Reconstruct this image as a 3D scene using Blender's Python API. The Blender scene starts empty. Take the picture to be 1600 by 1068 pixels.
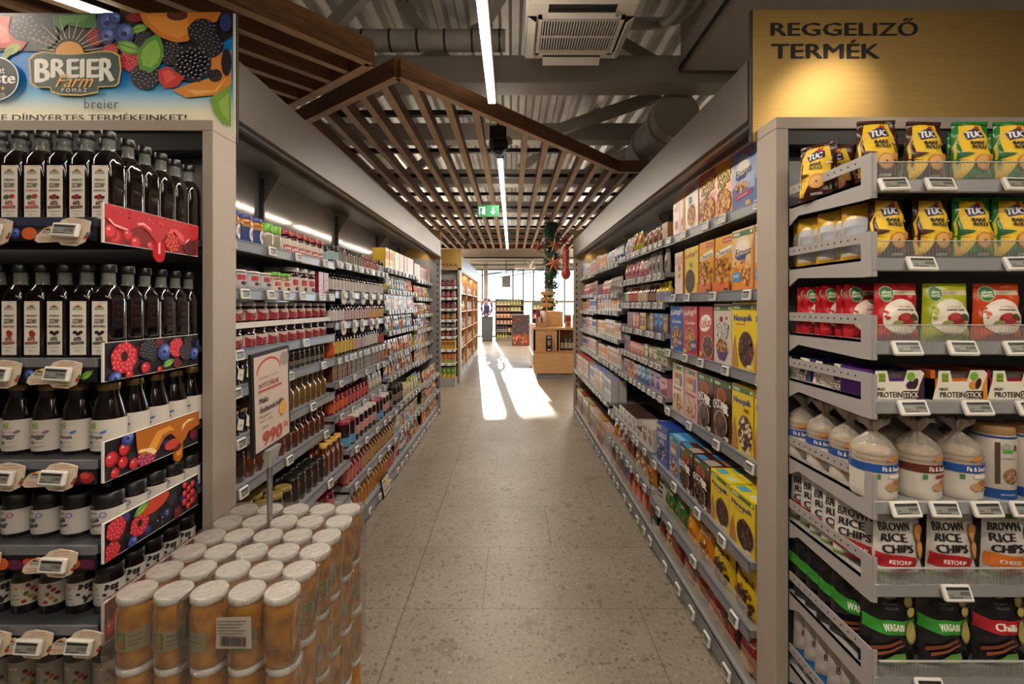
import bpy, math, random
from mathutils import Vector, Matrix, geometry
R = random.Random(7)
PI = math.pi
SC = bpy.context.scene
COL = SC.collection

# ---------------------------------------------------------------- camera, world, sun, exposure
EYE = 1.55
FPX = 711.0
cam = bpy.data.objects.new('camera', bpy.data.cameras.new('camera'))
COL.objects.link(cam)
cam.location = (0, 0, EYE)
cam.rotation_euler = (PI / 2, 0, 0)
cam.data.sensor_width = 36
cam.data.lens = 36 * FPX / 1600
cam.data.shift_y = -58 / 1600
cam.data.clip_start = .05
SC.camera = cam

SC.view_settings.view_transform = 'Standard'
SC.view_settings.look = 'None'
SC.view_settings.gamma = 1
SC.view_settings.exposure = 0.3
SC.cycles.max_bounces = 6
SC.cycles.diffuse_bounces = 3
SC.cycles.glossy_bounces = 3
SC.cycles.transmission_bounces = 4
SC.cycles.transparent_max_bounces = 12
SC.cycles.caustics_reflective = False
SC.cycles.caustics_refractive = False
SC.cycles.sample_clamp_indirect = 4

wd = bpy.data.worlds.new('world'); SC.world = wd; wd.use_nodes = True
bg = wd.node_tree.nodes['Background']
bg.inputs[0].default_value = (.86, .93, 1, 1); bg.inputs[1].default_value = 9.0

sun = bpy.data.objects.new('sun', bpy.data.lights.new('sun', 'SUN')); COL.objects.link(sun)
sun.data.energy = 16; sun.data.angle = .009; sun.data.color = (1, .88, .7)
SUN_EL = math.radians(11.6)
sd = Vector((.087 * math.cos(SUN_EL), -math.cos(SUN_EL), -math.sin(SUN_EL)))
sun.rotation_euler = sd.to_track_quat('-Z', 'Y').to_euler()

# strengths of the shop's lamps and the added fills (watts / emission)
P_AISLE = 11.5      # one metre of suspended LED line
P_SHELF = 2.4       # one metre of shelf canopy LED
P_SPOT = 14.0

# ---------------------------------------------------------------- materials
def lin(c):
    c /= 255.0
    return c / 12.92 if c <= .04045 else ((c + .055) / 1.055) ** 2.4
def rgb(h):
    h = h.lstrip('#')
    return tuple(lin(int(h[i:i + 2], 16)) for i in (0, 2, 4)) + (1,)
_M = {}
def M(h, rough=.45, metal=0.0, coat=0.0, emit=0.0, spec=.5, name=None):
    key = (h, rough, metal, coat, emit, spec)
    if key in _M: return _M[key]
    m = bpy.data.materials.new(name or 'paint_' + h.lstrip('#')); m.use_nodes = True
    b = m.node_tree.nodes['Principled BSDF']
    b.inputs['Base Color'].default_value = rgb(h)
    b.inputs['Roughness'].default_value = rough
    b.inputs['Metallic'].default_value = metal
    b.inputs['Specular IOR Level'].default_value = spec
    if coat:
        b.inputs['Coat Weight'].default_value = coat; b.inputs['Coat Roughness'].default_value = .08
    if emit:
        b.inputs['Emission Color'].default_value = rgb(h); b.inputs['Emission Strength'].default_value = emit
    _M[key] = m
    return m
def ink(h): return M(h, .5)
class NT:
    """tiny helper for node materials"""
    def __init__(s, name):
        s.m = bpy.data.materials.new(name); s.m.use_nodes = True
        s.t = s.m.node_tree; s.b = s.t.nodes['Principled BSDF']; s.out = s.t.nodes['Material Output']
    def n(s, typ, **kw):
        nd = s.t.nodes.new(typ)
        for k, v in kw.items():
            if k in nd.inputs: s.set(nd.inputs[k], v)
            else: setattr(nd, k, v)
        return nd
    def set(s, sock, v):
        if isinstance(v, bpy.types.NodeSocket): s.t.links.new(v, sock)
        else: sock.default_value = v
    def math(s, op, a, b=None, c=None):
        nd = s.t.nodes.new('ShaderNodeMath'); nd.operation = op
        s.set(nd.inputs[0], a)
        if b is not None: s.set(nd.inputs[1], b)
        if c is not None: s.set(nd.inputs[2], c)
        return nd.outputs[0]
    def ramp(s, fac, stops):
        nd = s.t.nodes.new('ShaderNodeValToRGB'); cr = nd.color_ramp
        while len(cr.elements) < len(stops): cr.elements.new(.5)
        for e, (p, c) in zip(cr.elements, stops): e.position = p; e.color = c if not isinstance(c, str) else rgb(c)
        s.set(nd.inputs[0], fac); return nd.outputs[0]
    def mix(s, fac, a, b, mode='MIX'):
        nd = s.t.nodes.new('ShaderNodeMix'); nd.data_type = 'RGBA'; nd.blend_type = mode
        s.set(nd.inputs[0], fac); s.set(nd.inputs[6], a); s.set(nd.inputs[7], b)
        return nd.outputs[2]
    def pos(s):
        return s.n('ShaderNodeNewGeometry').outputs['Position']
    def noise(s, vec, scale, detail=4, rough=.5):
        nd = s.n('ShaderNodeTexNoise'); s.set(nd.inputs['Vector'], vec)
        nd.inputs['Scale'].default_value = scale; nd.inputs['Detail'].default_value = detail; nd.inputs['Roughness'].default_value = rough
        return nd.outputs['Fac']
    def mapped(s, vec, scale):
        nd = s.n('ShaderNodeMapping'); s.set(nd.inputs['Vector'], vec); nd.inputs['Scale'].default_value = scale
        return nd.outputs[0]
    def base(s, c, rough=.5, metal=0):
        s.set(s.b.inputs['Base Color'], c); s.set(s.b.inputs['Roughness'], rough); s.b.inputs['Metallic'].default_value = metal
    def bump(s, h, strength=.2, dist=.01):
        nd = s.n('ShaderNodeBump'); nd.inputs['Strength'].default_value = strength; nd.inputs['Distance'].default_value = dist
        s.set(nd.inputs['Height'], h); s.t.links.new(nd.outputs[0], s.b.inputs['Normal'])
def wood(name, c1, c2, scale=(3, 3, 30), rough=.5):
    k = NT(name)
    tc = k.n('ShaderNodeTexCoord').outputs['Object']
    f = k.noise(k.mapped(tc, scale), 3, 5, .6)
    k.base(k.ramp(f, [(.3, c1), (.7, c2)]), rough)
    return k.m
def paint(name, h, rough=.5, metal=0, amt=.08, sc=6):
    k = NT(name); c = rgb(h)
    f = k.noise(k.pos(), sc, 5)
    lo = tuple(x * (1 - amt) for x in c[:3]) + (1,); hi = tuple(min(1, x * (1 + amt)) for x in c[:3]) + (1,)
    k.base(k.ramp(f, [(.3, lo), (.7, hi)]), rough, metal)
    return k.m
def clearmat(name, tint, gloss=.12, rough=.05, op=0.0, opc='#ffffff', bump=0.0, bscale=30):
    """see-through film or glass: transparent + a little gloss (+ a little milky diffuse)"""
    k = NT(name); t = k.t; t.nodes.remove(k.b)
    tr = k.n('ShaderNodeBsdfTransparent'); tr.inputs[0].default_value = rgb(tint)
    gl = k.n('ShaderNodeBsdfGlossy'); gl.inputs['Roughness'].default_value = rough
    fr = k.n('ShaderNodeLayerWeight'); fr.inputs[0].default_value = gloss
    if bump:
        bp = k.n('ShaderNodeBump'); bp.inputs['Strength'].default_value = bump; bp.inputs['Distance'].default_value = .01
        k.set(bp.inputs['Height'], k.noise(k.pos(), bscale, 3, .6))
        t.links.new(bp.outputs[0], gl.inputs['Normal']); t.links.new(bp.outputs[0], fr.inputs['Normal'])
    mx = k.n('ShaderNodeMixShader'); t.links.new(fr.outputs['Facing' if bump else 'Fresnel'], mx.inputs[0])
    t.links.new(tr.outputs[0], mx.inputs[1]); t.links.new(gl.outputs[0], mx.inputs[2])
    o = mx.outputs[0]
    if op:
        df = k.n('ShaderNodeBsdfDiffuse'); df.inputs[0].default_value = rgb(opc)
        m2 = k.n('ShaderNodeMixShader'); m2.inputs[0].default_value = op
        t.links.new(o, m2.inputs[1]); t.links.new(df.outputs[0], m2.inputs[2]); o = m2.outputs[0]
    t.links.new(o, k.out.inputs[0])
    return k.m
GLASS = clearmat('clear_glass', '#f4f8f8', .1, .02)
BOTTLEGLASS = clearmat('bottle_glass', '#e4e6e2', .25, .05, .16, '#cfd2ce')  # milky diffuse stands in for bright reflections in the bottle necks
ACRYLIC = clearmat('clear_acrylic', '#f6f6f5', .12, .08, .07, '#f2f2f0')
FILM = clearmat('shrink_film', '#f7f5f2', .22, .16, .02, '#d8d4ce', .6, 38)
RISER = clearmat('clear_riser', '#fafaf8', .02, .25, .16, '#eceae6')
STEEL = paint('grey_shelf_paint', '#9a9b9c', .38, .25, .04)
RAIL = paint('grey_rail_paint', '#84868c', .33, .35, .04)
TAUPE = paint('taupe_lacquer', '#a3978b', .5, 0, .03)
BACKP = paint('grey_back_panel', '#8f8e8c', .13, .45, .03)
DARKP = paint('charcoal_paint', '#2b2b2c', .5, 0, .08)
BLACK = M('#0c0c0d', .45)
WHITE = M('#e9e7e2', .45)

# ---------------------------------------------------------------- mesh builder
class MB:
    def __init__(s): s.v = []; s.f = []; s.mi = []; s.sm = []; s.mats = []; s.mk = {}
    def m(s, mat):
        k = mat.name
        if k not in s.mk: s.mk[k] = len(s.mats); s.mats.append(mat)
        return s.mk[k]
    def add(s, vs, fs, mat, smooth=False):
        o = len(s.v); s.v += [tuple(p) for p in vs]; i = s.m(mat)
        for f in fs: s.f.append([a + o for a in f]); s.mi.append(i); s.sm.append(smooth)
        return s
    def box(s, x0, y0, z0, x1, y1, z1, mat, bev=0):
        x0, x1 = min(x0, x1), max(x0, x1); y0, y1 = min(y0, y1), max(y0, y1); z0, z1 = min(z0, z1), max(z0, z1)
        if bev:
            b = min(bev, (x1 - x0) * .45, (y1 - y0) * .45, (z1 - z0) * .45)
            vs = []
            for z, ins in ((z0, b), (z0 + b, 0), (z1 - b, 0), (z1, b)):
                for (px, py, dx, dy) in ((x0, y0, 1, 0), (x1, y0, -1, 0), (x1, y0, 0, 1), (x1, y1, 0, -1), (x1, y1, -1, 0), (x0, y1, 1, 0), (x0, y1, 0, -1), (x0, y0, 0, 1)):
                    qx, qy = px + dx * b, py + dy * b
                    cx, cy = (x0 + x1) / 2, (y0 + y1) / 2
                    if ins:
                        qx = min(max(qx, x0 + b), x1 - b); qy = min(max(qy, y0 + b), y1 - b)
                    vs.append((qx, qy, z))
            fs = [list(range(7, -1, -1)), list(range(24, 32))]
            for k in range(3):
                for i in range(8):
                    j = (i + 1) % 8; fs.append([k * 8 + i, k * 8 + j, k * 8 + 8 + j, k * 8 + 8 + i])
            return s.add(vs, fs, mat)
        vs = [(x0, y0, z0), (x1, y0, z0), (x1, y1, z0), (x0, y1, z0), (x0, y0, z1), (x1, y0, z1), (x1, y1, z1), (x0, y1, z1)]
        return s.add(vs, [(3, 2, 1, 0), (4, 5, 6, 7), (0, 1, 5, 4), (1, 2, 6, 5), (2, 3, 7, 6), (3, 0, 4, 7)], mat)
    def quad(s, a, b, c, d, mat): return s.add([a, b, c, d], [(0, 1, 2, 3)], mat)
    def loft(s, loops, mat, cap0=True, cap1=True, smooth=True):
        n = len(loops[0]); vs = [p for l in loops for p in l]; fs = []
        for k in range(len(loops) - 1):
            for i in range(n):
                j = (i + 1) % n; fs.append((k * n + i, k * n + j, (k + 1) * n + j, (k + 1) * n + i))
        s.add(vs, fs, mat, smooth)
        if cap0: s.add(loops[0], [list(range(n - 1, -1, -1))], mat)
        if cap1: s.add(loops[-1], [list(range(n))], mat)
        return s
    def lathe(s, prof, mat, n=18, cx=0, cy=0, cap0=True, cap1=True, smooth=True):
        return s.loft([[(cx + r * math.cos(2 * PI * i / n), cy + r * math.sin(2 * PI * i / n), z) for i in range(n)] for r, z in prof], mat, cap0, cap1, smooth)
    def sq(s, prof, mat, n=20, ex=.28, cap0=True, cap1=True):
        """rounded-square section: prof = (half width, z, squareness 0..1)"""
        loops = []
        for h, z, q in prof:
            lp = []
            for i in range(n):
                a = 2 * PI * (i + .5) / n; c, d = math.cos(a), math.sin(a)
                p = 2 + 8 * q
                rr = (abs(c) ** p + abs(d) ** p) ** (-1 / p)
                lp.append((h * rr * c, h * rr * d, z))
            loops.append(lp)
        return s.loft(loops, mat, cap0, cap1)
    def prism(s, poly, a0, a1, mat, axis='y'):
        """extrude a 2-D outline (u,v): axis y -> (u, a, v); axis x -> (a, u, v); axis z -> (u, v, a)"""
        mp = {'y': lambda u, v, a: (u, a, v), 'x': lambda u, v, a: (a, u, v), 'z': lambda u, v, a: (u, v, a)}[axis]
        n = len(poly); tri = geometry.tessellate_polygon([[Vector((u, v, 0)) for u, v in poly]])
        vs = [mp(u, v, a0) for u, v in poly] + [mp(u, v, a1) for u, v in poly]
        fs = [tuple(t) for t in tri] + [tuple(n + i for i in t) for t in tri] + [(i, (i + 1) % n, n + (i + 1) % n, n + i) for i in range(n)]
        return s.add(vs, fs, mat)
    def bar(s, p, q, w, h, mat, up=(0, 0, 1)):
        p, q = Vector(p), Vector(q); d = (q - p).normalized(); u = Vector(up)
        sx = d.cross(u)
        if sx.length < 1e-4: sx = d.cross(Vector((1, 0, 0)))
        sx.normalize(); uy = sx.cross(d)
        c = [sx * (i * w / 2) + uy * (j * h / 2) for i, j in ((-1, -1), (1, -1), (1, 1), (-1, 1))]
        vs = [p + k for k in c] + [q + k for k in c]
        return s.add(vs, [(3, 2, 1, 0), (4, 5, 6, 7), (0, 1, 5, 4), (1, 2, 6, 5), (2, 3, 7, 6), (3, 0, 4, 7)], mat)
    def tube(s, pts, r, mat, n=10, cap=True):
        pts = [Vector(p) for p in pts]; loops = []
        ref = Vector((0, 0, 1))
        for i, p in enumerate(pts):
            d = (pts[min(i + 1, len(pts) - 1)] - pts[max(i - 1, 0)]).normalized()
            a = d.cross(ref)
            if a.length < .05: a = d.cross(Vector((1, 0, 0)))
            a.normalize(); b = a.cross(d)
            rr = r[i] if isinstance(r, (list, tuple)) else r
            loops.append([p + (a * math.cos(2 * PI * k / n) + b * math.sin(2 * PI * k / n)) * rr for k in range(n)])
        return s.loft(loops, mat, cap, cap)
    def sphere(s, c, r, mat, n=12, m=8, sz=1.0):
        prof = [(max(1e-4, r * math.sin(PI * k / m)), c[2] - r * sz * math.cos(PI * k / m)) for k in range(m + 1)]
        return s.lathe(prof, mat, n, c[0], c[1])
    def mesh(s, name):
        me = bpy.data.meshes.new(name)
        me.from_pydata(s.v, [], s.f)
        for mt in s.mats: me.materials.append(mt)
        me.polygons.foreach_set('material_index', s.mi)
        me.polygons.foreach_set('use_smooth', s.sm)
        me.update()
        return me

_TX = {}
def glyphs(s, bold=0.0, shear=0.0, spacing=1.0):
    k = (s, bold, shear, spacing)
    if k in _TX: return _TX[k]
    cu = bpy.data.curves.new('lettering', 'FONT'); cu.body = s; cu.resolution_u = 2; cu.offset = bold; cu.shear = shear; cu.space_character = spacing
    ob = bpy.data.objects.new('lettering', cu)
    me = bpy.data.meshes.new_from_object(ob)
    v = [(p.co.x, p.co.y) for p in me.vertices]; f = [tuple(p.vertices) for p in me.polygons]
    bpy.data.meshes.remove(me); bpy.data.objects.remove(ob); bpy.data.curves.remove(cu)
    xs = [p[0] for p in v] or [0, 1]; ys = [p[1] for p in v] or [0, 1]
    r = (v, f, min(xs), max(xs), min(ys), max(ys)); _TX[k] = r
    return r

def _clip(poly, ax, lim, keep_less):
    out = []
    for i in range(len(poly)):
        a, b = poly[i], poly[(i + 1) % len(poly)]
        ia = (a[ax] <= lim) if keep_less else (a[ax] >= lim); ib = (b[ax] <= lim) if keep_less else (b[ax] >= lim)
        if ia: out.append(a)
        if ia != ib:
            t = (lim - a[ax]) / (b[ax] - a[ax]); out.append((a[0] + t * (b[0] - a[0]), a[1] + t * (b[1] - a[1])))
    return out
class Art:
    """flat printed shapes laid on a surface: mp(u, v, lift) gives the 3-D point"""
    def __init__(s, mb, mp, cell=None, e=.00012): s.mb = mb; s.mp = mp; s.c = cell; s.e = e; s.l = 1; s.box = None
    def _put(s, polys, mat):
        vs = []; fs = []
        for p in polys:
            if s.box:                                            # keep the print inside its board
                for ax, lim, less in ((0, s.box[0], False), (0, s.box[2], True), (1, s.box[1], False), (1, s.box[3], True)):
                    if p: p = _clip(p, ax, lim, less)
                if len(p) < 3: continue
            o = len(vs); vs += [s.mp(u, v, s.l * s.e) for u, v in p]; fs.append(tuple(range(o, o + len(p))))
        s.mb.add(vs, fs, mat); s.l += 1
        return s
    def poly(s, pts, mat):
        tri = geometry.tessellate_polygon([[Vector((u, v, 0)) for u, v in pts]])
        ps = []
        for t in tri:
            p = [pts[i] for i in t]
            ar = sum(p[i][0] * p[(i + 1) % 3][1] - p[(i + 1) % 3][0] * p[i][1] for i in range(3))
            ps.append(p if ar > 0 else p[::-1])
        return s._put(s._cells(ps) if s.c else ps, mat)
    def _cells(s, ps):
        for ax in (0, 1):
            nx = []
            for p in ps:
                lo = min(q[ax] for q in p); hi = max(q[ax] for q in p); k = math.floor(lo / s.c)
                if hi - lo < s.c * .6: nx.append(p); continue
                while k * s.c < hi:
                    q = _clip(_clip(p, ax, k * s.c, False), ax, (k + 1) * s.c, True) if p else []
                    if len(q) >= 3: nx.append(q)
                    k += 1
            ps = nx
        return ps
    def rect(s, u0, v0, u1, v1, mat): return s.poly([(u0, v0), (u1, v0), (u1, v1), (u0, v1)], mat)
    def ell(s, cu, cv, ru, rv, mat, n=14, rot=0):
        c, d = math.cos(rot), math.sin(rot)
        pts = [(ru * math.cos(2 * PI * i / n), rv * math.sin(2 * PI * i / n)) for i in range(n)]
        return s.poly([(cu + x * c - y * d, cv + x * d + y * c) for x, y in pts], mat)
    def dots(s, spec, mat, n=7):
        """many small ellipses on one layer: (u, v, ru, rv, rot)"""
        ps = []
        for cu, cv, ru, rv, rot in spec:
            c, d = math.cos(rot), math.sin(rot)
            ps.append([(cu + ru * math.cos(2 * PI * i / n) * c - rv * math.sin(2 * PI * i / n) * d, cv + ru * math.cos(2 * PI * i / n) * d + rv * math.sin(2 * PI * i / n) * c) for i in range(n)])
        return s._put(ps, mat)
    def text(s, t, cu, cv, w, h, mat, rot=0, bold=0.0, shear=0.0, spacing=1.0):
        v, f, x0, x1, y0, y1 = glyphs(t, 0.0, shear, spacing)
        if not f: return s
        nb = 0 if not bold else max(1, math.ceil(bold / .022))
        if w is None: w = h * (x1 - x0) / (y1 - y0)
        kx, ky = w / max(x1 - x0, 1e-6), h / max(y1 - y0, 1e-6); c, d = math.cos(rot), math.sin(rot)
        for off in [bold * (2 * i / max(1, nb) - 1) for i in range(nb + 1)]:        # a heavier weight is the same letter printed again, a hair apart
            pl = []
            for x, y in v:
                a, b = (x - (x0 + x1) / 2 + off) * kx, (y - (y0 + y1) / 2 + off * .4) * ky
                pl.append((cu + a * c - b * d, cv + a * d + b * c))
            if s.c: s._put(s._cells([[pl[i] for i in q] for q in f]), mat)
            else: s.mb.add([s.mp(p[0], p[1], s.l * s.e) for p in pl], f, mat); s.l += 1
        return s
    def scatter(s, cu, cv, ru, rv, mats, n, size, rng=R, asp=.8):
        sp = {m.name: [] for m in mats}; mm = {m.name: m for m in mats}
        for i in range(n):
            a = rng.random() * 2 * PI; q = math.sqrt(rng.random())
            m = rng.choice(mats); z = size * rng.uniform(.7, 1.2)
            sp[m.name].append((cu + ru * q * math.cos(a), cv + rv * q * math.sin(a), z, z * asp, rng.random() * PI))
        for k, l in sp.items():
            if l: s.dots(l, mm[k])
        return s
def front(y): return lambda u, v, l: (u, y - l, v)
def topmap(z): return lambda u, v, l: (u, v, z + l)
def sidep(x, sgn=1): return lambda u, v, l: (x + sgn * l, u * sgn, v)      # plane facing +x (sgn 1) or -x
def cyl(r): return lambda u, v, l: ((r + l) * math.sin(u / r), -(r + l) * math.cos(u / r), v)

# ---------------------------------------------------------------- objects
def tag(o, label=None, cat=None, group=None, kind=None):
    if label: o['label'] = label
    if cat: o['category'] = cat
    if group: o['group'] = group
    if kind: o['kind'] = kind
    return o
def new(name, me, parent=None, loc=(0, 0, 0), rz=0):
    o = bpy.data.objects.new(name, me); COL.objects.link(o); o.location = loc
    if rz: o.rotation_euler = (0, 0, rz)
    if parent: o.parent = parent
    return o
def obj(name, mb, parent=None, loc=(0, 0, 0), rz=0): return new(name, mb.mesh(name), parent, loc, rz)
def wobj(name, mb, parent):
    """a part modelled in world coordinates under an unrotated Empty"""
    return obj(name, mb, parent, -parent.location)
def thing(name, label, cat, loc=(0, 0, 0), rz=0, group=None):
    o = bpy.data.objects.new(name, None); COL.objects.link(o); o.location = loc; o.rotation_euler = (0, 0, rz); o.empty_display_size = .05
    return tag(o, label, cat, group)
def struct(name, mb): return tag(obj(name, mb), kind='structure')
def dup(o, parent=None):
    c = o.copy(); COL.objects.link(c)
    if parent: c.parent = parent
    for ch in o.children: dup(ch, c)
    return c
def area(name, loc, sx, sy, watts, col, rot=(0, 0, 0), parent=None, spread=PI):
    l = bpy.data.lights.new(name, 'AREA'); l.shape = 'RECTANGLE'; l.size = sx; l.size_y = sy; l.energy = watts; l.color = col; l.spread = spread
    o = bpy.data.objects.new(name, l); COL.objects.link(o); o.location = loc; o.rotation_euler = rot
    if parent: o.parent = parent; o.location = Vector(loc) - parent.location
    return o
ORD = 'first second third fourth fifth sixth seventh eighth ninth tenth eleventh twelfth thirteenth fourteenth fifteenth sixteenth seventeenth eighteenth nineteenth twentieth'.split() + ['twenty-' + w for w in 'first second third fourth fifth sixth seventh eighth ninth'.split()]
class Kind:
    """one sort of product: a body mesh and its parts, shared by all its copies"""
    def __init__(s, name, cat, desc, plural, body, parts, w, d, h):
        s.name, s.cat, s.desc, s.plural, s.w, s.d, s.h = name, cat, desc, plural, w, d, h
        s.me = body.mesh(name); s.parts = [(n, b.mesh(n)) for n, b in parts]; s.proto = None
    def put(s, loc, rz, label, group, parts=True):
        if s.proto is None:
            o = new(s.name, s.me); s.proto = o
            for n, me in s.parts: new(n, me, o)
        else: o = dup(s.proto)
        o.location = loc; o.rotation_euler = (0, 0, rz)
        return tag(o, label, s.cat, group)
# ================================================================ the building
def floor_material():
    k = NT('terrazzo_tiles'); p = k.pos()
    sx = k.n('ShaderNodeSeparateXYZ'); k.set(sx.inputs[0], p); X, Y = sx.outputs[0], sx.outputs[1]
    row = k.math('DIVIDE', k.math('SUBTRACT', Y, 2.325), .585)
    rf = k.math('FLOOR', row)
    off = k.math('MULTIPLY', k.math('MODULO', k.math('ADD', rf, 31.0), 3.0), .4)
    fx = k.math('FRACT', k.math('DIVIDE', k.math('ADD', k.math('SUBTRACT', X, off), 24.55), 1.2))
    fy = k.math('FRACT', row)
    def edge(f, w):
        d = k.math('MINIMUM', f, k.math('SUBTRACT', 1.0, f)); return k.math('LESS_THAN', d, w)
    line = k.math('LESS_THAN', k.math('ABSOLUTE', k.math('ADD', X, .55)), .003)
    seam = k.math('MAXIMUM', k.math('MAXIMUM', edge(fx, .0016), edge(fy, .0032)), line)
    base = k.ramp(k.noise(p, 1.6, 6, .62), [(.28, '#695e52'), (.72, '#968a7b')])
    fine = k.ramp(k.noise(p, 46, 4, .7), [(.3, '#6b6054'), (.66, '#9c9081')])
    c = k.mix(.45, base, fine)
    def chips(scale, lo, hi, col, fac):
        nonlocal c
        v = k.n('ShaderNodeTexVoronoi'); v.inputs['Scale'].default_value = scale; v.inputs['Randomness'].default_value = 1
        wv = k.n('ShaderNodeVectorMath'); wv.operation = 'ADD'
        nz = k.n('ShaderNodeTexNoise'); nz.inputs['Scale'].default_value = scale * 1.3; k.set(nz.inputs['Vector'], p)
        sc = k.n('ShaderNodeVectorMath'); sc.operation = 'SCALE'; sc.inputs[3].default_value = .6 / scale
        k.t.links.new(nz.outputs['Color'], sc.inputs[0]); k.set(wv.inputs[0], p); k.t.links.new(sc.outputs[0], wv.inputs[1])
        k.t.links.new(wv.outputs[0], v.inputs['Vector'])
        r = k.n('ShaderNodeSeparateColor'); k.t.links.new(v.outputs['Color'], r.inputs[0])
        pick = k.math('GREATER_THAN', r.outputs[0], fac)
        near = k.math('LESS_THAN', v.outputs['Distance'], k.math('MULTIPLY', r.outputs[1], hi))
        c = k.mix(k.math('MULTIPLY', k.math('MULTIPLY', pick, near), lo), c, rgb(col))
    chips(8, .55, .5, '#655c52', .84)
    chips(13, .5, .46, '#675e54', .82)
    chips(30, .6, .5, '#5f574d', .78)
    chips(45, .75, .5, '#50463c', .76)
    chips(80, .75, .5, '#4c4239', .78)
    chips(55, .5, .40, '#b4aa9c', .91)
    chips(95, .5, .42, '#b8aea1', .91)
    c = k.mix(k.math('MULTIPLY', seam, .85), c, rgb('#453d36'))
    k.base(c, k.math('ADD', .36, k.math('MULTIPLY', k.noise(p, 5, 4), .12)))
    k.bump(k.math('SUBTRACT', 1.0, seam), .25, .002)
    return k.m
mb = MB(); mb.quad((-8, -4, 0), (8, -4, 0), (8, 26, 0), (-8, 26, 0), floor_material()); struct('floor', mb)

ROOFM = paint('corrugated_roof_metal', '#aaa49a', .4, .3, .25, 2.2)
GREYC = paint('ceiling_grey_paint', '#9a9186', .6, 0, .06)
WALLM = paint('grey_plaster', '#8d8880', .8, 0, .04)
mb = MB(); pts = []
x = -8.0
while x < 8:
    pts += [(x, 4.28), (x + .07, 4.28), (x + .10, 4.20), (x + .17, 4.20)]; x += .2
for a, b in zip(pts, pts[1:]): mb.quad((a[0], -4, a[1]), (b[0], -4, b[1]), (b[0], 22, b[1]), (a[0], 22, a[1]), ROOFM)
mb.box(-8, -4, 4.31, 8, 22.2, 4.4, ROOFM)
struct('ceiling', mb)
mb = MB(); mb.box(-8.2, -4, 0, -8, 22.2, 4.4, WALLM); struct('wall_left', mb)
mb = MB(); mb.box(8, -4, 0, 8.2, 22.2, 4.4, WALLM); struct('wall_right', mb)
mb = MB(); mb.box(-8.2, -4.2, 0, 8.2, -4, 4.4, WALLM); struct('wall_back', mb)
mb = MB(); mb.box(-8.2, 22, 3.28, 8.2, 22.2, 4.4, paint('light_header_plaster', '#d2d0ca', .8)); struct('wall_front', mb)
mb = MB(); mb.box(-30, 22.25, -.06, 30, 60, -.02, paint('outside_paving', '#9a9894', .9)); tag(obj('outside_ground', mb), kind='structure')

# the glazed front
FR = paint('dark_window_frame', '#23272a', .4)
WOODSILL = wood('window_rail_wood', '#8a6238', '#b58a58')
wi = 1
xs = [-8.0, -6.4, -4.9, -3.4, -1.95, -1.45, 0.05, .55, 1.05, 2.55, 4.05, 6.0, 8.0]
for a, b in zip(xs, xs[1:]):
    w = thing('window_%d' % wi, None, None, ((a + b) / 2, 22.1, 0)); w['kind'] = 'structure'; wi += 1
    f = MB(); f.box(a, 22.06, 0, a + .035, 22.16, 3.28, FR); f.box(b - .035, 22.06, 0, b, 22.16, 3.28, FR)
    f.box(a, 22.06, 3.22, b, 22.16, 3.28, FR); f.box(a, 22.06, 0, b, 22.16, .07, FR); wobj('window_frame', f, w)
    f = MB(); f.box(a, 22.03, 1.66, b, 22.2, 1.76, WOODSILL); wobj('wooden_rail', f, w)
    f = MB(); f.box(a + .035, 22.105, .07, b - .035, 22.111, 3.22, GLASS); wobj('glass', f, w)

# steel beams, struts and ducts above the slats
for i, (y0, y1, z0, z1) in enumerate([(3.48, 3.70, 3.25, 3.46), (4.78, 4.95, 3.28, 3.46), (6.4, 6.6, 3.25, 3.46), (8.4, 8.6, 3.25, 3.46), (11.4, 11.7, 3.1, 3.46), (15.4, 15.7, 3.1, 3.46), (18.6, 18.8, 3.3, 3.5)]):
    mb = MB(); mb.box(-8, y0, z0, 8, y1, z1, GREYC, .006); tag(obj('ceiling_beam', mb), kind='structure')
STR = [((.30, 4.5, 3.22), (1.45, 4.5, 3.62)), ((-1.75, 3.9, 3.7), (-1.2, 3.9, 4.3)), ((-1.0, 4.1, 4.25), (-.40, 4.1, 3.5)), ((-1.6, 4.3, 3.4), (-.2, 4.3, 4.2)),
       ((.2, 3.9, 4.2), (1.4, 3.9, 3.5)), ((-.2, 3.1, 3.5), (.3, 2.9, 4.2)), ((-2.6, 2.9, 3.3), (-1.6, 2.9, 4.2)), ((1.2, 6.2, 4.2), (.1, 6.2, 3.4)), ((-1.6, 6.6, 3.4), (-.4, 6.6, 4.2)), ((.6, 7.6, 3.3), (1.8, 7.6, 4.2))]
for p, q in STR:
    mb = MB(); mb.bar(p, q, .1, .1, GREYC); tag(obj('ceiling_beam', mb), kind='structure')
mb = MB(); mb.box(1.26, -2, 3.3, 3.2, 3.40, 3.8, GREYC); mb.box(1.245, -2, 3.29, 1.262, 3.40, 3.33, BLACK)
tag(obj('air_duct', mb), 'square grey air duct running under the roof above the breakfast rack', 'air duct')
DUCT = paint('round_duct_metal', '#a89e92', .5, .1, .06)
mb = MB(); mb.tube([(1.36, 3.75, 3.12), (1.36, 4.55, 3.12), (1.38, 4.75, 3.12)], .19, DUCT, 24)
mb.tube([(1.36, 4.4, 3.12), (1.36, 4.44, 3.12)], .2, DUCT, 24); mb.tube([(1.36, 3.9, 3.12), (1.36, 3.93, 3.12)], .2, DUCT, 24)
mb.tube([(1.38, 4.72, 3.12), (1.2, 5.1, 3.12), (1.15, 5.6, 3.12)], .14, DUCT, 20)
tag(obj('air_duct', mb), 'thick round air duct beside the slatted ceiling over the breakfast rack', 'air duct')
INS = paint('insulated_duct_wrap', '#9b958c', .7, 0, .12, 9)
mb = MB(); mb.tube([(-1.35, 3.36, 3.5), (-.05, 3.36, 3.5)], .075, INS, 16)
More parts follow.
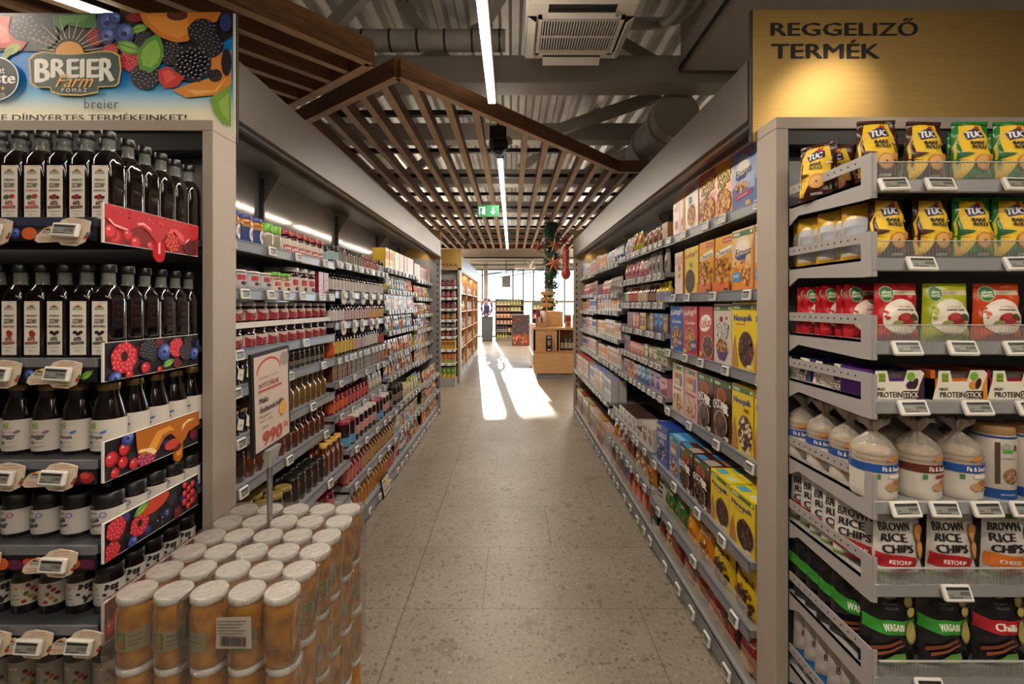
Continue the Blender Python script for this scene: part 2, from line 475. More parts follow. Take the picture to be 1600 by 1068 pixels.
for i in range(7): mb.tube([(-1.3 + i * .2, 3.36, 3.5), (-1.285 + i * .2, 3.36, 3.5)], .079, BLACK, 16)
tag(obj('insulated_pipe', mb), 'pale banded insulated pipe running crosswise above the wooden slats', 'pipe')
for j, (dx, dz, lb) in enumerate([(0, 0, 'lower grey coolant pipe bending away from the ceiling cassette'), (.13, .07, 'upper grey coolant pipe curving up behind the ceiling cassette')]):
    mb = MB(); pts = [(.70 + dx * .2, 2.95 + dz, 3.36 + dz), (.95 + dx * .5, 2.95 + dz, 3.36 + dz)]
    for k in range(6):
        a = k / 5 * PI / 2; pts.append((.95 + dx + .14 * math.sin(a), 2.95 + dz - .02 * k, 3.36 + dz + .14 * (1 - math.cos(a))))
    pts.append((1.08 + dx, 2.6, 3.9)); mb.tube(pts, .026, INS, 10)
    tag(obj('coolant_pipe', mb), lb, 'pipe')

# ceiling cassette air conditioner
t = thing('ceiling_air_conditioner', 'square white ceiling cassette air conditioner with a slatted intake grille', 'air conditioner', (.405, 2.855, 3.25))
ACW = paint('off_white_plastic', '#e8dfd1', .5, 0, .03)
mb = MB(); mb.box(.08, 2.55, 3.25, .733, 3.16, 3.29, ACW, .03); mb.box(.14, 2.6, 3.29, .67, 3.1, 3.5, GREYC); wobj('casing', mb, t)
mb = MB()
for i in range(27):
    xx = .185 + i * .0170; mb.box(xx, 2.70, 3.238, xx + .006, 3.04, 3.249, ACW)
for yy in (2.70, 2.87, 3.03): mb.box(.178, yy, 3.237, .64, yy + .008, 3.2495, ACW)
mb.box(.18, 2.69, 3.2485, .64, 3.05, 3.2498, BLACK); wobj('intake_grille', mb, t)
mb = MB(); mb.box(.155, 2.665, 3.236, .178, 3.075, 3.249, ACW); mb.box(.642, 2.665, 3.236, .665, 3.075, 3.249, ACW); mb.box(.155, 2.665, 3.236, .665, 2.69, 3.249, ACW); mb.box(.155, 3.05, 3.236, .665, 3.075, 3.249, ACW); wobj('grille_frame', mb, t)
for k, (a, b, c, d) in enumerate([(.21, 2.575, .60, 2.645), (.21, 3.09, .60, 3.15), (.092, 2.68, .145, 3.06), (.672, 2.68, .722, 3.06)]):
    mb = MB(); mb.box(a, b, 3.2475, c, d, 3.2495, BLACK)
    if k == 0: mb.bar((a, d - .005, 3.226), (c, d - .005, 3.226), .03, .008, ACW, (0, 1, .6))
    elif k == 1: mb.bar((a, d - .02, 3.225), (c, d - .02, 3.225), .052, .008, ACW, (0, 1, .7))
    else: mb.bar(((a + c) / 2, b, 3.225), ((a + c) / 2, d, 3.225), .055, .008, ACW, (.7 if k == 2 else -.7, 0, 1))
    wobj('air_flap', mb, t)

# wooden slat ceilings
SLAT = wood('walnut_slats', '#5e3d24', '#8c6340', (2.2, 2.2, 22), .5)
SLAT_LIT = wood('lit_slat_undersides', '#c9a678', '#dfc096', (2.2, 2.2, 22), .55)  # paler copy of the slat wood, lit look of the undersides put into colour
def plank(mb, p, q, w, z0, z1):
    p, q = Vector(p + (0,)), Vector(q + (0,)); d = (q - p).normalized(); s = Vector((-d.y, d.x, 0)) * w / 2
    c = [p - s, q - s, q + s, p + s]
    lo = [(v.x, v.y, z0) for v in c]; hi = [(v.x, v.y, z1) for v in c]
    mb.add(lo + hi, [(4, 5, 6, 7), (0, 1, 5, 4), (1, 2, 6, 5), (2, 3, 7, 6), (3, 0, 4, 7)], SLAT)
    mb.add(lo, [(3, 2, 1, 0)], SLAT_LIT)
ZS = 2.8
def yfront(x):
    if x < -.627: return 2.503 + (-.627 - x) * .7815
    if x < .994: return 2.503 + (x + .627) * 1.0993
    return 4.285
t = thing('slat_ceiling_panel', 'large wooden slat ceiling panel over the aisle with a pointed front corner', 'ceiling panel', (0, 6.5, ZS))
mb = MB(); ch = [(-2.4, yfront(-2.4)), (-.627, 2.503), (.994, 4.285), (2.4, 4.285), (2.4, 10.1), (-2.4, 10.1), (-2.4, yfront(-2.4))]
for a, b in zip(ch, ch[1:]): plank(mb, a, b, .05, ZS - .005, ZS + .1)
wobj('panel_frame', mb, t)
for i in range(28):
    xx = -2.24 + i * .167
    if abs(xx + .1) < .06: continue
    mb = MB(); plank(mb, (xx, yfront(xx) + .02), (xx, 10.08), .046, ZS, ZS + .085); wobj('slat', mb, t)
for i in range(9):
    mb = MB(); yy = 3.2 + i * .78; mb.box(max(-2.38, -.60 - (yy - 2.503) / .7815), yy, ZS + .086, 2.38 if yy > 4.285 else -.66 + (yy - 2.503) / 1.0993, yy + .045, ZS + .12, BLACK); wobj('hanger_rail', mb, t)
t = thing('slat_ceiling_panel', 'wooden slat ceiling panel above the farm syrup stand, its slats set diagonally', 'ceiling panel', (-1.6, 2, ZS))
c0 = Vector((-.737, 2.37)); e1 = Vector((.683, .73)).normalized(); e2 = Vector((-.796, .605)).normalized()
mb = MB()
for a, b in ((c0, c0 - e1 * 4), (c0, c0 + e2 * 3), (c0 - e1 * 4, c0 - e1 * 4 + e2 * 3), (c0 + e2 * 3, c0 + e2 * 3 - e1 * 4)): plank(mb, tuple(a), tuple(b), .05, ZS - .004, ZS + .12)
wobj('panel_frame', mb, t)
for k in range(1, 17):
    if k in (8,): continue
    a = c0 + e2 * .172 * k; mb = MB(); plank(mb, tuple(a - e1 * .02), tuple(a - e1 * 3.97), .042, ZS, ZS + .1); wobj('slat', mb, t)

# ceiling light lines, some of them unseen fills added for brightness
LEDM = M('#fff4e2', .5, emit=9.0)
def led_line(p, q, z, label, watts_per_m, name='linear_light', n_em=1):
    p, q = Vector(p), Vector(q); L = (q - p).length; c = (p + q) / 2; ang = math.atan2((q - p).y, (q - p).x)
    t = thing(name, label, 'ceiling light', (c.x, c.y, z), ang)
    mb = MB(); mb.box(-L / 2, -.027, .012, L / 2, .027, .07, BLACK); obj('housing', mb, t)
    mb = MB(); mb.box(-L / 2 + .005, -.021, 0, L / 2 - .005, .021, .0125, LEDM); obj('diffuser', mb, t)
    for e in (-.4, .4):
        mb = MB(); mb.tube([(L * e, 0, .07), (L * e, 0, 4.19 - z)], .003, BLACK, 6); obj('suspension_wire', mb, t)
    area('lamp', (0, 0, -.012), L, .04, watts_per_m * L, (1, .86, .70), parent=None).parent = t
    area('added_ceiling_fill', (0, 0, .082), L, .04, watts_per_m * L * (.13 if z < 2.9 else .5), (1, .86, .70), (PI, 0, 0)).parent = t  # upward fill added to brighten the ceiling; the light lines only shine down
    mb = MB(); mb.box(-L / 2 + .005, -.02, .0695, L / 2 - .005, .02, .0715, LEDM); obj('added_fill_strip', mb, t)  # glowing top strip added to go with the upward fill
    return t
led_line((-.12, -.6), (-.12, 2.72), 2.75, 'long white light line hanging over the front of the aisle', P_AISLE)
led_line((-.1, 3.85), (-.1, 10.0), 2.775, 'bright light line set between the slats along the aisle', P_AISLE)
a = Vector((-1.70, 1.966)); led_line(tuple(a - e1 * 2.6), tuple(a), 2.78, 'light line between diagonal slats above the fruit sign', P_AISLE * .6)
led_line((-3.6, 2.5), (-3.6, 9.5), 2.75, 'ceiling light line of the aisle behind the spread rack', P_AISLE)
led_line((3.6, 4.0), (3.6, 9.5), 2.75, 'ceiling light line of the aisle behind the breakfast rack', P_AISLE)
led_line((.3, -.2), (2.9, -.2), 2.75, 'unseen added crosswise fill light before the breakfast shelves', P_AISLE * .9)  # lamp added out of view to light the end displays
led_line((-2.6, -1.6), (2.6, -1.6), 2.75, 'unseen added crosswise fill light well in front of both end shelves', P_AISLE * .45)  # second lamp added behind the camera, also for the end displays
led_line((-2.7, 11), (-2.7, 19), 2.95, 'added fill light over the far shop floor hidden behind the oak-sided rack', P_AISLE * 5.5)  # fill lamp added out of sight to brighten the far floor
led_line((2.6, 11), (2.6, 19), 2.95, 'added fill light over the far shop floor hidden right past the garlanded column', P_AISLE * 5.5)  # matching hidden fill added on the other side of the far floor

def spotlight(loc, aim, watts, label, deg=38, rod=.12):
    loc = Vector(loc); aim = Vector(aim); d = (aim - loc).normalized()
    t = thing('track_spotlight', label, 'spotlight', tuple(loc))
    mb = MB(); mb.tube([loc - d * .10, loc + d * .05], .042, BLACK, 16); wobj('lamp_head', mb, t)
    mb = MB(); mb.tube([loc + d * .048, loc + d * .052], .036, M('#fff2dc', .4, emit=6.0), 16); wobj('lens', mb, t)
    mb = MB(); mb.box(loc.x - .02, loc.y - .05, loc.z + .07, loc.x + .02, loc.y + .05, loc.z + rod, BLACK); mb.bar(loc - d * .03, loc - d * .03 + Vector((0, 0, .1)), .02, .02, BLACK); mb.tube([(loc.x, loc.y, loc.z + rod), (loc.x, loc.y, loc.z + rod + .16)], .008, BLACK, 8); wobj('bracket', mb, t)
    l = bpy.data.lights.new('lamp', 'SPOT'); l.energy = watts; l.spot_size = math.radians(deg); l.spot_blend = 1.0; l.shadow_soft_size = .03; l.color = (1, .84, .64)
    o = bpy.data.objects.new('lamp', l); COL.objects.link(o); o.parent = t; o.location = d * .07; o.rotation_euler = d.to_track_quat('-Z', 'Y').to_euler()
spotlight((1.55, .85, 2.75), (1.17, 1.67, 2.25), P_SPOT * 1.15, 'black track spotlight aimed at the golden breakfast sign', 30)
spotlight((-.9, .35, 2.75), (-1.45, 1.66, 2.35), P_SPOT * .6, 'black track spotlight aimed at the fruit sign')
spotlight((-.75, 7.7, 2.62), (-1.25, 9.3, 2.42), P_SPOT * 1.2, 'added black spotlight under the slats aimed at the far golden sign', 44)  # spotlight added to brighten the far golden sign
t = thing('ceiling_projector', 'black box spotlight hanging on a stem below the slats mid-aisle', 'spotlight', (-.105, 3.45, 2.76))
mb = MB(); mb.tube([(0, 0, .13), (0, 0, .3)], .011, BLACK, 8); obj('stem', mb, t)
mb = MB(); mb.box(-.062, -.06, .03, .062, .06, .13, BLACK, .008); obj('housing', mb, t)
mb = MB(); mb.tube([(-.05, -.02, -.005), (.055, .02, .02)], .05, BLACK, 14); mb.prism([(-.05, -.05), (.05, -.05), (.02, -.085), (-.02, -.075)], -.04, .04, BLACK); obj('lamp_head', mb, t)
mb = MB(); mb.tube([(.056, .0, .018), (.085, .02, .04)], [.03, .036], M('#b9b5ae', .3), 14); obj('lens', mb, t)

# exit sign
t = thing('exit_sign', 'green emergency exit sign hanging from the slats above the aisle', 'sign', (-.26, 5.0, 2.58), group=None)
GRN = M('#1e7a4a', .5, emit=.12)
mb = MB(); mb.box(-.118, -.012, -.062, .118, .012, .062, GRN)
ar = Art(mb, front(-.012)); W_ = M('#e8f4ea', .5, emit=.4)
ar.rect(-.1, -.04, -.035, .04, W_).rect(-.092, -.04, -.062, .034, GRN)
ar.ell(-.05, .028, .008, .008, W_); ar.poly([(-.064, .02), (-.048, .018), (-.034, .004), (-.040, -.002), (-.05, .008), (-.05, -.01), (-.036, -.03), (-.044, -.036), (-.06, -.014), (-.074, -.03), (-.08, -.024), (-.066, -.004), (-.066, .012)], W_)
ar.rect(.045, -.012, .058, .036, W_).poly([(.026, -.008), (.077, -.008), (.0515, -.04)], W_)
obj('sign_face', mb, t)
for e in (-.09, .09):
    mb = MB(); mb.tube([(e, 0, .06), (e, 0, .22)], .002, BLACK, 5); obj('suspension_wire', mb, t)
# ================================================================ the two shelf racks along the aisle
def price_tag_mesh(name, w, h, price, card=None):
    mb = MB(); mb.box(-w / 2, -.012, -h / 2, w / 2, 0, h / 2, M('#dad8d2', .5), .003)
    a = Art(mb, front(-.012)); a.rect(-w * .40, -h * .32, w * .40, h * .34, M('#85877d', .35)); a.rect(-w * .40, h * .17, w * .40, h * .34, M('#2a2b2a', .4))
    if price: a.text(price, w * .2, -h * .03, w * .32, h * .2, M('#1d1f1e'), bold=.02); a.rect(-w * .36, -h * .27, w * .1, -h * .22, M('#3a3c3a')); a.rect(-w * .36, -h * .12, -w * .2, -h * .08, M('#3a3c3a'))
    else: a.rect(-w * .05, -h * .15, w * .33, h * .05, M('#2c2e2d')); a.rect(-w * .34, -h * .26, w * .1, -h * .2, M('#4a4c4a'))
    return mb.mesh(name)
TAGS = [price_tag_mesh('price_tag', .062, .044, p) for p in ('899', '1299', '1750', '2390')]
TAGF = price_tag_mesh('price_tag', .055, .040, None)
cm = MB(); cm.prism([(-.04, -.035), (-.02, -.05), (.02, -.05), (.045, -.03), (.05, .03), (.02, .045), (-.03, .045), (-.05, .02)], -.004, 0, M('#cfc3b4', .6)); CARDF = cm.mesh('promo_card')
GEO = {-1: dict(up=1.15, low=1.05, back=1.62, fas=1.02, floor=1.045), 1: dict(up=.99, low=.895, back=1.46, fas=.88, floor=.888)}
YB = [1.70, 2.93, 4.18, 5.43, 6.5]
SHELVES = {
    (-1, 0): [1.82, 1.615, 1.36, 1.205, .99, .78, -.555, -.33],
    (-1, 1): [1.835, 1.635, 1.43, 1.20, 1.045, .825, -.61, -.37],
    (-1, 2): [1.89, 1.69, 1.50, 1.30, 1.07, .87, -.62, -.37],
    (-1, 3): [1.86, 1.64, 1.43, 1.24, 1.05, .85, -.60, -.36],
    (1, 0): [1.965, 1.61, 1.27, .905, -.585, -.33],
    (1, 1): [1.97, 1.76, 1.565, 1.36, 1.155, .95, -.60, -.36],
    (1, 2): [1.95, 1.66, 1.49, 1.226, .955, -.65],
    (1, 3): [1.93, 1.68, 1.47, 1.22, .96, -.65],
}
NTAG = {(-1, 0): [4, 7, 2, 3, 2, 3, 2, 2, 3], (-1, 1): [9, 6, 6, 12, 5, 6, 6, 5, 5], (-1, 2): [8, 10, 12, 11, 9, 8, 8, 8, 8], (-1, 3): [6, 7, 8, 8, 7, 7, 7, 6, 6],
        (1, 0): [5, 4, 5, 4, 4, 4, 6], (1, 1): [12, 12, 11, 9, 12, 10, 8, 8, 7], (1, 2): [9, 8, 10, 12, 10, 12, 8], (1, 3): [7, 7, 8, 8, 8, 9, 8]}
RACK = {-1: 'spread rack', 1: 'breakfast rack'}
BAYN = ['first', 'second', 'third', 'fourth']
CANLED = M('#fff1da', .5, emit=5.0)
GOLD = None
def brushed_gold():
    k = NT('brushed_gold'); p = k.pos()
    f = k.noise(k.mapped(p, (2, 2, 260)), 4, 4, .6)
    k.base(k.ramp(f, [(.25, '#a88a50'), (.75, '#c4a66a')]), k.math('ADD', .40, k.math('MULTIPLY', f, .16)), 1.0)
    return k.m
GOLD = brushed_gold()
BEIGEF = paint('taupe_fascia_lacquer', '#463e36', .42, 0, .03)
SOFFIT = paint('grey_soffit', '#67635f', .4, .2, .04)
for s in (-1, 1):
    g = GEO[s]
    for b in range(4):
        y0, y1 = YB[b], YB[b + 1]
        t = thing('shelving_bay', '%s bay of the tall grey %s beside the aisle, counted from the front post' % (BAYN[b], RACK[s]), 'shelving unit', (s * g['fas'], (y0 + y1) / 2, 0), 0)
        m = MB(); m.box(s * g['back'], y0, .05, s * (g['back'] + .02), y1, 2.44, BACKP); wobj('back_panel', m, t)
        m = MB(); m.box(s * (g['back'] - .03), y1 - .018, 0, s * (g['back'] - .001), y1 - .001, 2.36, DARKP); wobj('upright', m, t)
        m = MB(); m.box(s * (g['floor'] + .01), y0, 0, s * (g['floor'] + .03), y1, .05, BLACK); m.box(s * g['floor'], y0, .012, s * (g['floor'] + .012), y1, .10, RAIL); m.box(s * g['floor'], y0, .092, s * g['back'], y1, .115, STEEL); bp = wobj('base_shelf', m, t)
        m = MB(); m.box(s * g['fas'], y0, 2.24, s * (g['fas'] + .02), y1, 2.46, BEIGEF); m.box(s * (g['fas'] + .02), y0, 2.40, s * (g['fas'] + .6), y1, 2.42, DARKP); wobj('canopy_fascia', m, t)
        fx = g['fas']; bx_ = g['back'] + .02
        m = MB(); m.prism([(s * (fx + .02), 2.262), (s * bx_, 2.405), (s * bx_, 2.413), (s * (fx + .02), 2.270)], y0, y1, SOFFIT)
        m.prism([(s * g['back'], 2.40), (s * g['back'], 2.20), (s * (g['back'] - .03), 2.20), (s * (g['back'] - .13), 2.372)], y1 - .010, y1 - .002, SOFFIT)
        wobj('canopy_soffit', m, t)
        m = MB(); m.prism([(s * (fx + .16), 2.30), (s * (fx + .168), 2.272), (s * (fx + .20), 2.272), (s * (fx + .20), 2.277), (s * (fx + .174), 2.277), (s * (fx + .168), 2.303)], y0, y1, SOFFIT); wobj('lamp_housing', m, t)
        m = MB(); m.box(s * (fx + .022), y0, 2.236, s * (fx + .04), y1, 2.262, M('#a9a49c', .35)); wobj('fascia_rail', m, t)
        m = MB(); m.box(s * (fx + .178), y0 + .06, 2.2775, s * (fx + .20), y1 - .06, 2.285, CANLED); wobj('lamp_diffuser', m, t)
        area('lamp', (s * (fx + .205), (y0 + y1) / 2, 2.285), .025, y1 - y0 - .12, P_SHELF * (y1 - y0), (1, .85, .68), (0, -s * .15, 0), t)
        for i, z in enumerate(SHELVES[s, b] + [None]):
            n = NTAG[s, b][i]
            if z is None: par, fd, zz = bp, g['floor'], .06
            else:
                low = z < 0; z = abs(z); fd = g['low'] if low else g['up']
                if b >= 2 and not low: fd += .0
                m = MB(); m.box(s * fd, y0 + .004, z - .028, s * g['back'], y1 - .004, z, STEEL)
                m.box(s * (fd - .012), y0 + .004, z - .044, s * fd, y1 - .004, z + .003, RAIL, .003)
                m.box(s * (fd - .0125), y0 + .004, z - .006, s * (fd - .006), y1 - .004, z + .0045, M('#5b5f72', .4))
                par = wobj('shelf', m, t); zz = z - .020
                if s == 1 and ((b == 0 and i == 5) or (b == 1 and i == 7)):
                    m = MB(); m.box(s * (fd - .004), y0 + .03, z + .004, s * (fd - .001), y1 - .01, z + .075, RISER); c = obj('acrylic_riser', m, par, -t.location * 0)
            for j in range(n):
                yy = y0 + (y1 - y0) * (j + .5 + R.uniform(-.22, .22)) / n
                promo = (s, b) == (-1, 1) and i in (1, 2)
                me = R.choice(TAGS) if b == 0 else TAGF
                if promo: c = new('promo_card', CARDF, par, (s * (fd - .0145), yy, zz - .012), -s * PI / 2)
                c = new('price_tag', me, par, (s * (fd - (.0205 if promo else .0135)), yy, zz), -s * PI / 2)
                c.rotation_euler = (-.12, 0, -s * PI / 2)
            if par is bp and s == 1 and b < 2:
                m = MB(); m.box(s * (fd + .012), y0 + .03, .118, s * (fd + .014), y1 - .01, .185, RISER); obj('acrylic_riser', m, par)
            if par is bp and (s, b) == (-1, 1):
                m = MB(); m.box(-.10, -.012, -.075, .10, 0, .075, M('#1c1a1a', .4)); m.box(-.088, -.0135, -.062, .088, -.012, .062, M('#c8bcb4', .5)); aa = Art(m, front(-.0136)); aa.ell(.05, .02, .028, .026, ink('#d8a03c')); aa.rect(-.07, .03, .0, .045, ink('#8a4a40')); aa.rect(-.07, -.04, .05, -.02, ink('#8a7a74')); aa.rect(-.07, -.005, .01, .008, ink('#8a7a74'))
                o = obj('framed_offer_card', m, par, (s * (fd - .002), 3.73, .075), PI / 2); o.rotation_euler = (-.18, 0, PI / 2)
        for ch in t.children:
            for c in ch.children: c.location = Vector(c.location)
    # end panel (part of the last bay) and gold sign at the far end
    m = MB(); m.box(s * g['fas'], 6.502, 0, s * (g['back'] + .02), 6.53, 2.2, TAUPE if s == 1 else STEEL)
    for k in range(24): m.box(s * (g['fas'] + .035), 6.494, .2 + k * .083, s * (g['fas'] + .05), 6.502, .235 + k * .083, BLACK)
    wobj('end_panel', m, t)
    m = MB(); m.box(s * g['fas'], 6.535, 2.08, s * (g['back'] + .4), 6.55, 2.62, GOLD)
    tag(obj('category_sign', m), 'golden category board on the far end of the %s' % RACK[s], 'sign')

# ================================================================ products
def jar(name, cat, desc, pl, r, h, content, lid, label=None, z=(.2, .68), art=None, lidh=.017, lidr=.93, n=16, coat=.6, neck=.86, parts=True):
    b = MB(); c = M(content, .12, coat=coat) if isinstance(content, str) else content
    hs = h - lidh
    b.lathe([(r * .9, 0), (r, r * .1), (r, hs - r * .36), (r * .95, hs - r * .16), (r * neck, hs - .004), (r * neck, hs)], c, n)
    ps = []
    l = MB(); l.lathe([(r * lidr, hs), (r * lidr, h - .003), (r * lidr - .003, h)], M(lid, .35), n); l.lathe([(r * lidr - .006, h - .0005), (r * lidr - .007, h + .0005)], M(lid, .35), n, cap0=False)
    if label:
        q = MB(); z0, z1 = z[0] * h, z[1] * h
        q.lathe([(r + .0006, z0), (r + .0006, z1)], M(label, .5), n * 2, cap0=False, cap1=False, smooth=True)
        a = Art(q, cyl(r + .0008), cell=.012); 
        if art: art(a, r, h, z0, z1)
        ps.append(('label', q))
    ps.append(('lid', l))
    if not parts:
        for _, q in ps:
            for mt in q.mats: pass
            _merge(b, q)
        ps = []
    return Kind(name, cat, desc, pl, b, ps, 2 * r, 2 * r, h)
def _merge(b, q):
    o = len(b.v); b.v += q.v
    for f, mi, sm in zip(q.f, q.mi, q.sm):
        b.f.append([x + o for x in f]); b.mi.append(b.m(q.mats[mi])); b.sm.append(sm)
def bottle(name, cat, desc, pl, r, h, content, cap, label=None, z=(.15, .5), art=None, shoulder=.62, neckr=.36, caph=.07, n=14, parts=False):
    b = MB(); c = M(content, .1, coat=.7) if isinstance(content, str) else content
    b.lathe([(r * .92, 0), (r, r * .15), (r, h * shoulder), (r * .9, h * (shoulder + .06)), (r * .55, h * (shoulder + .16)), (r * neckr, h * (shoulder + .22)), (r * neckr, h * (1 - caph))], c, n)
    l = MB(); l.lathe([(r * neckr * 1.18, h * (1 - caph)), (r * neckr * 1.18, h * .995), (r * neckr, h)], M(cap, .35), n)
    ps = []
    if label:
        q = MB(); z0, z1 = z[0] * h, z[1] * h
        q.lathe([(r + .0006, z0), (r + .0006, z1)], M(label, .5), n * 2, cap0=False, cap1=False)
        if art: art(Art(q, cyl(r + .0008), cell=.012), r, h, z0, z1)
        ps.append(('label', q))
    ps.append(('cap', l))
    if not parts:
        for _, q in ps: _merge(b, q)
        ps = []
    return Kind(name, cat, desc, pl, b, ps, 2 * r, 2 * r, h)
def carton(name, cat, desc, pl, w, d, h, col, art=None, side=None, top=None, gloss=.35, topart=None):
    b = MB(); m = M(col, gloss); b.box(-w / 2, -d / 2, 0, w / 2, d / 2, h, m)
    if side: b.box(w / 2 - .0005, -d / 2 + .001, .001, w / 2 + .0004, d / 2, h - .001, M(side, gloss)); b.box(-w / 2 - .0004, -d / 2 + .001, .001, -w / 2 + .0005, d / 2, h - .001, M(side, gloss))
    if top: b.box(-w / 2, -d / 2, h - .0005, w / 2, d / 2, h + .0004, M(top, gloss))
    if art: art(Art(b, front(-d / 2 - .0002)), w, h)
    if topart: topart(Art(b, topmap(h + .0006)), w, d)
    return Kind(name, cat, desc, pl, b, [], w, d, h)
def bagmap(w, h, d, taper=.10):
    ph = R.uniform(0, 6)
    def bulge(u, v):
        a = max(0, 1 - abs(2 * u / w) ** 2.2); t = min(1, max(0, v / h)); f = (min(1, (1 - t) / .55)) ** .8 * (min(1, .45 + t / .2) if t < .11 else 1)
        return d / 2 * (a ** .75) * f + .0012
    def mp(u, v, l):
        t = min(1, max(0, v / h)); e = abs(2 * u / w)
        wr = .0022 * math.sin(u * 95 + v * 40 + ph) * (1 - e * .5) * (.3 + t) + .0016 * math.sin(v * 120 - u * 60 + ph) * (.4 + e)
        pinch = 1 - taper * t ** 2 - .035 * math.sin(PI * t) ** 2 * (1 if e > .8 else 0)
        return (u * pinch, -bulge(u, v) - l - (wr if .03 < t < .95 else wr * .3), v - .004 * e * math.sin(PI * t) * (1 - t))
    return mp, bulge
def pouch(name, cat, desc, pl, w, h, d, col, art=None, back=None, nx=20, ny=26, gloss=.28, crimp=None):
    mp, bulge = bagmap(w, h, d); b = MB(); m = M(col, gloss); m2 = M(back or col, gloss)
    for sgn, mt in ((1, m), (-1, m2)):
        vs = []
        for j in range(ny + 1):
            for i in range(nx + 1):
                u = -w / 2 + w * i / nx; v = h * j / ny; x, y, z = mp(u, v, 0)
                if i in (0, nx): y = -.0006
                vs.append((x, y * sgn, z))
        fs = []
        for j in range(ny):
            for i in range(nx):
                q = (j * (nx + 1) + i, j * (nx + 1) + i + 1, (j + 1) * (nx + 1) + i + 1, (j + 1) * (nx + 1) + i)
                fs.append(q if sgn > 0 else q[::-1])
        b.add(vs, fs, mt, True)
    bot = [mp(-w / 2 + w * i / nx, 0, 0) for i in range(nx + 1)]; bk = [(x, -y, z) for x, y, z in bot]
    b.add(bot + bk, [(i + 1, i, nx + 1 + i, nx + 2 + i) for i in range(nx)], m)
    if art: art(Art(b, mp, cell=.0055 if nx > 9 else .02, e=.00026 if nx > 9 else .0006), w, h)
    if crimp: Art(b, mp, cell=.011, e=.0025).rect(-w / 2, h * .94, w / 2, h, M(crimp, gloss))
    return Kind(name, cat, desc, pl, b, [], w, d, h)

SHELF_ROWS = {}
def fill(s, b, i, seq, y0=None, set_back=.014, rows=1, z=None, first=None, note='', jit=.03, gap=.004):
    """stand products along shelf i of bay b, from the near end to the far end"""
    g = GEO[s]; S = SHELVES[s, b]
    if i < len(S): zz = abs(S[i]); fd = g['low'] if S[i] < 0 else g['up']; sh = ORD[i] + ' shelf'
    else: zz = .115; fd = g['floor'] + .01; sh = 'bottom shelf'
    if z is not None: zz = z
    y = YB[b] + .02 if y0 is None else y0; k = 0
    for kind, n in seq:
        if kind is None: y += n; continue
        for j in range(n):
            w = kind.w
            if y + w > YB[b + 1] - .004: break
            for r in range(rows):
                lab = '%s, %s along %s%s, %s %s bay' % (kind.desc, ORD[k], note, sh, BAYN[b], RACK[s].split()[0])
                if r: lab = '%s behind the %s%s, %s%s, %s %s bay' % (kind.desc, ORD[k], ' and second' if r > 1 else '', note, sh, BAYN[b], RACK[s].split()[0])
                if r > 1: lab = '%s, third deep behind the %s, %s, %s %s bay' % (kind.desc, ORD[k], sh, BAYN[b], RACK[s].split()[0])
                o = kind.put((s * (fd + set_back + kind.d / 2 + r * (kind.d + .006) + R.uniform(0, .006)), y + w / 2, zz), -s * PI / 2 + R.uniform(-jit, jit), lab, '%s on the %s of the %s %s bay' % (kind.plural, sh, BAYN[b], RACK[s].split()[0]))
            y += w + gap; k += 1
    return y
# ================================================================ farm stand (end of the spread rack)
def blackberry(a, cu, cv, r, n=26):
    a.ell(cu, cv, r, r * .92, ink('#141318'), 18)
    sp = []; sp2 = []
    for i in range(n):
        ang = i * 2.4; q = r * .92 * math.sqrt((i + .5) / n)
        x, y = cu + q * math.cos(ang), cv + q * .92 * math.sin(ang); z = r * .17
        sp.append((x, y, z, z, 0)); sp2.append((x + z * .2, y + z * .3, z * .42, z * .17, -.5 + R.random()))
    a.dots(sp, ink('#25232b'), 8); a.dots(sp2, ink('#b9b6c2'), 5)
def raspberry(a, cu, cv, r, n=30, hole=False, c=('#a81824', '#d63a45', '#f08a8e')):
    a.ell(cu, cv, r, r, ink(c[0]), 18); sp = []; s2 = []
    for i in range(n):
        ang = i * 2.4; q = r * .92 * math.sqrt((i + .5) / n); z = r * .155
        sp.append((cu + q * math.cos(ang), cv + q * math.sin(ang), z, z, 0)); s2.append((cu + q * math.cos(ang) - z * .2, cv + q * math.sin(ang) + z * .3, z * .4, z * .3, 0))
    a.dots(sp, ink(c[1]), 8); a.dots(s2, ink(c[2]), 5)
    if hole: a.ell(cu, cv + r * .1, r * .26, r * .34, ink('#3a0a10'))
def blueberry(a, cu, cv, r):
    a.ell(cu, cv, r, r, ink('#2c3a78'), 16); a.ell(cu + r * .15, cv + r * .15, r * .75, r * .72, ink('#4a5fae'), 14); a.ell(cu + r * .3, cv + r * .3, r * .4, r * .36, ink('#7c93d6'), 10); a.ell(cu, cv, r * .28, r * .24, ink('#1b2450'), 8)
def currant(a, cu, cv, r, c=('#a3161e', '#cf3038', '#f3b0aa')):
    a.ell(cu, cv, r, r, ink(c[0]), 14); a.ell(cu - r * .12, cv + r * .12, r * .75, r * .75, ink(c[1]), 12); a.ell(cu - r * .3, cv + r * .35, r * .24, r * .18, ink(c[2]), 8)
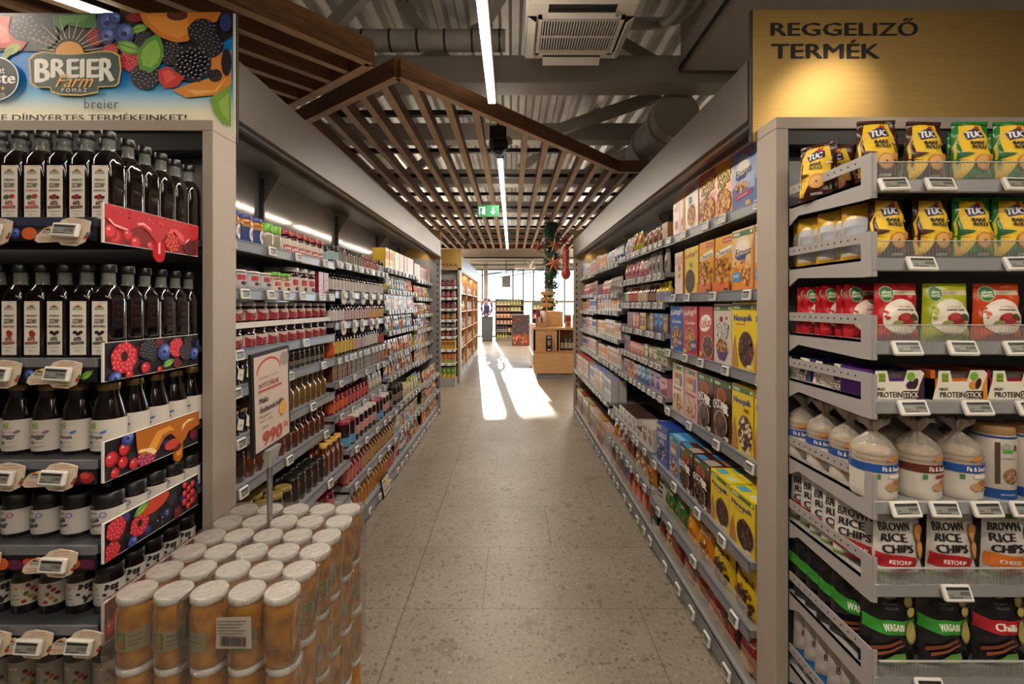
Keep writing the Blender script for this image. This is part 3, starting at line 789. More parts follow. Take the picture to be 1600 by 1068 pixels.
def leaf(a, cu, cv, L, W, rot, c1='#5d9a34', c2='#8cc250'):
    pts = []; n = 9
    for i in range(n + 1): t = i / n; pts.append((L * (t - .5), W * math.sin(PI * t) ** .8 * (1 + .1 * (i % 2))))
    for i in range(n, -1, -1): t = i / n; pts.append((L * (t - .5), -W * math.sin(PI * t) ** .8 * (1 + .1 * (i % 2))))
    c, d = math.cos(rot), math.sin(rot); f = lambda k: [(cu + (x * c - y * d) * k, cv + (x * d + y * c) * k) for x, y in pts[1:-1]]
    a.poly(f(1), ink(c1)); a.poly(f(.72), ink(c2)); a.poly([(cu - L * .5 * c, cv - L * .5 * d), (cu + L * .48 * c, cv + L * .48 * d), (cu + L * .48 * c + .002, cv + L * .48 * d + .003), (cu - L * .5 * c, cv - L * .5 * d + .004)], ink('#3f7424'))

LE = thing('end_shelving', 'dark farm-shop end shelves in a taupe frame, berry prints on their side', 'shelving unit', (-1.55, 1.42, 0))
m = MB()
m.box(-1.056, 1.55, 0, -1.018, 1.68, 2.143, TAUPE, .002); m.box(-2.09, 1.55, 0, -2.05, 1.68, 2.143, TAUPE, .002); m.box(-2.09, 1.55, 2.143, -1.018, 1.68, 2.18, TAUPE, .002)
wobj('frame', m, LE)
m = MB(); m.box(-2.05, 1.655, 0, -1.056, 1.672, 2.143, paint('pale_back_panel', '#8f9190', .3, .2, .02)); m.box(-2.05, 1.64, 0, -1.056, 1.655, 1.70, DARKP); m.box(-2.05, 1.56, 2.08, -1.056, 1.655, 2.143, BLACK); wobj('back_panel', m, LE)
m = MB(); m.box(-2.05, 1.2, 0, -1.06, 1.64, .14, DARKP); wobj('base', m, LE)
LZ = [1.771, 1.4116, 1.152, .934, .73, .515]
def ticket(price):
    mb = price_tag_mesh('price_tag', .066, .036, price); return mb
TK = {p: ticket(p) for p in ('3790', '2790', '2390', '1750', '1650')}
CREAM = ink('#dccbb4')
def die_card():
    mb = MB(); pts = [(-.066, -.010), (-.050, -.030), (-.030, -.036), (.012, -.036), (.030, -.028), (.040, -.012), (.046, .022), (.030, .030), (.004, .036), (-.020, .034), (-.036, .022), (-.042, .012), (-.066, .010)]
    pts = [(-.038, -.022), (-.026, -.034), (.010, -.037), (.032, -.027), (.043, .0), (.047, .026), (.028, .032), (.0, .036), (-.024, .030), (-.038, .014)]
    mb.prism(pts, -.003, 0, CREAM)
    a = Art(mb, front(-.0031)); a.text('EXTRA MAGAS', .008, .0285, .036, .004, ink('#a33a28'), .06); a.text('GYÜMÖLCSTARTALOM', .008, .0222, .05, .004, ink('#a33a28'), .06); a.text('A FARMRÓL', .0, -.0295, .04, .0055, ink('#7a2a20'), 0, .01)
    a.ell(.036, -.014, .007, .004, ink('#b52a30'), 8, .8); a.ell(.040, -.006, .005, .003, ink('#3a6a2a'), 8, .9)
    return mb.mesh('promo_card')
DIE = die_card()
def logo_art(a, cu, cv, w, tiny=True):
    a.ell(cu, cv + w * .16, w * .22, w * .18, ink('#e39a3a'), 10); a.poly([(cu - w * .42, cv + w * .1), (cu - w * .05, cv + w * .22), (cu + w * .2, cv + w * .16), (cu + w * .42, cv + w * .08)], ink('#1d1a18'))
    a.rect(cu - w * .45, cv - w * .16, cu + w * .45, cv + w * .1, ink('#e7e0d2')); a.text('BREIER', cu, cv - w * .03, w * .8, w * .19, ink('#24503a'), 0, .02)
def logo_card():
    mb = MB(); mb.prism([(-.03, -.016), (-.022, -.022), (.03, -.02), (.034, .012), (.01, .02), (-.006, .014), (-.026, -.004)], -.002, 0, CREAM)
    a = Art(mb, front(-.0021)); logo_art(a, .004, .006, .034); a.text('PRÉMIUM ÉS', .0, -.0085, .034, .0035, ink('#a33a28')); a.text('KÉZMŰVES', .0, -.0145, .034, .0035, ink('#a33a28'))
    return mb.mesh('logo_card')
LOGO = logo_card()
TAGPOS = [[(110, '3790'), (-12, '2790')], [(97, '2790'), (2, '2790')], [(90, '2390'), (8, '2390')], [(90, '1750'), (-30, '1750')], [(130, '1750'), (52, '1650'), (-14, '1750')], [(60, '1750'), (150, '1650')]]
for i, z in enumerate(LZ):
    m = MB(); m.box(-2.045, 1.165, z - .022, -1.06, 1.64, z, M('#4e5254', .3, .4) if i > 2 else DARKP); m.box(-2.045, 1.157, z - .020, -1.06, 1.165, z + .002, paint('blue_grey_rail', '#3c4158', .35, .3) if i == 0 else RAIL)
    m.box(-2.045, 1.155, z - .058, -1.06, 1.164, z - .021, BLACK)
    a = Art(m, front(1.155)); a.box = (-2.045, z - .058, -1.06, z - .021)
    for q in range(26):
        x = -1.08 - q * .036; kk = (q + i) % 5
        if kk == 0: blueberry(a, x, z - .039, .014)
        elif kk == 1: leaf(a, x, z - .04, .04, .008, .6)
        elif kk == 2: a.ell(x, z - .040, .02, .015, ink('#9c2026')); a.ell(x - .004, z - .036, .012, .008, ink('#c94a3c'))
        elif kk == 3: a.ell(x, z - .042, .022, .013, ink('#5a1a3a'))
        else: a.ell(x, z - .040, .02, .016, ink('#d2622c'))
    sh = wobj('shelf', m, LE)
    for u, p in TAGPOS[i]:
        x = (u - 800) * 1.145 / 711; zc = z - .036
        new('promo_card', DIE, sh, (x, 1.151, zc)); new('logo_card', LOGO, sh, (x - .066, 1.1525, zc - .006))
        c = new('price_tag', TK[p], sh, (x - .004, 1.143, zc)); c.rotation_euler = (-.2, .06, 0)
# printed side boards
def drip(y, z, r, dn): return [(y + r * 1.1, z + .03), (y - r * 1.1, z + .03)] + [(y - r * math.cos(PI * k / 10), z - dn + r - r * math.sin(PI * k / 10)) for k in range(11)]
PZ = [(1.71, 1.812), (1.3516, 1.4526), (1.093, 1.1975), (.886, .988), (.678, .784)]
rd = random.Random(3)
for i, (z0, z1) in enumerate(PZ):
    m = MB(); m.box(-1.052, 1.165, z0, -1.046, 1.515, z1, WHITE)
    Lw, H = .35, z1 - z0
    a = Art(m, lambda u, v, l, z0=z0: (-1.046 + l, 1.165 + u, z0 + v), None, .00007)
    e = .003; a.box = (e, e * .5, Lw, H - .001)
    a.rect(e, e * .5, Lw, H - .001, ink('#15131a'))
    if i in (1, 2, 3):
        for k in range(15):
            x, y = .02 + k * .0235, .018 + (k * 37 % 5) * .017
            if k % 3 == 0: blackberry(a, x, y, .020, 18)
            elif k % 3 == 1: raspberry(a, x, y, .017, 16, c=('#4a0c14', '#8a1c28', '#b84a54'))
            else: a.ell(x, y, .016, .015, ink('#1c2450')); a.ell(x + .003, y + .003, .010, .009, ink('#33427c'))
    if i == 0:
        a.rect(e, e, Lw, H - .001, ink('#7d1119'))
        for x, y, r in ((.035, .02, .022), (.075, .03, .016), (.10, .012, .018), (.02, .03, .02), (.15, .01, .012)): currant(a, x, y, r)
        raspberry(a, .235, .03, .03, 20, c=('#8c1218', '#e0442e', '#ff8a60')); raspberry(a, .31, .03, .03, 26, c=('#360a0e', '#5a1216', '#8c3030'))
        a.poly([(e, H - .001), (Lw, H - .001), (Lw, .062), (.325, .05), (.30, .046), (.285, .03), (.265, .03), (.25, .06), (.22, .068), (.20, .04), (.185, .025), (.175, .02), (.165, .03), (.14, .05), (.12, .06), (.10, .056), (.08, .045), (.05, .04), (.025, .05), (e, .065)], ink('#b4202a'))
        a.poly([(.012, .060), (.03, .047), (.07, .042), (.075, .046), (.03, .053), (.015, .066)], ink('#f2a09c')); a.poly([(.105, .062), (.125, .066), (.15, .055), (.155, .05), (.15, .06), (.125, .073), (.105, .068)], ink('#f2a09c'))
        a.poly([(.21, .052), (.225, .07), (.25, .075), (.28, .06), (.285, .04), (.265, .045), (.245, .066)], ink('#d8525a')); a.poly([(.285, .035), (.30, .042), (.31, .055), (.30, .05)], ink('#f2b0aa'))
        a.scatter(.17, .085, .15, .012, [ink('#d8424a'), ink('#8e1620')], 24, .004)
        m.prism(drip(1.165 + .184, z0, .022, .034), -1.050, -1.0455, M('#b4202a', .2), 'x'); m.prism([(y + .006, z + .006) for y, z in drip(1.165 + .178, z0 + .004, .004, .02)], -1.0455, -1.0453, M('#f2a09c', .3), 'x')
    elif i == 1:
        raspberry(a, .06, .056, .042, 34, True); blackberry(a, .14, .07, .032); blueberry(a, .20, .058, .025); raspberry(a, .25, .066, .03, 26); currant(a, .13, .02, .016); currant(a, .075, .008, .013); leaf(a, .215, .022, .05, .01, .3); blueberry(a, .03, .004, .02); blackberry(a, .29, .05, .03); blueberry(a, .325, .04, .02); currant(a, .18, .008, .01)
    elif i == 2:
        for x, y, r in ((.02, .055, .02), (.06, .07, .018), (.055, .035, .016), (.03, .015, .014), (.09, .02, .016)): currant(a, x, y, r)
        blueberry(a, .07, .095, .02); raspberry(a, .135, .03, .035, 26, c=('#8a1a3c', '#b8446c', '#e6a0b8')); a.ell(.23, .03, .03, .016, ink('#c9442a'))
        a.poly([(.095, H - .001), (Lw, H - .001), (Lw, .06), (.30, .05), (.285, .03), (.265, .02), (.25, .04), (.225, .065), (.20, .06), (.175, .03), (.155, .02), (.14, .035), (.115, .03), (.10, .05)], ink('#b5661a'))
        a.poly([(.14, .05), (.17, .085), (.22, .09), (.24, .07), (.22, .075), (.19, .07), (.17, .04), (.155, .03)], ink('#e5993a')); a.poly([(.10, .045), (.13, .04), (.16, .022), (.17, .03), (.15, .045), (.11, .052)], ink('#f7d79a')); a.poly([(.27, .06), (.29, .08), (.33, .085), (.3, .09), (.275, .08)], ink('#f7d79a'))
        m.prism(drip(1.165 + .262, z0, .018, .034), -1.050, -1.0455, M('#b5661a', .2), 'x'); m.prism(drip(1.165 + .262, z0 + .006, .010, .022), -1.0455, -1.0453, M('#e0943a', .3), 'x')
    elif i == 3:
        raspberry(a, .035, .075, .03, 26); raspberry(a, .02, .02, .026, 22); raspberry(a, .11, .05, .032, 26, True); a.ell(.17, .085, .05, .022, ink('#c9442a'), 16, .2); leaf(a, .115, .09, .06, .012, .4); blueberry(a, .085, .012, .016)
        for k in range(9): currant(a, .30 + .02 * math.sin(k * 2.1), .02 + k * .009, .011)
        a.scatter(.22, .03, .05, .02, [ink('#a8a6b0')], 10, .003)
    else:
        a.rect(e, e, Lw, H - .002, ink('#5d0d16'))
        for k in range(14): currant(a, .02 + k * .024, .02 + .06 * rd.random(), .018)
    wobj('print_board', m, LE)

def syrup(flavour, fc, dots):
    b = MB(); LQ = M('#0d0708', .08, coat=.8)
    b.sq([(.0255, 0, .8), (.0278, .004, .9), (.0278, .150, .9), (.0262, .168, .75), (.019, .186, .2), (.0165, .192, 0)], LQ, 24, cap1=True)
    nk = MB(); nk.lathe([(.0165, .191), (.0140, .200), (.0140, .226)], BOTTLEGLASS, 14, cap0=False)
    c = MB(); c.lathe([(.0165, .226), (.0172, .229), (.0172, .245), (.016, .247)], M('#0b0b0c', .3), 16); c.lathe([(.0178, .232), (.0178, .234)], M('#2a2a2b', .3), 16, cap0=False, cap1=False)
    l = MB(); l.box(-.0205, -.0283, .006, .0205, -.0278, .148, M('#e9e1d3', .6))
    a = Art(l, front(-.0284), None, .00007)
    K = ink('#2a2522'); a.rect(-.004, .1445, .016, .1452, ink('#8a8478')); logo_art(a, 0, .129, .03)
    a.text('PRÉMIUM', 0, .110, .026, .0065, K, 0, .03); a.text('SZÖRP', 0, .0965, .026, .014, K, 0, .04)
    a.text(flavour, 0, .082, .031, .006, ink(fc), 0, .04)
    for x, y, r, col in dots: a.ell(x, y, r, r * .75, ink(col), 9, .3)
    a.text('60%', 0, .049, .019, .011, ink(fc), .05, .04); a.poly([(-.0165, .034), (.0165, .036), (.0165, .042), (-.0165, .040)], ink(fc)); a.text('GYÜMÖLCS', 0, .038, .026, .0035, ink('#d8d0c2'), .06)
    a.rect(-.014, .0262, .014, .0272, ink('#8a8478')); a.text('0,5 l', 0, .017, .013, .005, ink('#5a544c'))
    return Kind('syrup_bottle', 'bottle', 'dark square syrup bottle', 'syrup bottles', b, [('neck', nk), ('cap', c), ('label', l)], .0556, .0556, .247)
SY = {'cran': syrup('VÖRÖSÁFONYA', '#5a1a20', [(-.008, .064, .006, '#6e1018'), (.0, .067, .006, '#8c1820'), (.008, .063, .006, '#5a0c14'), (-.002, .061, .005, '#a02830')]),
      'straw': syrup('SZAMÓCA', '#b22a2e', [(-.007, .064, .008, '#2f6a2e'), (.007, .066, .008, '#c03438')]),
      'rasp': syrup('MÁLNA', '#8c2620', [(.0, .066, .007, '#8c2018'), (.003, .061, .009, '#a83428')]),
      'black': syrup('FEKETE RIBIZLI', '#2a2426', [(-.007, .066, .006, '#1c1a1e'), (.001, .062, .006, '#141216'), (.008, .066, .006, '#222026')])}
SYD = {'cran': 'cranberry', 'straw': 'strawberry', 'rasp': 'red raspberry', 'black': 'blackcurrant'}
for sh, names in ((0, ['cran', 'cran', 'cran', 'straw', 'straw', 'straw', 'straw']), (1, ['black', 'black', 'black', 'rasp', 'rasp', 'rasp', 'rasp'])):
    for i, nm in enumerate(names):
        for j in range(6):
            if i > 0 and j > 1: continue
            k = SY[nm]; x = -1.0905 - i * .0598; y = 1.204 + .028 + j * .0602
            shn = ('top', 'second')[sh]
            if i == 0 and j: lab = 'dark syrup bottle, %s one back along the berry-print board, %s farm shelf' % (ORD[j], shn)
            elif j: lab = 'dark syrup bottle standing behind the %s in the front row, %s farm shelf' % (ORD[i], shn)
            else: lab = 'dark %s syrup bottle, %s in the front row from the frame, %s farm shelf' % (SYD[nm], ORD[i], shn)
            k.put((x + R.uniform(-.001, .001), y, LZ[sh]), R.uniform(-.05, .05), lab, 'syrup bottles on the %s farm shelf' % shn)

def juice(name, c1, c2):
    b = MB(); LQ = M('#120b0c', .1, coat=.8)
    b.lathe([(.034, 0), (.038, .006), (.038, .092), (.036, .105), (.027, .14), (.0235, .155), (.0235, .168)], LQ, 22)
    c = MB(); c.lathe([(.0245, .168), (.0252, .170), (.0252, .185), (.024, .187)], M('#8a744a', .35, .7), 20)
    l = MB(); l.lathe([(.0386, .010), (.0386, .092)], M('#cdc5bc', .6), 40, cap0=False, cap1=False)
    a = Art(l, cyl(.0388), .012)
    a.ell(-.006, .078, .008, .006, ink('#6f9a34'), 9); a.ell(-.002, .082, .006, .004, ink('#9cc45a'), 8, .5); a.rect(-.014, .070, .004, .0712, ink('#3f6a2a'))
    a.text('90%', -.012, .060, .008, .005, ink('#4a4a50')); a.text('100% gyümölcs', .004, .0602, .018, .003, ink('#8a4a4a')); a.ell(.019, .060, .008, .004, ink(c2), 8, .4)
    a.text(name, -.001, .047, .036, .0115, ink('#2a2730'), 0, .03, .2); a.ell(-.012, .033, .006, .004, ink(c2), 8, .3); a.text('100% juice', .006, .034, .018, .004, ink('#6a6a72'), 0, 0, .3); a.rect(-.014, .022, .018, .023, ink('#8a868a'))
    return Kind('juice_bottle', 'bottle', 'stubby dark juice bottle', 'juice bottles', b, [('cap', c), ('label', l)], .077, .077, .187)
JU = [juice('áfonya', '#3a4a8c', '#4a78b4'), juice('áfonya', '#3a4a8c', '#4a78b4'), juice('meggy', '#6a3a5c', '#8a6a84'), juice('meggy', '#6a3a5c', '#7a6a74')]
for i in range(6):
    for j in range(5):
        if i > 0 and j > 1: continue
        k = JU[min(i, 3)]; nm = 'blueberry' if i < 2 else 'sour cherry'
        if i == 0 and j: lab = 'stubby juice bottle, %s one back along the berry-print board' % ORD[j]
        elif j: lab = 'stubby juice bottle standing behind the %s of the front row' % ORD[i]
        else: lab = 'stubby %s juice bottle with grey label, %s in its front row from the frame' % (nm, ORD[i])
        k.put((-1.101 - i * .0795, 1.205 + .039 + j * .078, LZ[2]), R.uniform(-.12, .12), lab, 'juice bottles on the third farm shelf')
def jamart(c, script):
    def f(a, r, h, z0, z1):
        a.text('BREIER', -.008, z1 - .009, .018, .005, ink('#3a3634')); a.ell(.014, z1 - .014, .008, .007, ink(c), 12); a.ell(.014, z1 - .014, .006, .005, ink('#c9c2d0'), 10); a.text('HAZAI', .014, z1 - .014, .009, .003, ink(c))
        a.text(script[0], -.006, z1 - .026, .028, .013, ink('#1a1420'), .25, .045, .5); a.text(script[1], -.004, z1 - .040, .032, .013, ink('#1a1420'), .25, .045, .5); a.rect(-.018, z0 + .006, .006, z0 + .007, ink('#77727a'))
    return f
J4 = [jar('jam_jar', 'jar', 'black-lidded jam jar', 'jam jars', .036, .113, '#140c0d', '#151516', '#c2bdb6', (.1, .66), jamart(c, s), lidh=.03, lidr=.97, n=22, neck=.95) for c, s in (('#4a4a90', ('Erdei', 'Málna')), ('#4a4488', ('Kék', 'Áfonya')), ('#8c2a30', ('Kajszi', 'Meggy')))]
def cowart(mode):
    def f(a, r, h, z0, z1):
        logo_art(a, -.006, z1 - .016, .02)
        a.text('EXTRA', -.006, z0 + .028, .016, .004, ink('#6a4038')); a.text('LEKVÁR', -.006, z0 + .018, .02, .005, ink('#3a2a26'))
        if mode == 0:
            q = random.Random(5); a.dots([(.014 + .026 * q.random(), z0 + .006 + (z1 - z0 - .012) * q.random(), .005, .0038, q.random() * 3) for _ in range(14)], ink('#1e1c1e'), 8)
        else:
            for k in range(7): a.ell(.012 + .004 * k, z0 + .01 + (k * 7 % 5) * .01, .006, .005, ink(('#8a2a22', '#4a6a2c', '#5a1c20', '#a86a2c')[k % 4]), 8, k)
        a.rect(-.016, z0 + .006, .006, z0 + .0075, ink('#77727a'))
    return f
J5 = [jar('jam_jar', 'jar', 'dark fruit jar', 'fruit jars', .033, .122, '#150d0d', '#1a1716', l, (.2, .68), cowart(mo), lidh=.018, lidr=.95, n=22, neck=.95) for l, mo in (('#b9b3ac', 0), ('#b9b0a2', 1))]
J6 = [jar('jam_jar', 'jar', 'dark tall fruit jar', 'tall fruit jars', .035, .125, '#140d0c', '#1c1918', '#857f72', (.1, .72), cowart(1), lidh=.018, lidr=.95, n=22, neck=.95)]
for sh, kinds, pitch, x0, nm in ((3, [J4[1], J4[1], J4[0], J4[2], J4[2], J4[0]], .0795, -1.096, 'fourth'), (4, [J5[0], J5[0], J5[1], J5[1], J5[0], J5[1]], .0735, -1.092, 'fifth'), (5, J6 * 6, .075, -1.092, 'sixth')):
    for i in range(6):
        for j in range(5):
            if i > 0 and j > 1: continue
            k = kinds[i]
            if i == 0 and j: lab = 'dark jam jar, %s one back along the print board, %s farm shelf' % (ORD[j], nm)
            elif j: lab = 'dark jam jar standing behind the %s of the front row, %s farm shelf' % (ORD[i], nm)
            else: lab = '%s, %s in the front row from the frame, %s farm shelf' % (k.desc, ORD[i], nm)
            k.put((x0 - i * pitch, 1.2 + .036 + j * (k.d + .003), LZ[sh]), R.uniform(-.2, .2), lab, 'jam jars on the %s farm shelf' % nm)

# fruit sign above the farm stand (lettering placed on the board by its real position)
m = MB(); m.box(-2.09, 1.684, 2.15, -1.018, 1.694, 2.628, M('#101012', .5))
kx = 711 / 1.684; SIGNBOX = (-2.088, 2.152, -1.0225, 2.6255)
PU = lambda u, v: ((u - 800) / kx, EYE + (476 - v) / kx)
px = lambda x, y: PU(x / 4.21, 10 + y / 4.21)
m.box(-2.09, 1.682, 2.15, -1.022, 1.684, 2.626, M('#f0ead0', .5))
a = Art(m, front(1.682), None, .00008)
a.box = SIGNBOX
def ps(L, mat): a.poly([px(x, y) for x, y in L], mat)
def pe(x, y, rx, ry, mat, n=16, rot=0): u, v = px(x, y); a.ell(u, v, rx / 4.21 / kx, ry / 4.21 / kx, mat, n, rot)
def pr(f, x, y, r, *k, **kw): u, v = px(x, y); f(a, u, v, r / 4.21 / kx, *k, **kw)
def ptx(t, x0, y0, x1, y1, mat, **kw):
    u0, v1 = px(x0, y0); u1, v0 = px(x1, y1); a.text(t, (u0 + u1) / 2, (v0 + v1) / 2, u1 - u0, v1 - v0, mat, **kw)
sky0 = [(2, 118, 214), (10, 132, 224), (30, 146, 230), (64, 162, 232), (104, 180, 232), (150, 200, 230), (196, 218, 224), (226, 230, 210), (240, 236, 204)]
ps([(-900, 40), (1536, 40), (1536, 420), (-900, 420)], ink('#0a84d8'))
for i in range(40):
    tt = i / 40 * 8; c0_, c1_ = sky0[int(tt)], sky0[min(8, int(tt) + 1)]; c = tuple(int(p + (q_ - p) * (tt % 1)) for p, q_ in zip(c0_, c1_))
    y0 = 410 + i * 7.5; ps([(-900, y0), (1536, y0), (1536, y0 + 300), (-900, y0 + 300)], ink('#%02x%02x%02x' % c))
ps([(-900, 700), (1536, 700), (1536, 860), (-900, 860)], ink('#f0ecd0'))
ps([(-900, 40), (1536, 40), (1536, 200), (1180, 420), (900, 300), (820, 420), (640, 330), (220, 300), (-900, 300)], ink('#1c1a20'))
for x in (-700, -450, -200): pr(raspberry, x, 180, 120); pr(blackberry, x + 130, 160, 100)
ps([(-60, 70), (85, 75), (70, 150), (190, 250), (150, 300), (40, 280), (-60, 290)], ink('#c03a34')); ps([(0, 120), (60, 150), (80, 240), (20, 250)], ink('#e07a6a'))
pe(95, 290, 60, 32, ink('#9ab04a'), 10, .5); pe(60, 320, 60, 22, ink('#7a9438'), 10, .8)
pr(blackberry, 170, 150, 95); pr(blackberry, 290, 190, 105); pr(blackberry, 330, 120, 60)
ps([(350, 66), (640, 62), (650, 150), (560, 150), (450, 130), (420, 170), (370, 130)], ink('#3f7c3a')); ps([(400, 70), (600, 64), (560, 110), (430, 120)], ink('#5a9a4a'))
pr(raspberry, 640, 210, 60, c=('#6c0f16', '#a8202a', '#d85a5a')); pr(raspberry, 740, 300, 50); pr(raspberry, 880, 360, 80, 36)
pe(690, 210, 40, 30, ink('#c02a30')); pr(blueberry, 720, 120, 75); pr(blueberry, 715, 205, 55); pr(blueberry, 830, 190, 70); pr(blueberry, 770, 90, 40)
leafp = lambda x, y, L, W, r, **k: leaf(a, *px(x, y), L / 4.21 / kx, W / 4.21 / kx, r, **k)
leafp(860, 280, 190, 40, -.3); leafp(930, 160, 120, 30, .3)
pe(905, 85, 60, 30, ink('#8a1820')); pr(blackberry, 960, 230, 60)
ps([(935, 58), (1470, 44), (1440, 110), (1330, 150), (1250, 240), (1170, 250), (1060, 210), (960, 120)], ink('#d98022')); ps([(980, 70), (1250, 100), (1260, 180), (1190, 225), (1090, 190), (1000, 120)], ink('#ea9a3a')); pe(1180, 68, 70, 38, ink('#5a2c14'), 14)
ps([(1400, 330), (1535, 300), (1535, 520), (1440, 590), (1240, 608), (1150, 560), (1250, 520), (1400, 480)], ink('#de8c34')); ps([(1240, 560), (1420, 560), (1500, 480), (1440, 570), (1300, 590)], ink('#f2b25c'))
pr(blackberry, 970, 470, 95, 32); pr(blackberry, 1140, 320, 85, 30)
pr(blackberry, 1345, 180, 95, 32); pr(blackberry, 1400, 270, 85); pr(blackberry, 1280, 390, 125, 46); pr(blackberry, 1430, 465, 45, 12)
leafp(1010, 330, 290, 80, 1.25)
ps([(1060, 430), (1120, 405), (1230, 480), (1180, 540), (1100, 550), (1062, 500)], ink('#c8302a')); ps([(1085, 440), (1130, 430), (1180, 480), (1110, 520)], ink('#e8584a'))
ps([(1400, 610), (1530, 530), (1535, 800), (1480, 780), (1420, 700)], ink('#7aa83e')); ps([(1450, 640), (1520, 580), (1520, 760), (1480, 720)], ink('#98c45a'))
pe(1500, 120, 40, 60, ink('#2c3a78')); pe(1505, 380, 34, 90, ink('#241418'))
for k in range(13):
    an = math.radians(12 + k * 13); r0, r1 = 100, 250 if k % 2 else 200
    x, y = 480 + r0 * math.cos(an), 325 - r0 * math.sin(an); x2, y2 = 480 + r1 * 1.12 * math.cos(an), 325 - r1 * .95 * math.sin(an)
    nx, ny = 3 * math.sin(an), 3 * math.cos(an); ps([(x - nx, y - ny), (x2 - nx * .5, y2 - ny * .5), (x2 + nx * .5, y2 + ny * .5), (x + nx, y + ny)], ink('#d9c084'))
pe(482, 320, 92, 76, ink('#eea224'), 22)
sh_ = [(215, 360), (250, 325), (310, 310), (400, 322), (480, 326), (600, 318), (700, 304), (770, 310), (812, 335), (822, 430), (806, 520), (780, 540), (672, 545), (668, 580), (560, 600), (420, 596), (362, 575), (356, 548), (262, 545), (226, 520)]
ps(sh_, ink('#d8b254')); cx_, cy_ = 518, 440
ps([(cx_ + (x - cx_) * .965, cy_ + (y - cy_) * .935) for x, y in sh_], ink('#22452f'))
ps([(372, 510), (664, 510), (658, 572), (560, 588), (420, 584), (376, 565)], ink('#1d3c29'))
ptx('B', 262, 362, 350, 510, ink('#f2efe6'), bold=.045); ptx('REIE', 368, 362, 670, 480, ink('#f2efe6'), bold=.045); ptx('R', 684, 358, 772, 502, ink('#f2efe6'), bold=.045)
ptx('Farm', 392, 462, 640, 545, ink('#e2a83a'), shear=.5, bold=.02); ptx('POMÁZ', 434, 545, 598, 575, ink('#f2efe6'), spacing=1.5)
pe(8, 488, 148, 142, ink('#e8e8e4'), 30); pe(8, 488, 140, 134, ink('#16161a'), 30)
ptx('Great', -60, 410, 62, 455, ink('#e8e6e0'), bold=.0); ptx('Taste', -120, 450, 130, 520, ink('#f0eee8'), bold=.03)
for x in (-20, 12, 52): ps([(x + 16 * math.sin(k * PI / 5) * (1 if k % 2 == 0 else .45), 552 - 16 * math.cos(k * PI / 5) * (1 if k % 2 == 0 else .45)) for k in range(10)], ink('#d8b060'))
ptx('2025', 8, 585, 66, 612, ink('#d8d4c8'), rot=.25)
ptx('breier', 582, 622, 806, 684, ink('#3a4650'), spacing=1.05)
a.box = None
ptx('KERESSE DÍJNYERTES TERMÉKEINKET!', -240, 714, 1248, 776, ink('#2e2c2a'), bold=.02)
tag(obj('fruit_sign', m), 'wide fruit-and-berry sign board on top of the farm stand', 'sign')

# ================================================================ breakfast end shelves
RE = thing('end_shelving', 'grey end shelves with perforated side guards in a taupe frame, full of snacks', 'shelving unit', (1.44, 1.42, 0))
m = MB(); m.box(.898, 1.55, 0, .942, 1.67, 2.15, TAUPE, .002); m.box(1.93, 1.55, 0, 1.97, 1.67, 2.15, TAUPE, .002); m.box(.898, 1.55, 2.15, 1.97, 1.67, 2.19, TAUPE, .002); wobj('frame', m, RE)
m = MB(); m.box(.942, 1.645, 0, 1.93, 1.662, 2.15, paint('grey_panel', '#7d7f80', .4, .2, .02)); m.box(.942, 1.56, 2.1, 1.93, 1.645, 2.15, BLACK); m.box(.942, 1.56, 0, .95, 1.645, 2.1, BLACK); wobj('back_panel', m, RE)
m = MB(); m.box(.96, 1.25, 0, 1.92, 1.64, .14, STEEL); wobj('base', m, RE)
RZ = [1.878, 1.672, 1.453, 1.298, 1.035, .818, .575, .33]
RT = [[1395, 1467, 1588], [1438, 1590], [1415, 1502, 1590], [1425, 1525, 1610], [1413, 1474, 1540, 1600], [1493], [1450], [1500]]
GUARD = paint('pale_grey_guard', '#a5a2a0', .42, .15, .03)
TR = price_tag_mesh('price_tag', .074, .040, '3990'); TR2 = price_tag_mesh('price_tag', .074, .040, '4990'); TR3 = price_tag_mesh('price_tag', .074, .04, '3290')
for i, z in enumerate(RZ):
    m = MB(); m.box(.95, 1.20, z - .02, 1.92, 1.64, z, STEEL); m.box(.95, 1.19, z - .034, 1.92, 1.20, z + .002, STEEL, .003); sh = wobj('shelf', m, RE)
    m = MB(); X0, X1 = .943, .9465
    m.box(X0, 1.195, z + .044, X1, 1.548, z + .072, GUARD); m.box(X0, 1.195, z - .048, X1, 1.230, z + .044, GUARD); m.prism([(1.23, z - .048), (1.50, z - .034), (1.548, z - .060), (1.548, z + .004), (1.23, z + .004)], X0, X1, GUARD, 'x')
    m.box(X0, 1.23, z - .004, X1 + .022, 1.545, z + .004, GUARD); m.box(X1, 1.192, z - .048, .957, 1.195, z + .07, GUARD)
    for k in range(11): m.tube([(X0 - .0006, 1.25 + k * .027, z + .058), (X0 + .001, 1.25 + k * .027, z + .058)], .0028, BLACK, 8)
    wobj('side_guard', m, RE)
    if i not in (3, 4):
        m = MB(); m.box(.958, 1.1885, z + .002, 1.92, 1.1915, z + .046, ACRYLIC)
        for k in range(106): m.box(.962 + k * .009, 1.1865, z + .003, .9638 + k * .009, 1.1885, z + .045, ACRYLIC)
        m.box(.958, 1.186, z + .0435, 1.92, 1.1915, z + .046, M('#b9b9b6', .3)); wobj('acrylic_front', m, RE)
    for u in RT[i]:
        x = (u - 800) * 1.185 / 711; c = new('price_tag', (TR, TR2, TR3, TR)[i % 4], sh, (x, 1.187, z - .018)); c.rotation_euler = (-.42, R.uniform(-.03, .03), 0)
m = MB(); m.box(.884, 1.672, 2.15, 1.99, 1.678, 2.632, GOLD); m.box(.880, 1.671, 2.15, .884, 1.69, 2.634, BLACK); m.box(.884, 1.678, 2.15, 1.99, 1.69, 2.634, BLACK)
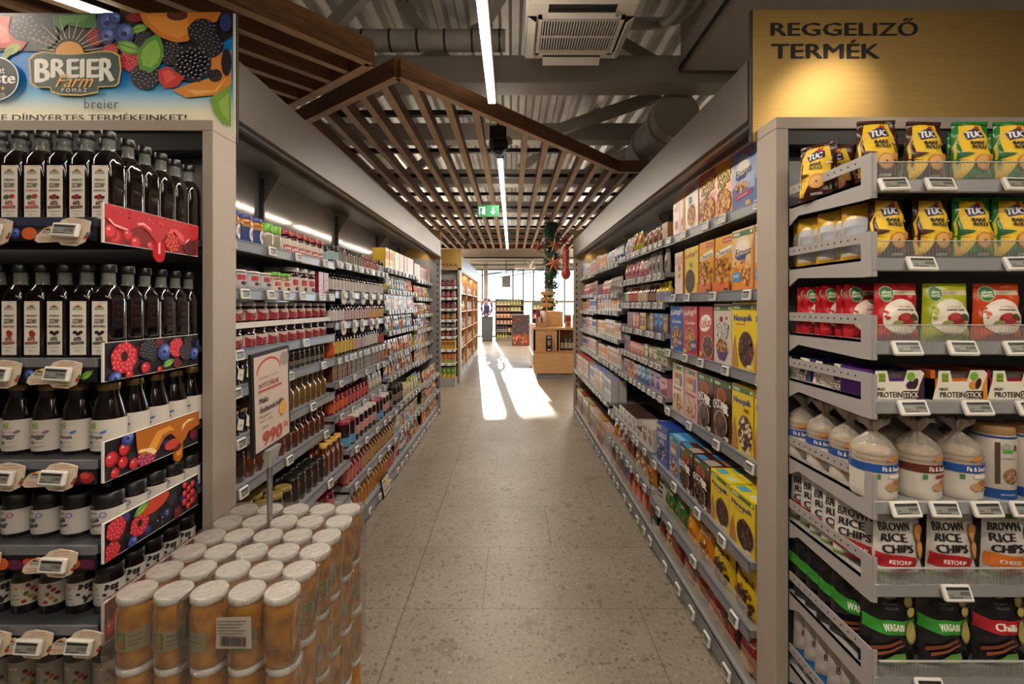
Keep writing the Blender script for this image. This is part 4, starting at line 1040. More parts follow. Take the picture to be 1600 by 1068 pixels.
k2 = 711 / 1.672; a = Art(m, front(1.672))
def sg(t, u0, v0, u1, v1): a.text(t, ((u0 + u1) / 2 - 800) / k2, EYE + (476 - (v0 + v1) / 2) / k2, (u1 - u0) / k2, (v1 - v0) / k2, M('#0c0a08', .5), 0, .03)
sg('REGGELIZŐ', 1205, 28.5, 1433, 56); sg('TERMÉK', 1206, 62.5, 1374, 91.5)
tag(obj('category_sign', m), 'brushed golden sign reading REGGELIZŐ TERMÉK above the snack shelves', 'sign')

# snack products
def bake(c1, desc, tone):
    def art(a, w, h):
        Y = ink('#e8bd10')
        a.poly([(-w * .30, h * .99), (w * .27, h * .99), (w * .485, h * .46), (w * .18, h * .27), (-w * .48, h * .40), (-w * .485, h * .60)], Y)
        a.poly([(-w * .48, h * .38), (-w * .10, h * .33), (-w * .34, h * .06), (-w * .47, h * .08)], Y)
        a.poly([(-w * .27, h * .80), (-w * .19, h * .68), (w * .24, h * .72), (w * .20, h * .85), (w * .02, h * .88)], ink('#1c1c50')); a.poly([(w * .0, h * .87), (w * .06, h * .93), (w * .09, h * .89), (w * .17, h * .93), (w * .14, h * .84)], ink('#b8302c'))
        a.text('TUC', -w * .03, h * .77, w * .38, h * .10, ink('#f2f0ee'), .06, .05); a.text('BAKE', 0, h * .625, w * .30, h * .055, ink('#1a1410'), -.05, .05); a.text('ROLLS', w * .02, h * .555, w * .34, h * .055, ink('#1a1410'), -.05, .05)
        a.poly([(-w * .42, h * .49), (-w * .12, h * .45), (-w * .42, h * .40)], ink(tone)); a.rect(w * .28, h * .60, w * .42, h * .63, ink('#e8e2d0'))
        a.ell(w * .06, h * .30, w * .21, h * .13, ink('#b87428')); a.ell(w * .06, h * .30, w * .18, h * .11, ink('#dba45a')); a.ell(w * .06, h * .30, w * .03, h * .018, ink('#4a2a14'), 8); a.ell(w * .30, h * .38, w * .12, h * .06, ink('#c88a3c'), 10, -.4)
        a.rect(-w * .1, h * .06, w * .2, h * .10, ink('#c9c4bc'))
    return pouch('snack_bag', 'bag', desc, 'bread-crisp bags', .108, .172, .058, c1, art, gloss=.22, crimp=c1)
BK = [bake('#40201c', 'yellow-and-brown crisp bag', '#4a2420'), bake('#1d7a34', 'yellow-and-green crisp bag', '#1d6a50')]
bb = lambda: None
def backart(a, w, h): a.rect(-w * .36, h * .1, w * .36, h * .75, ink('#a9acb2')); a.rect(-w * .3, h * .4, w * .3, h * .62, ink('#8a8e96'))
BKB = pouch('snack_bag', 'bag', 'yellow crisp bag turned backwards', 'bread-crisp bags', .10, .165, .05, '#c99a14', backart, gloss=.22)
def xu(u, y): return (u - 800) * y / 711
G1 = 'bread-crisp bags on the snack end shelves'
n = 0
for u, k, rz, dz, y, lb in [(1279, 0, -.95, 0, 1.42, 'tilted yellow crisp bag turned sideways at the side guard, top snack shelf'), (1368, 0, -.1, .012, 1.27, 'crumpled brown-topped crisp bag leaning at the guard corner, top snack shelf'), (1442, 0, .05, .006, 1.262, 'brown-based crisp bag beside the leaning one, top snack shelf'), (1514, 1, 0, .006, 1.262, 'first green-based crisp bag on the top snack shelf'), (1580, 1, -.05, .006, 1.262, 'second green-based crisp bag on the top snack shelf'), (1648, 1, 0, .006, 1.262, 'third green-based crisp bag on the top snack shelf')]:
    BK[k].put((xu(u, y), y, RZ[0] + dz), rz, lb, G1)
for q in range(4): BK[(0, 1, 1, 1)[q]].put((1.10 + q * .125, 1.36, RZ[0] + .012), R.uniform(-.2, .2), 'crisp bag in the second row behind the %s upright bag, top snack shelf' % ORD[q], G1)
BK[0].put((1.02, 1.44, RZ[0]), -.6, 'dark crisp bag lying between tilted bags behind the guard, top snack shelf', G1)
for q, (u, k) in enumerate([(1384, 0), (1452, 0), (1516, 1), (1578, 1), (1642, 1)]): BK[k].put((xu(u, 1.25), 1.25, RZ[1]), R.uniform(-.06, .06), 'yellow crisp bag, %s in the front row, second snack shelf' % ORD[q], G1)
for q in range(6): BKB.put((.99 + .012 * (q % 2), 1.30 + q * .05, RZ[1]), -1.1 + R.uniform(-.1, .1), 'yellow crisp bag showing its silver back, %s along the side guard, second shelf' % ORD[q], G1)
for q in range(4): BK[q // 2].put((1.12 + q * .115, 1.37, RZ[1]), R.uniform(-.1, .1), 'crisp bag standing behind the %s front bag, second snack shelf' % ORD[q], G1)
def crisp(col, desc):
    def art(a, w, h):
        a.rect(-w * .15, h * .80, w * .44, h * .88, ink('#c9bd9c')); a.text('CLASSIC', w * .06, h * .84, w * .3, h * .04, ink('#6a5a4a')); a.ell(-w * .27, h * .82, w * .15, h * .14, ink('#c8d4b8')); a.ell(-w * .27, h * .82, w * .135, h * .125, ink('#2f7a3c')); a.text('abo', -w * .27, h * .855, w * .18, h * .06, ink('#d8e4c8'), 0, .04); a.text('nett', -w * .27, h * .79, w * .2, h * .06, ink('#d8e4c8'), 0, .04)
        a.ell(0, h * .42, w * .40, h * .31, ink('#e2d8c8'), 20, .25); a.text('KUKORICÁS', w * .06, h * .60, w * .26, h * .035, ink(col)); a.text('EXTRUDÁLT KENYÉR', w * .08, h * .545, w * .38, h * .03, ink('#3a2c26'), 0, .03)
        a.poly([(-w * .3, h * .28), (w * .2, h * .27), (w * .34, h * .33), (-w * .1, h * .36)], ink('#8a6a3c')); a.ell(w * .05, h * .39, w * .17, h * .1, ink('#8e2024')); a.ell(w * .02, h * .42, w * .1, h * .05, ink('#b4383a')); a.ell(w * .25, h * .42, w * .1, h * .06, ink('#3a4a24'), 9, -.5); a.ell(-w * .12, h * .33, w * .1, h * .03, ink('#7a8a3c'))
        a.scatter(-w * .33, h * .5, w * .05, h * .12, [ink(col)], 8, .004)
    return pouch('crispbread_bag', 'bag', desc, 'crispbread bags', .128, .155, .05, col, art, gloss=.25)
CR = [crisp('#b01a22', 'red crispbread bag'), crisp('#a8b41c', 'lime crispbread bag'), crisp('#c8481c', 'orange crispbread bag')]
for q, (u, k) in enumerate([(1398, 0), (1475, 1), (1555, 2), (1636, 2)]): CR[k].put((xu(u, 1.245), 1.245, RZ[2]), R.uniform(-.05, .05), ['red crispbread bag facing front beside the guard corner', 'lime green crispbread bag on the third snack shelf', 'orange crispbread bag next to the lime one', 'second orange crispbread bag, farthest from the side guard'][q], 'crispbread bags on the third snack shelf')
for q in range(6): CR[0].put((1.013 + R.uniform(-.008, .008), 1.305 + q * .046, RZ[2]), R.uniform(-.12, .12), 'red crispbread bag in the row along the side guard, %s from the front' % ORD[q + 1], 'crispbread bags on the third snack shelf')
def stick(c1, desc, c2):
    w, d, h = .150, .10, .078
    b = MB(); b.box(-w / 2, -d / 2, 0, w / 2, d / 2, h * .72, M(c1, .35)); b.box(-w / 2, d / 2 - .004, 0, w / 2, d / 2, h * 1.02, M(c1, .35)); b.box(-w / 2, -d / 2, 0, -w / 2 + .012, d / 2, h, M(c1, .35)); b.box(w / 2 - .012, -d / 2, 0, w / 2, d / 2, h, M(c1, .35))
    for q in range(4): b.box(-w / 2 + .014, -d / 2 + .006 + q * .022, h * .7, w / 2 - .014, -d / 2 + .024 + q * .022, h * (.86 + .03 * (q % 2)), M('#5a514c', .3))
    b.prism([(-w * .47, .0005), (w / 2, .0005), (w / 2, h * .9), (w * .44, h * 1.0), (w * .2, h * 1.0), (w * .14, h * .62), (-w * .12, h * .62), (-w * .16, h * .98), (-w * .36, h * .98), (-w * .38, h * .6)], -d / 2 - .0012, -d / 2, M('#e3dccb', .45))
    a = Art(b, front(-d / 2 - .0013)); a.poly([(w * .36, 0.001), (w * .5, 0.001), (w * .5, h * .88), (w * .42, h * .5)], ink(c2)); a.rect(-w * .31, h * .60, -w * .19, h * .90, ink('#8aa832')); a.text('Fibre', -w * .25, h * .80, w * .1, h * .12, ink('#26301a')); a.text('meal', -w * .25, h * .67, w * .1, h * .09, ink('#26301a'))
    a.text('HIGH', -w * .28, h * .36, w * .15, h * .10, ink('#3a302c'), 0, .03); a.text('PROTEIN', -w * .12, h * .17, w * .44, h * .19, ink('#2a211e'), 0, .02); a.rect(w * .12, h * .05, w * .42, h * .30, ink('#2e1a16')); a.text('STICK', w * .26, h * .17, w * .26, h * .18, ink('#ece4d6'), 0, .02)
    a.ell(w * .26, h * .80, w * .07, h * .14, ink('#74b030')); a.ell(w * .25, h * .5, w * .08, h * .14, ink(c2), 10, .4); a.ell(w * .33, h * .55, w * .05, h * .2, ink('#3a1c16'), 9, -.3)
    return Kind('snack_stick_box', 'box', desc, 'protein stick boxes', b, [], w, d, h)
ST = [stick('#4a2470', 'purple protein stick box', '#3a1a3c'), stick('#c8641c', 'orange protein stick box', '#d8882c'), stick('#8c1c2c', 'dark red protein stick box', '#7a1820'), stick('#1a5a94', 'blue protein stick box', '#1a4a7c')]
for q, (u, k, lb) in enumerate([(1403, 0, 'purple protein stick box facing front at the guard corner'), (1502, 1, 'orange protein stick box beside the purple one'), (1588, 2, 'dark red protein stick box beside the orange one')]): ST[k].put((xu(u, 1.205) , 1.262, RZ[3]), 0, lb, 'protein stick boxes on the fourth snack shelf')
ST[0].put((1.012, 1.385, RZ[3]), -PI / 2, 'purple protein stick box turned sideways along the guard', 'protein stick boxes on the fourth snack shelf'); ST[3].put((1.012, 1.543, RZ[3]), -PI / 2, 'blue protein stick box turned sideways at the rear of the guard', 'protein stick boxes on the fourth snack shelf')
BAGC = clearmat('cloudy_bag_film', '#f0ebe2', .22, .2, .28, '#d6cdc0', .9, 45)
BAGP = clearmat('printed_bag_film', '#f0ebe2', .2, .25, .72, '#e0d8cc', .8, 45)
def cakes(band, desc):
    b = MB(); n = 40; q = random.Random(len(desc) + ord(band[1]))
    def loop(r, z, wob, rnd): return [(r * (1 + wob * math.sin(11 * t + z * 30) + q.uniform(-rnd, rnd)) * math.cos(t), r * (1 + wob * math.sin(11 * t + z * 30) + q.uniform(-rnd, rnd)) * math.sin(t), z + q.uniform(-rnd, rnd) * .03) for t in [2 * PI * i / n for i in range(n)]]
    for k in range(9): b.lathe([(.043, .004 + k * .0155), (.0465, .007 + k * .0155), (.0465, .015 + k * .0155), (.043, .0185 + k * .0155)], M('#b39b7c', .8), 24)
    b.loft([loop(.048, 0, .02, .02), loop(.053, .008, .02, .02), loop(.0515, .03, .012, .03), loop(.0525, .05, .010, .02), loop(.0525, .075, .006, .012), loop(.0525, .108, .004, .008)], BAGP, True, False)
    b.loft([loop(.0525, .106, .004, .006), loop(.053, .13, .012, .02), loop(.049, .148, .03, .03), loop(.040, .163, .07, .05), loop(.024, .178, .14, .06), loop(.010, .190, .2, .1), loop(.0075, .197, .2, .1), loop(.014, .207, .3, .15), loop(.026, .224, .36, .2), loop(.030, .234, .4, .22)], BAGC, False, False)
    b.v = [(x, y, z * .88) for x, y, z in b.v]
    l = MB(); l.lathe([(.0545, .074), (.0545, .095)], M(band, .4), 40, cap0=False, cap1=False); a = Art(l, cyl(.0547), .012)
    a.text('Fit & Snack', .010, .0845, .052, .012, ink('#efe8da'), 0, .03); a.rect(.0, .060, .036, .069, ink('#8c2a30') if band[1] == '5' else ink('#e4ddd0')); a.ell(.008, .038, .017, .011, ink('#b48a5c')); a.ell(.022, .048, .011, .009, ink('#a0643c')); a.ell(.010, .112, .016, .006, ink('#c08040'), 10, .3); a.rect(-.03, .058, -.02, .070, ink('#3a7a4c')); a.ell(.028, .032, .008, .005, ink('#6a8a3c'))
    return Kind('rice_cake_bag', 'bag', desc, 'rice cake bags', b, [('label', l)], .105, .105, .222)
CK = [cakes('#1c4a94', 'tied rice cake bag with blue band'), cakes('#5a2a1c', 'tied rice cake bag with brown band')]
for q, (u, k, lb) in enumerate([(1366, 0, 'tied clear rice cake bag with blue band at the guard corner'), (1434, 1, 'tied rice cake bag with a brown band'), (1497, 0, 'tied rice cake bag with blue band between brown-band bag and wafer tubes')]): CK[k].put((xu(u, 1.24), 1.245, RZ[4]), R.uniform(-.2, .1), lb, 'rice cake bags on the fifth snack shelf')
for q in range(3): CK[0].put((1.0, 1.345 + q * .105, RZ[4]), -.9, 'blue-banded rice cake bag, %s back along the side guard' % ORD[q], 'rice cake bags on the fifth snack shelf')
for q in range(3): CK[1 if q else 0].put((1.115 + q * .11, 1.36, RZ[4]), 0, 'tied rice cake bag behind the %s front bag, fifth snack shelf' % ORD[q], 'rice cake bags on the fifth snack shelf')
def wafer():
    b = MB(); b.lathe([(.044, .012), (.046, .02), (.046, .165), (.043, .168)], M('#b3a99e', .4, coat=.3), 28)
    b.lathe([(.043, .166), (.044, .170), (.044, .186), (.042, .190)], M('#9a774c', .6), 24)
    l = MB(); l.lathe([(.0466, 0), (.0466, .026)], M('#1a4684', .4), 40, cap0=False, cap1=False); l.lathe([(.044, 0), (.0466, .001)], M('#1a4684', .4), 40, cap1=False); l.lathe([(.0466, .160), (.0466, .166)], M('#1a4684', .4), 40, cap0=False, cap1=False)
    a = Art(l, cyl(.0468), .012); a.ell(-.004, .138, .012, .010, ink('#9aa28c')); a.rect(-.012, .122, .010, .132, ink('#4a9a3c')); a.rect(.014, .128, .024, .144, ink('#5a6a2c')); a.text('puffasztott', 0, .108, .03, .006, ink('#4a5a7a')); a.rect(-.028, .040, -.018, .15, ink('#4a3a30')); a.ell(.008, .062, .020, .021, ink('#8a6a4c')); a.scatter(.008, .062, .018, .018, [ink('#b08c64'), ink('#6a4c34')], 24, .0035); a.text('gabonaszelet', .0, .013, .034, .007, ink('#c9d4e4'))
    return Kind('wafer_pack', 'pack', 'round puffed-wafer pack with blue foot', 'puffed-wafer packs', b, [('sleeve', l)], .094, .094, .19)
WF = wafer()
for q, u in enumerate((1552, 1606, 1660)): WF.put((xu(u, 1.245), 1.248, RZ[4]), -.1, ['round wafer pack with blue foot beside the rice cake bags', 'second round wafer pack counted from the rice cake bags', 'third round wafer pack counted from the rice cake bags'][q], 'puffed-wafer packs on the fifth snack shelf')
def rice(c, desc):
    def art(a, w, h):
        a.rect(-w * .49, h * .0, w * .49, h * .1, ink('#7a9a4a')); a.text('BROWN', -w * .12, h * .76, w * .62, h * .115, ink('#231f1e'), 0, .045); a.text('RICE', -w * .17, h * .61, w * .46, h * .115, ink('#231f1e'), 0, .045); a.text('CHIPS', -w * .11, h * .46, w * .56, h * .115, ink('#231f1e'), 0, .045)
        a.poly([(-w * .49, h * .40), (w * .20, h * .34), (w * .26, h * .27), (w * .22, h * .18), (w * .14, h * .15), (-w * .49, h * .2)], ink(c)); a.text('KETCHUP' if c[1] == 'a' else 'CHEESE', -w * .08, h * .262, w * .40, h * .06, ink('#f0e8e0'), -.07, .03)
        for y, r in ((.66, .2), (.42, .22)): a.ell(w * .38, h * y, w * .13, h * .14, ink('#9a5c24')); a.ell(w * .385, h * y, w * .11, h * .12, ink('#c48a48'))
        a.ell(-w * .1, h * .1, w * .2, h * .06, ink('#8c2426')); a.rect(-w * .2, h * .88, w * .2, h * .96, ink('#6a8a2a'))
    return pouch('rice_chip_bag', 'bag', desc, 'rice chip bags', .138, .178, .05, '#c2bdb6', art, gloss=.3)
RC = [rice('#a81c24', 'white-and-red rice chip bag'), rice('#c86a1c', 'white-and-orange rice chip bag')]
for q, (u, k, lb) in enumerate([(1402, 0, 'white ketchup rice chip bag facing front at the guard corner'), (1486, 0, 'second white ketchup rice chip bag in the front row'), (1572, 1, 'white rice chip bag with an orange cheese banner')]): RC[k].put((xu(u, 1.235), 1.24, RZ[5]), R.uniform(-.04, .04), lb, 'rice chip bags on the sixth snack shelf')
for q in range(5): RC[0].put((1.0 + .004 * q, 1.30 + q * .058, RZ[5]), -.75 + R.uniform(-.12, .12), 'white ketchup rice chip bag turned aside, %s along the side guard' % ORD[q], 'rice chip bags on the sixth snack shelf')
def veg(band, word, desc):
    def art(a, w, h):
        a.poly([(-w * .08, h * .97), (w * .10, h * .97), (w * .12, h * .84), (-w * .10, h * .84)], ink('#8a9a32')); a.text('Food', 0, h * .92, w * .14, h * .05, ink('#16180e'), 0, .04); a.text('POPPED', -w * .02, h * .78, w * .24, h * .03, ink('#6a6a66')); a.text('VEGGIE', -w * .02, h * .735, w * .24, h * .03, ink('#6a6a66'))
        a.poly([(-w * .49, h * .66), (-w * .2, h * .6), (w * .49, h * .6), (w * .49, h * .44), (-w * .1, h * .44), (-w * .49, h * .5)], ink(band)); a.text(word, -w * .02, h * .525, w * .34, h * .08, ink('#e6e8d8'), 0, .04)
        for x, y, rx, ry, ro in ((.34, .80, .1, .08, .3), (.36, .68, .1, .05, .5), (.30, .46, .14, .14, 0)): a.ell(w * x, h * y, w * rx, h * ry, ink('#6a6430'), 12, ro); a.ell(w * x, h * (y + .006), w * rx * .86, h * ry * .84, ink('#a89c56'), 12, ro)
        a.poly([(-w * .4, h * .22), (w * .1, h * .36), (w * .1, h * .39), (-w * .4, h * .27)], ink('#7a3c22')); a.poly([(-w * .34, h * .17), (w * .14, h * .32), (w * .14, h * .34), (-w * .34, h * .21)], ink('#8c4a2c'))
        a.poly([(-w * .2, h * .06), (w * .18, h * .08), (w * .16, h * .22), (-w * .05, h * .22), (-w * .2, h * .14)], ink('#5a9a3c'))
        for q in range(6): a.ell(-w * .12 + q * w * .05, h * .14, w * .012, h * .06, ink('#9ac45a'), 7, -.3)
        a.ell(w * .36, h * .13, w * .08, h * .07, ink('#3a3a3a'))
    return pouch('veggie_chip_bag', 'bag', desc, 'vegetable chip bags', .152, .215, .06, '#17171a', art, gloss=.25)
VG = [veg('#2f8a2a', 'WASABI', 'black chip bag with green band'), veg('#a81a24', 'Chili', 'black chip bag with red band')]
for q, (u, k, lb) in enumerate([(1390, 0, 'black green-banded chip bag facing front at the guard corner'), (1475, 0, 'second black chip bag with a green band in front'), (1562, 1, 'black chip bag with a red band')]): VG[k].put((xu(u, 1.235), 1.245, RZ[6]), R.uniform(-.04, .04), lb, 'vegetable chip bags on the seventh snack shelf')
for q in range(5): VG[0].put((1.005, 1.31 + q * .056, RZ[6]), -.7 + R.uniform(-.1, .1), 'black green-banded chip bag turned aside, %s along the side guard' % ORD[q], 'vegetable chip bags on the seventh snack shelf')
def cocoart(a, w, h): a.rect(-w * .2, h * .78, w * .2, h * .95, ink('#1a1a18')); a.rect(-w * .2, h * .72, w * .2, h * .78, ink('#8a9a32')); a.text('BROWN', 0, h * .62, w * .6, h * .09, ink('#2a2624'), 0, .02); a.poly([(-w * .49, h * .1), (w * .1, h * .3), (w * .1, h * .45), (-w * .49, h * .3)], ink('#1c6aa8')); a.ell(w * .25, h * .85, w * .18, h * .08, ink('#8a5228'))
PL = pouch('snack_bag', 'bag', 'pale grey snack bag', 'pale snack bags', .14, .20, .05, '#a59f98', cocoart, gloss=.3)
for q in range(6): PL.put((1.015 + .09 * (q % 1), 1.24 + q * .055, RZ[7]), -.7 + R.uniform(-.1, .1), 'pale grey snack bag on the low snack shelf, %s along the side guard' % ORD[q], 'pale snack bags on the eighth snack shelf')

# ================================================================ stacked jars of peaches and the price stand
def peach():
    r, h = .0415, .166
    b = MB(); PE = NT('peach_syrup'); f = PE.noise(PE.n('ShaderNodeTexCoord').outputs['Object'], 24, 2, .5); PE.base(PE.ramp(f, [(.3, '#7a4a10'), (.5, '#a06818'), (.72, '#bf8a2e')]), .12); PE.b.inputs['Coat Weight'].default_value = .7
    b.lathe([(r * .86, 0), (r * .98, .006), (r, .02), (r, .118), (r * .95, .135), (r * .88, .146), (r * .88, .150)], PE.m, 22)
    c = MB(); c.lathe([(r * .93, .149), (r * .97, .151), (r * .97, .163), (r * .93, .1655)], M('#d6d5d2', .35, .15), 26); c.lathe([(r * .86, .1652), (r * .84, .1646), (r * .3, .165)], M('#dedddb', .4, .1), 26, cap0=False)
    l = MB(); zz0, zz1 = .045, .092; n = 16
    for k in range(n):
        a0, a1 = -1.0 + 2.0 * k / n, -1.0 + 2.0 * (k + 1) / n; rr = r + .0007
        l.quad((rr * math.sin(a0), -rr * math.cos(a0), zz0), (rr * math.sin(a1), -rr * math.cos(a1), zz0), (rr * math.sin(a1), -rr * math.cos(a1), zz1), (rr * math.sin(a0), -rr * math.cos(a0), zz1), M('#8a8468', .5))
    a = Art(l, cyl(r + .0008), .01); a.rect(-.03, .05, -.008, .088, ink('#4a5a24')); a.rect(-.026, .054, -.012, .084, ink('#7a8c3c')); a.ell(-.02, .06, .009, .008, ink('#b0562a')); a.text('MALO', .012, .080, .022, .007, ink('#3a4a24'), 0, .02); a.rect(.0, .066, .026, .070, ink('#5a5a48')); a.rect(.0, .058, .02, .061, ink('#5a5a48'))
    return Kind('peach_jar', 'jar', 'jar of peach halves', 'peach jars', b, [('label', l), ('lid', c)], .084, .084, .166)
PJ = peach()
PX0, PY0, PP = -.905, 1.10, .0878
m = MB(); m.box(PX0 - .06, PY0 - .06, .0, PX0 + 4 * PP + .06, PY0 + 5 * PP + .06, .012, M('#7a6248', .8)); m.box(PX0 - .05, PY0 - .05, .012, PX0 + 4 * PP + .05, PY0 + 5 * PP + .05, .03, M('#8c7356', .8))
tag(obj('cardboard_tray', m), 'flat brown cardboard tray on the floor under the stacked peach jars', 'tray')
LAY = ['bottom', 'second-lowest', 'middle', 'second', 'top']
for L in range(5):
    z = .031 + L * .1665
    for j in range(6):
        for i in range(5):
            if L < 4 and not (j == 0 or i == 4): continue
            x = PX0 + i * PP + R.uniform(-.002, .002); y = PY0 + j * PP + R.uniform(-.002, .002)
            if L == 4: lab = 'silver-lidded peach jar in the top layer, %s in the %s row from the front' % (ORD[i], ORD[j])
            else: lab = 'peach jar in the %s layer of the stack, %s row, %s' % (LAY[L] if L != 3 else 'layer right below the top', ORD[j], ORD[i])
            if L == 3: lab = 'peach jar in the layer just under the top, %s row, %s' % (ORD[j], ORD[i])
            PJ.put((x, y, z), R.choice([0, .5, -.6, 1.3, 2.4]) if (i, j) not in ((0, 0), (1, 0)) else .3, lab, 'stacked peach jars in shrink wrap')
def film(i0, i1, L):
    """shrink film following the outline of a pack of jars"""
    mb = MB(); z = .031 + L * .1665; out = []
    rr = PP / 2 + .002
    xa, xb = PX0 + i0 * PP - rr, PX0 + i1 * PP + rr; ya, yb = PY0 - rr, PY0 + 5 * PP + rr
    def side(p, q, n):
        for k in range(n): t = k / n; out.append((p[0] + (q[0] - p[0]) * t, p[1] + (q[1] - p[1]) * t, t * (n and 1)))
    N = 8
    nx = (i1 - i0 + 1)
    pts = []
    for k in range(nx * N): u = k / N; pts.append((xa + (xb - xa) * k / (nx * N), ya + .010 * (abs(math.cos(PI * u)) ** 2.0) * (0 if k < 3 else 1), u))
    for k in range(6 * N): u = k / N; pts.append((xb - .010 * (abs(math.cos(PI * u)) ** 2.0) * (0 if k < 3 else 1), ya + (yb - ya) * k / (6 * N), u))
    for k in range(nx * N): pts.append((xb - (xb - xa) * k / (nx * N), yb, k / N))
    for k in range(6 * N): pts.append((xa, yb - (yb - ya) * k / (6 * N), k / N))
    loops = []; q = random.Random(i0 + 10 * L); cx, cy = (xa + xb) / 2, (ya + yb) / 2
    for zz, sc in ((.004, .985), (.02, .997), (.04, 1.0), (.06, 1.0), (.085, 1.002), (.11, 1.0), (.13, 1.0), (.148, 1.0), (.163, .998), (.1685, .985)):
        loops.append([(cx + (x - cx) * sc + q.uniform(-.0026, .0022), cy + (y - cy) * sc + q.uniform(-.0026, .0022), z + zz + q.uniform(-.001, .001)) for x, y, _ in pts])
    mb.loft(loops, FILM, False, False, smooth=False)
    if L == 4:
        nxg, nyg = nx * 3, 18; vs = []; fs = []
        for b in range(nyg + 1):
            for a_ in range(nxg + 1): vs.append((xa + .004 + (xb - xa - .008) * a_ / nxg, ya + .006 + (yb - ya - .012) * b / nyg, z + .1690 + q.uniform(-.0006, .0010)))
        for b in range(nyg):
            for a_ in range(nxg): o = b * (nxg + 1) + a_; fs.append((o, o + 1, o + nxg + 2, o + nxg + 1))
        mb.add(vs, fs, FILM, True)
    return mb
for L in (4, 3, 2):
    for (i0, i1, nm) in ((0, 1, 'narrow'), (2, 4, 'wide')):
        t = tag(obj('shrink_film', film(i0, i1, L)), 'clear wrinkled shrink film round the %s %s pack of peach jars' % ({4: 'top', 3: 'second-from-top', 2: 'middle'}[L], nm), 'film', 'shrink film on the peach jars')
        if L == 4 and i0 == 2:
            mb = MB(); cx = PX0 + 3 * PP; yq = PY0 - PP / 2 - .006; zb = .031 + 4 * .1665
            mb.quad((cx - .042, yq, zb + .06), (cx + .042, yq - .002, zb + .062), (cx + .040, yq - .001, zb + .135), (cx - .040, yq, zb + .132), M('#aaa096', .6))
            a = Art(mb, lambda u, v, l: (cx + u, yq - .0025 - l, zb + v)); K = ink('#2a2622')
            for q in range(5): a.rect(-.036, .124 - q * .007, .03 - (q % 3) * .008, .126 - q * .007, ink('#6a635b'))
            x = -.030; rq = random.Random(2)
            while x < .032: wq = rq.choice((.0006, .0011, .0018)); a.rect(x, .069, x + wq, .092, K); x += wq + rq.choice((.0007, .0012))
            obj('barcode_label', mb, t)
# price stand
t = thing('price_stand', 'black-framed price board on a grey pole rising out of the peach jars, 990 Ft', 'sign', (-.773, 1.452, .862))
m = MB(); m.tube([(0, 0, -.75), (0, 0, .2)], .0085, M('#8e8d8b', .3, .8), 12); obj('pole', m, t)
m = MB(); m.prism([(-.018, .175), (.018, .175), (.06, .228), (-.02, .228)], -.008, .008, M('#9a9896', .35, .3), 'x'); obj('clamp', m, t)
fr = MB(); fr.box(-.115, -.005, -.158, .115, .005, .158, M('#141415', .4)); o = obj('board_frame', fr, t, (-.012, .03, .385)); o.rotation_euler = (0, -.045, PI / 2)
pg = MB(); pg.box(-.103, -.0062, -.147, .103, -.005, .147, M('#c4b3a8', .5)); a = Art(pg, front(-.0063), None, .00012)
RED = ink('#b4483e'); a.ell(-.02, .096, .072, .042, RED, 24, .05); a.ell(-.02, .092, .066, .038, ink('#c4b3a8'), 24, .05); a.ell(.078, .118, .03, .024, ink('#94867e')); a.rect(-.09, .03, .06, .092, ink('#c4b3a8'))
a.text('ÉLMÉNYT ADÓ', -.02, .078, .11, .010, ink('#8a4a40')); a.text('NYITÓÁRAK', -.02, .056, .12, .020, ink('#7a3a34'), 0, .03); a.rect(-.085, .034, .055, .041, RED)
a.text('Malo', -.055, .008, .05, .017, ink('#2c2624'), 0, .03); a.text('őszibarack befőtt', -.005, -.020, .145, .019, ink('#2c2624'), 0, .03); a.text('700 g/350 g', -.05, -.043, .07, .010, ink('#4a423e')); a.text('2828,57 Ft/kg', -.046, -.058, .076, .008, ink('#4a423e')); a.ell(.06, -.046, .026, .024, ink('#d6a24a')); a.text('1490 Ft', -.05, -.078, .04, .008, ink('#6a5a54'))
a.text('990', -.008, -.115, .115, .044, RED, 0, .03); a.text('Ft', .078, -.106, .024, .020, RED, 0, .03)
obj('price_sheet', pg, o)
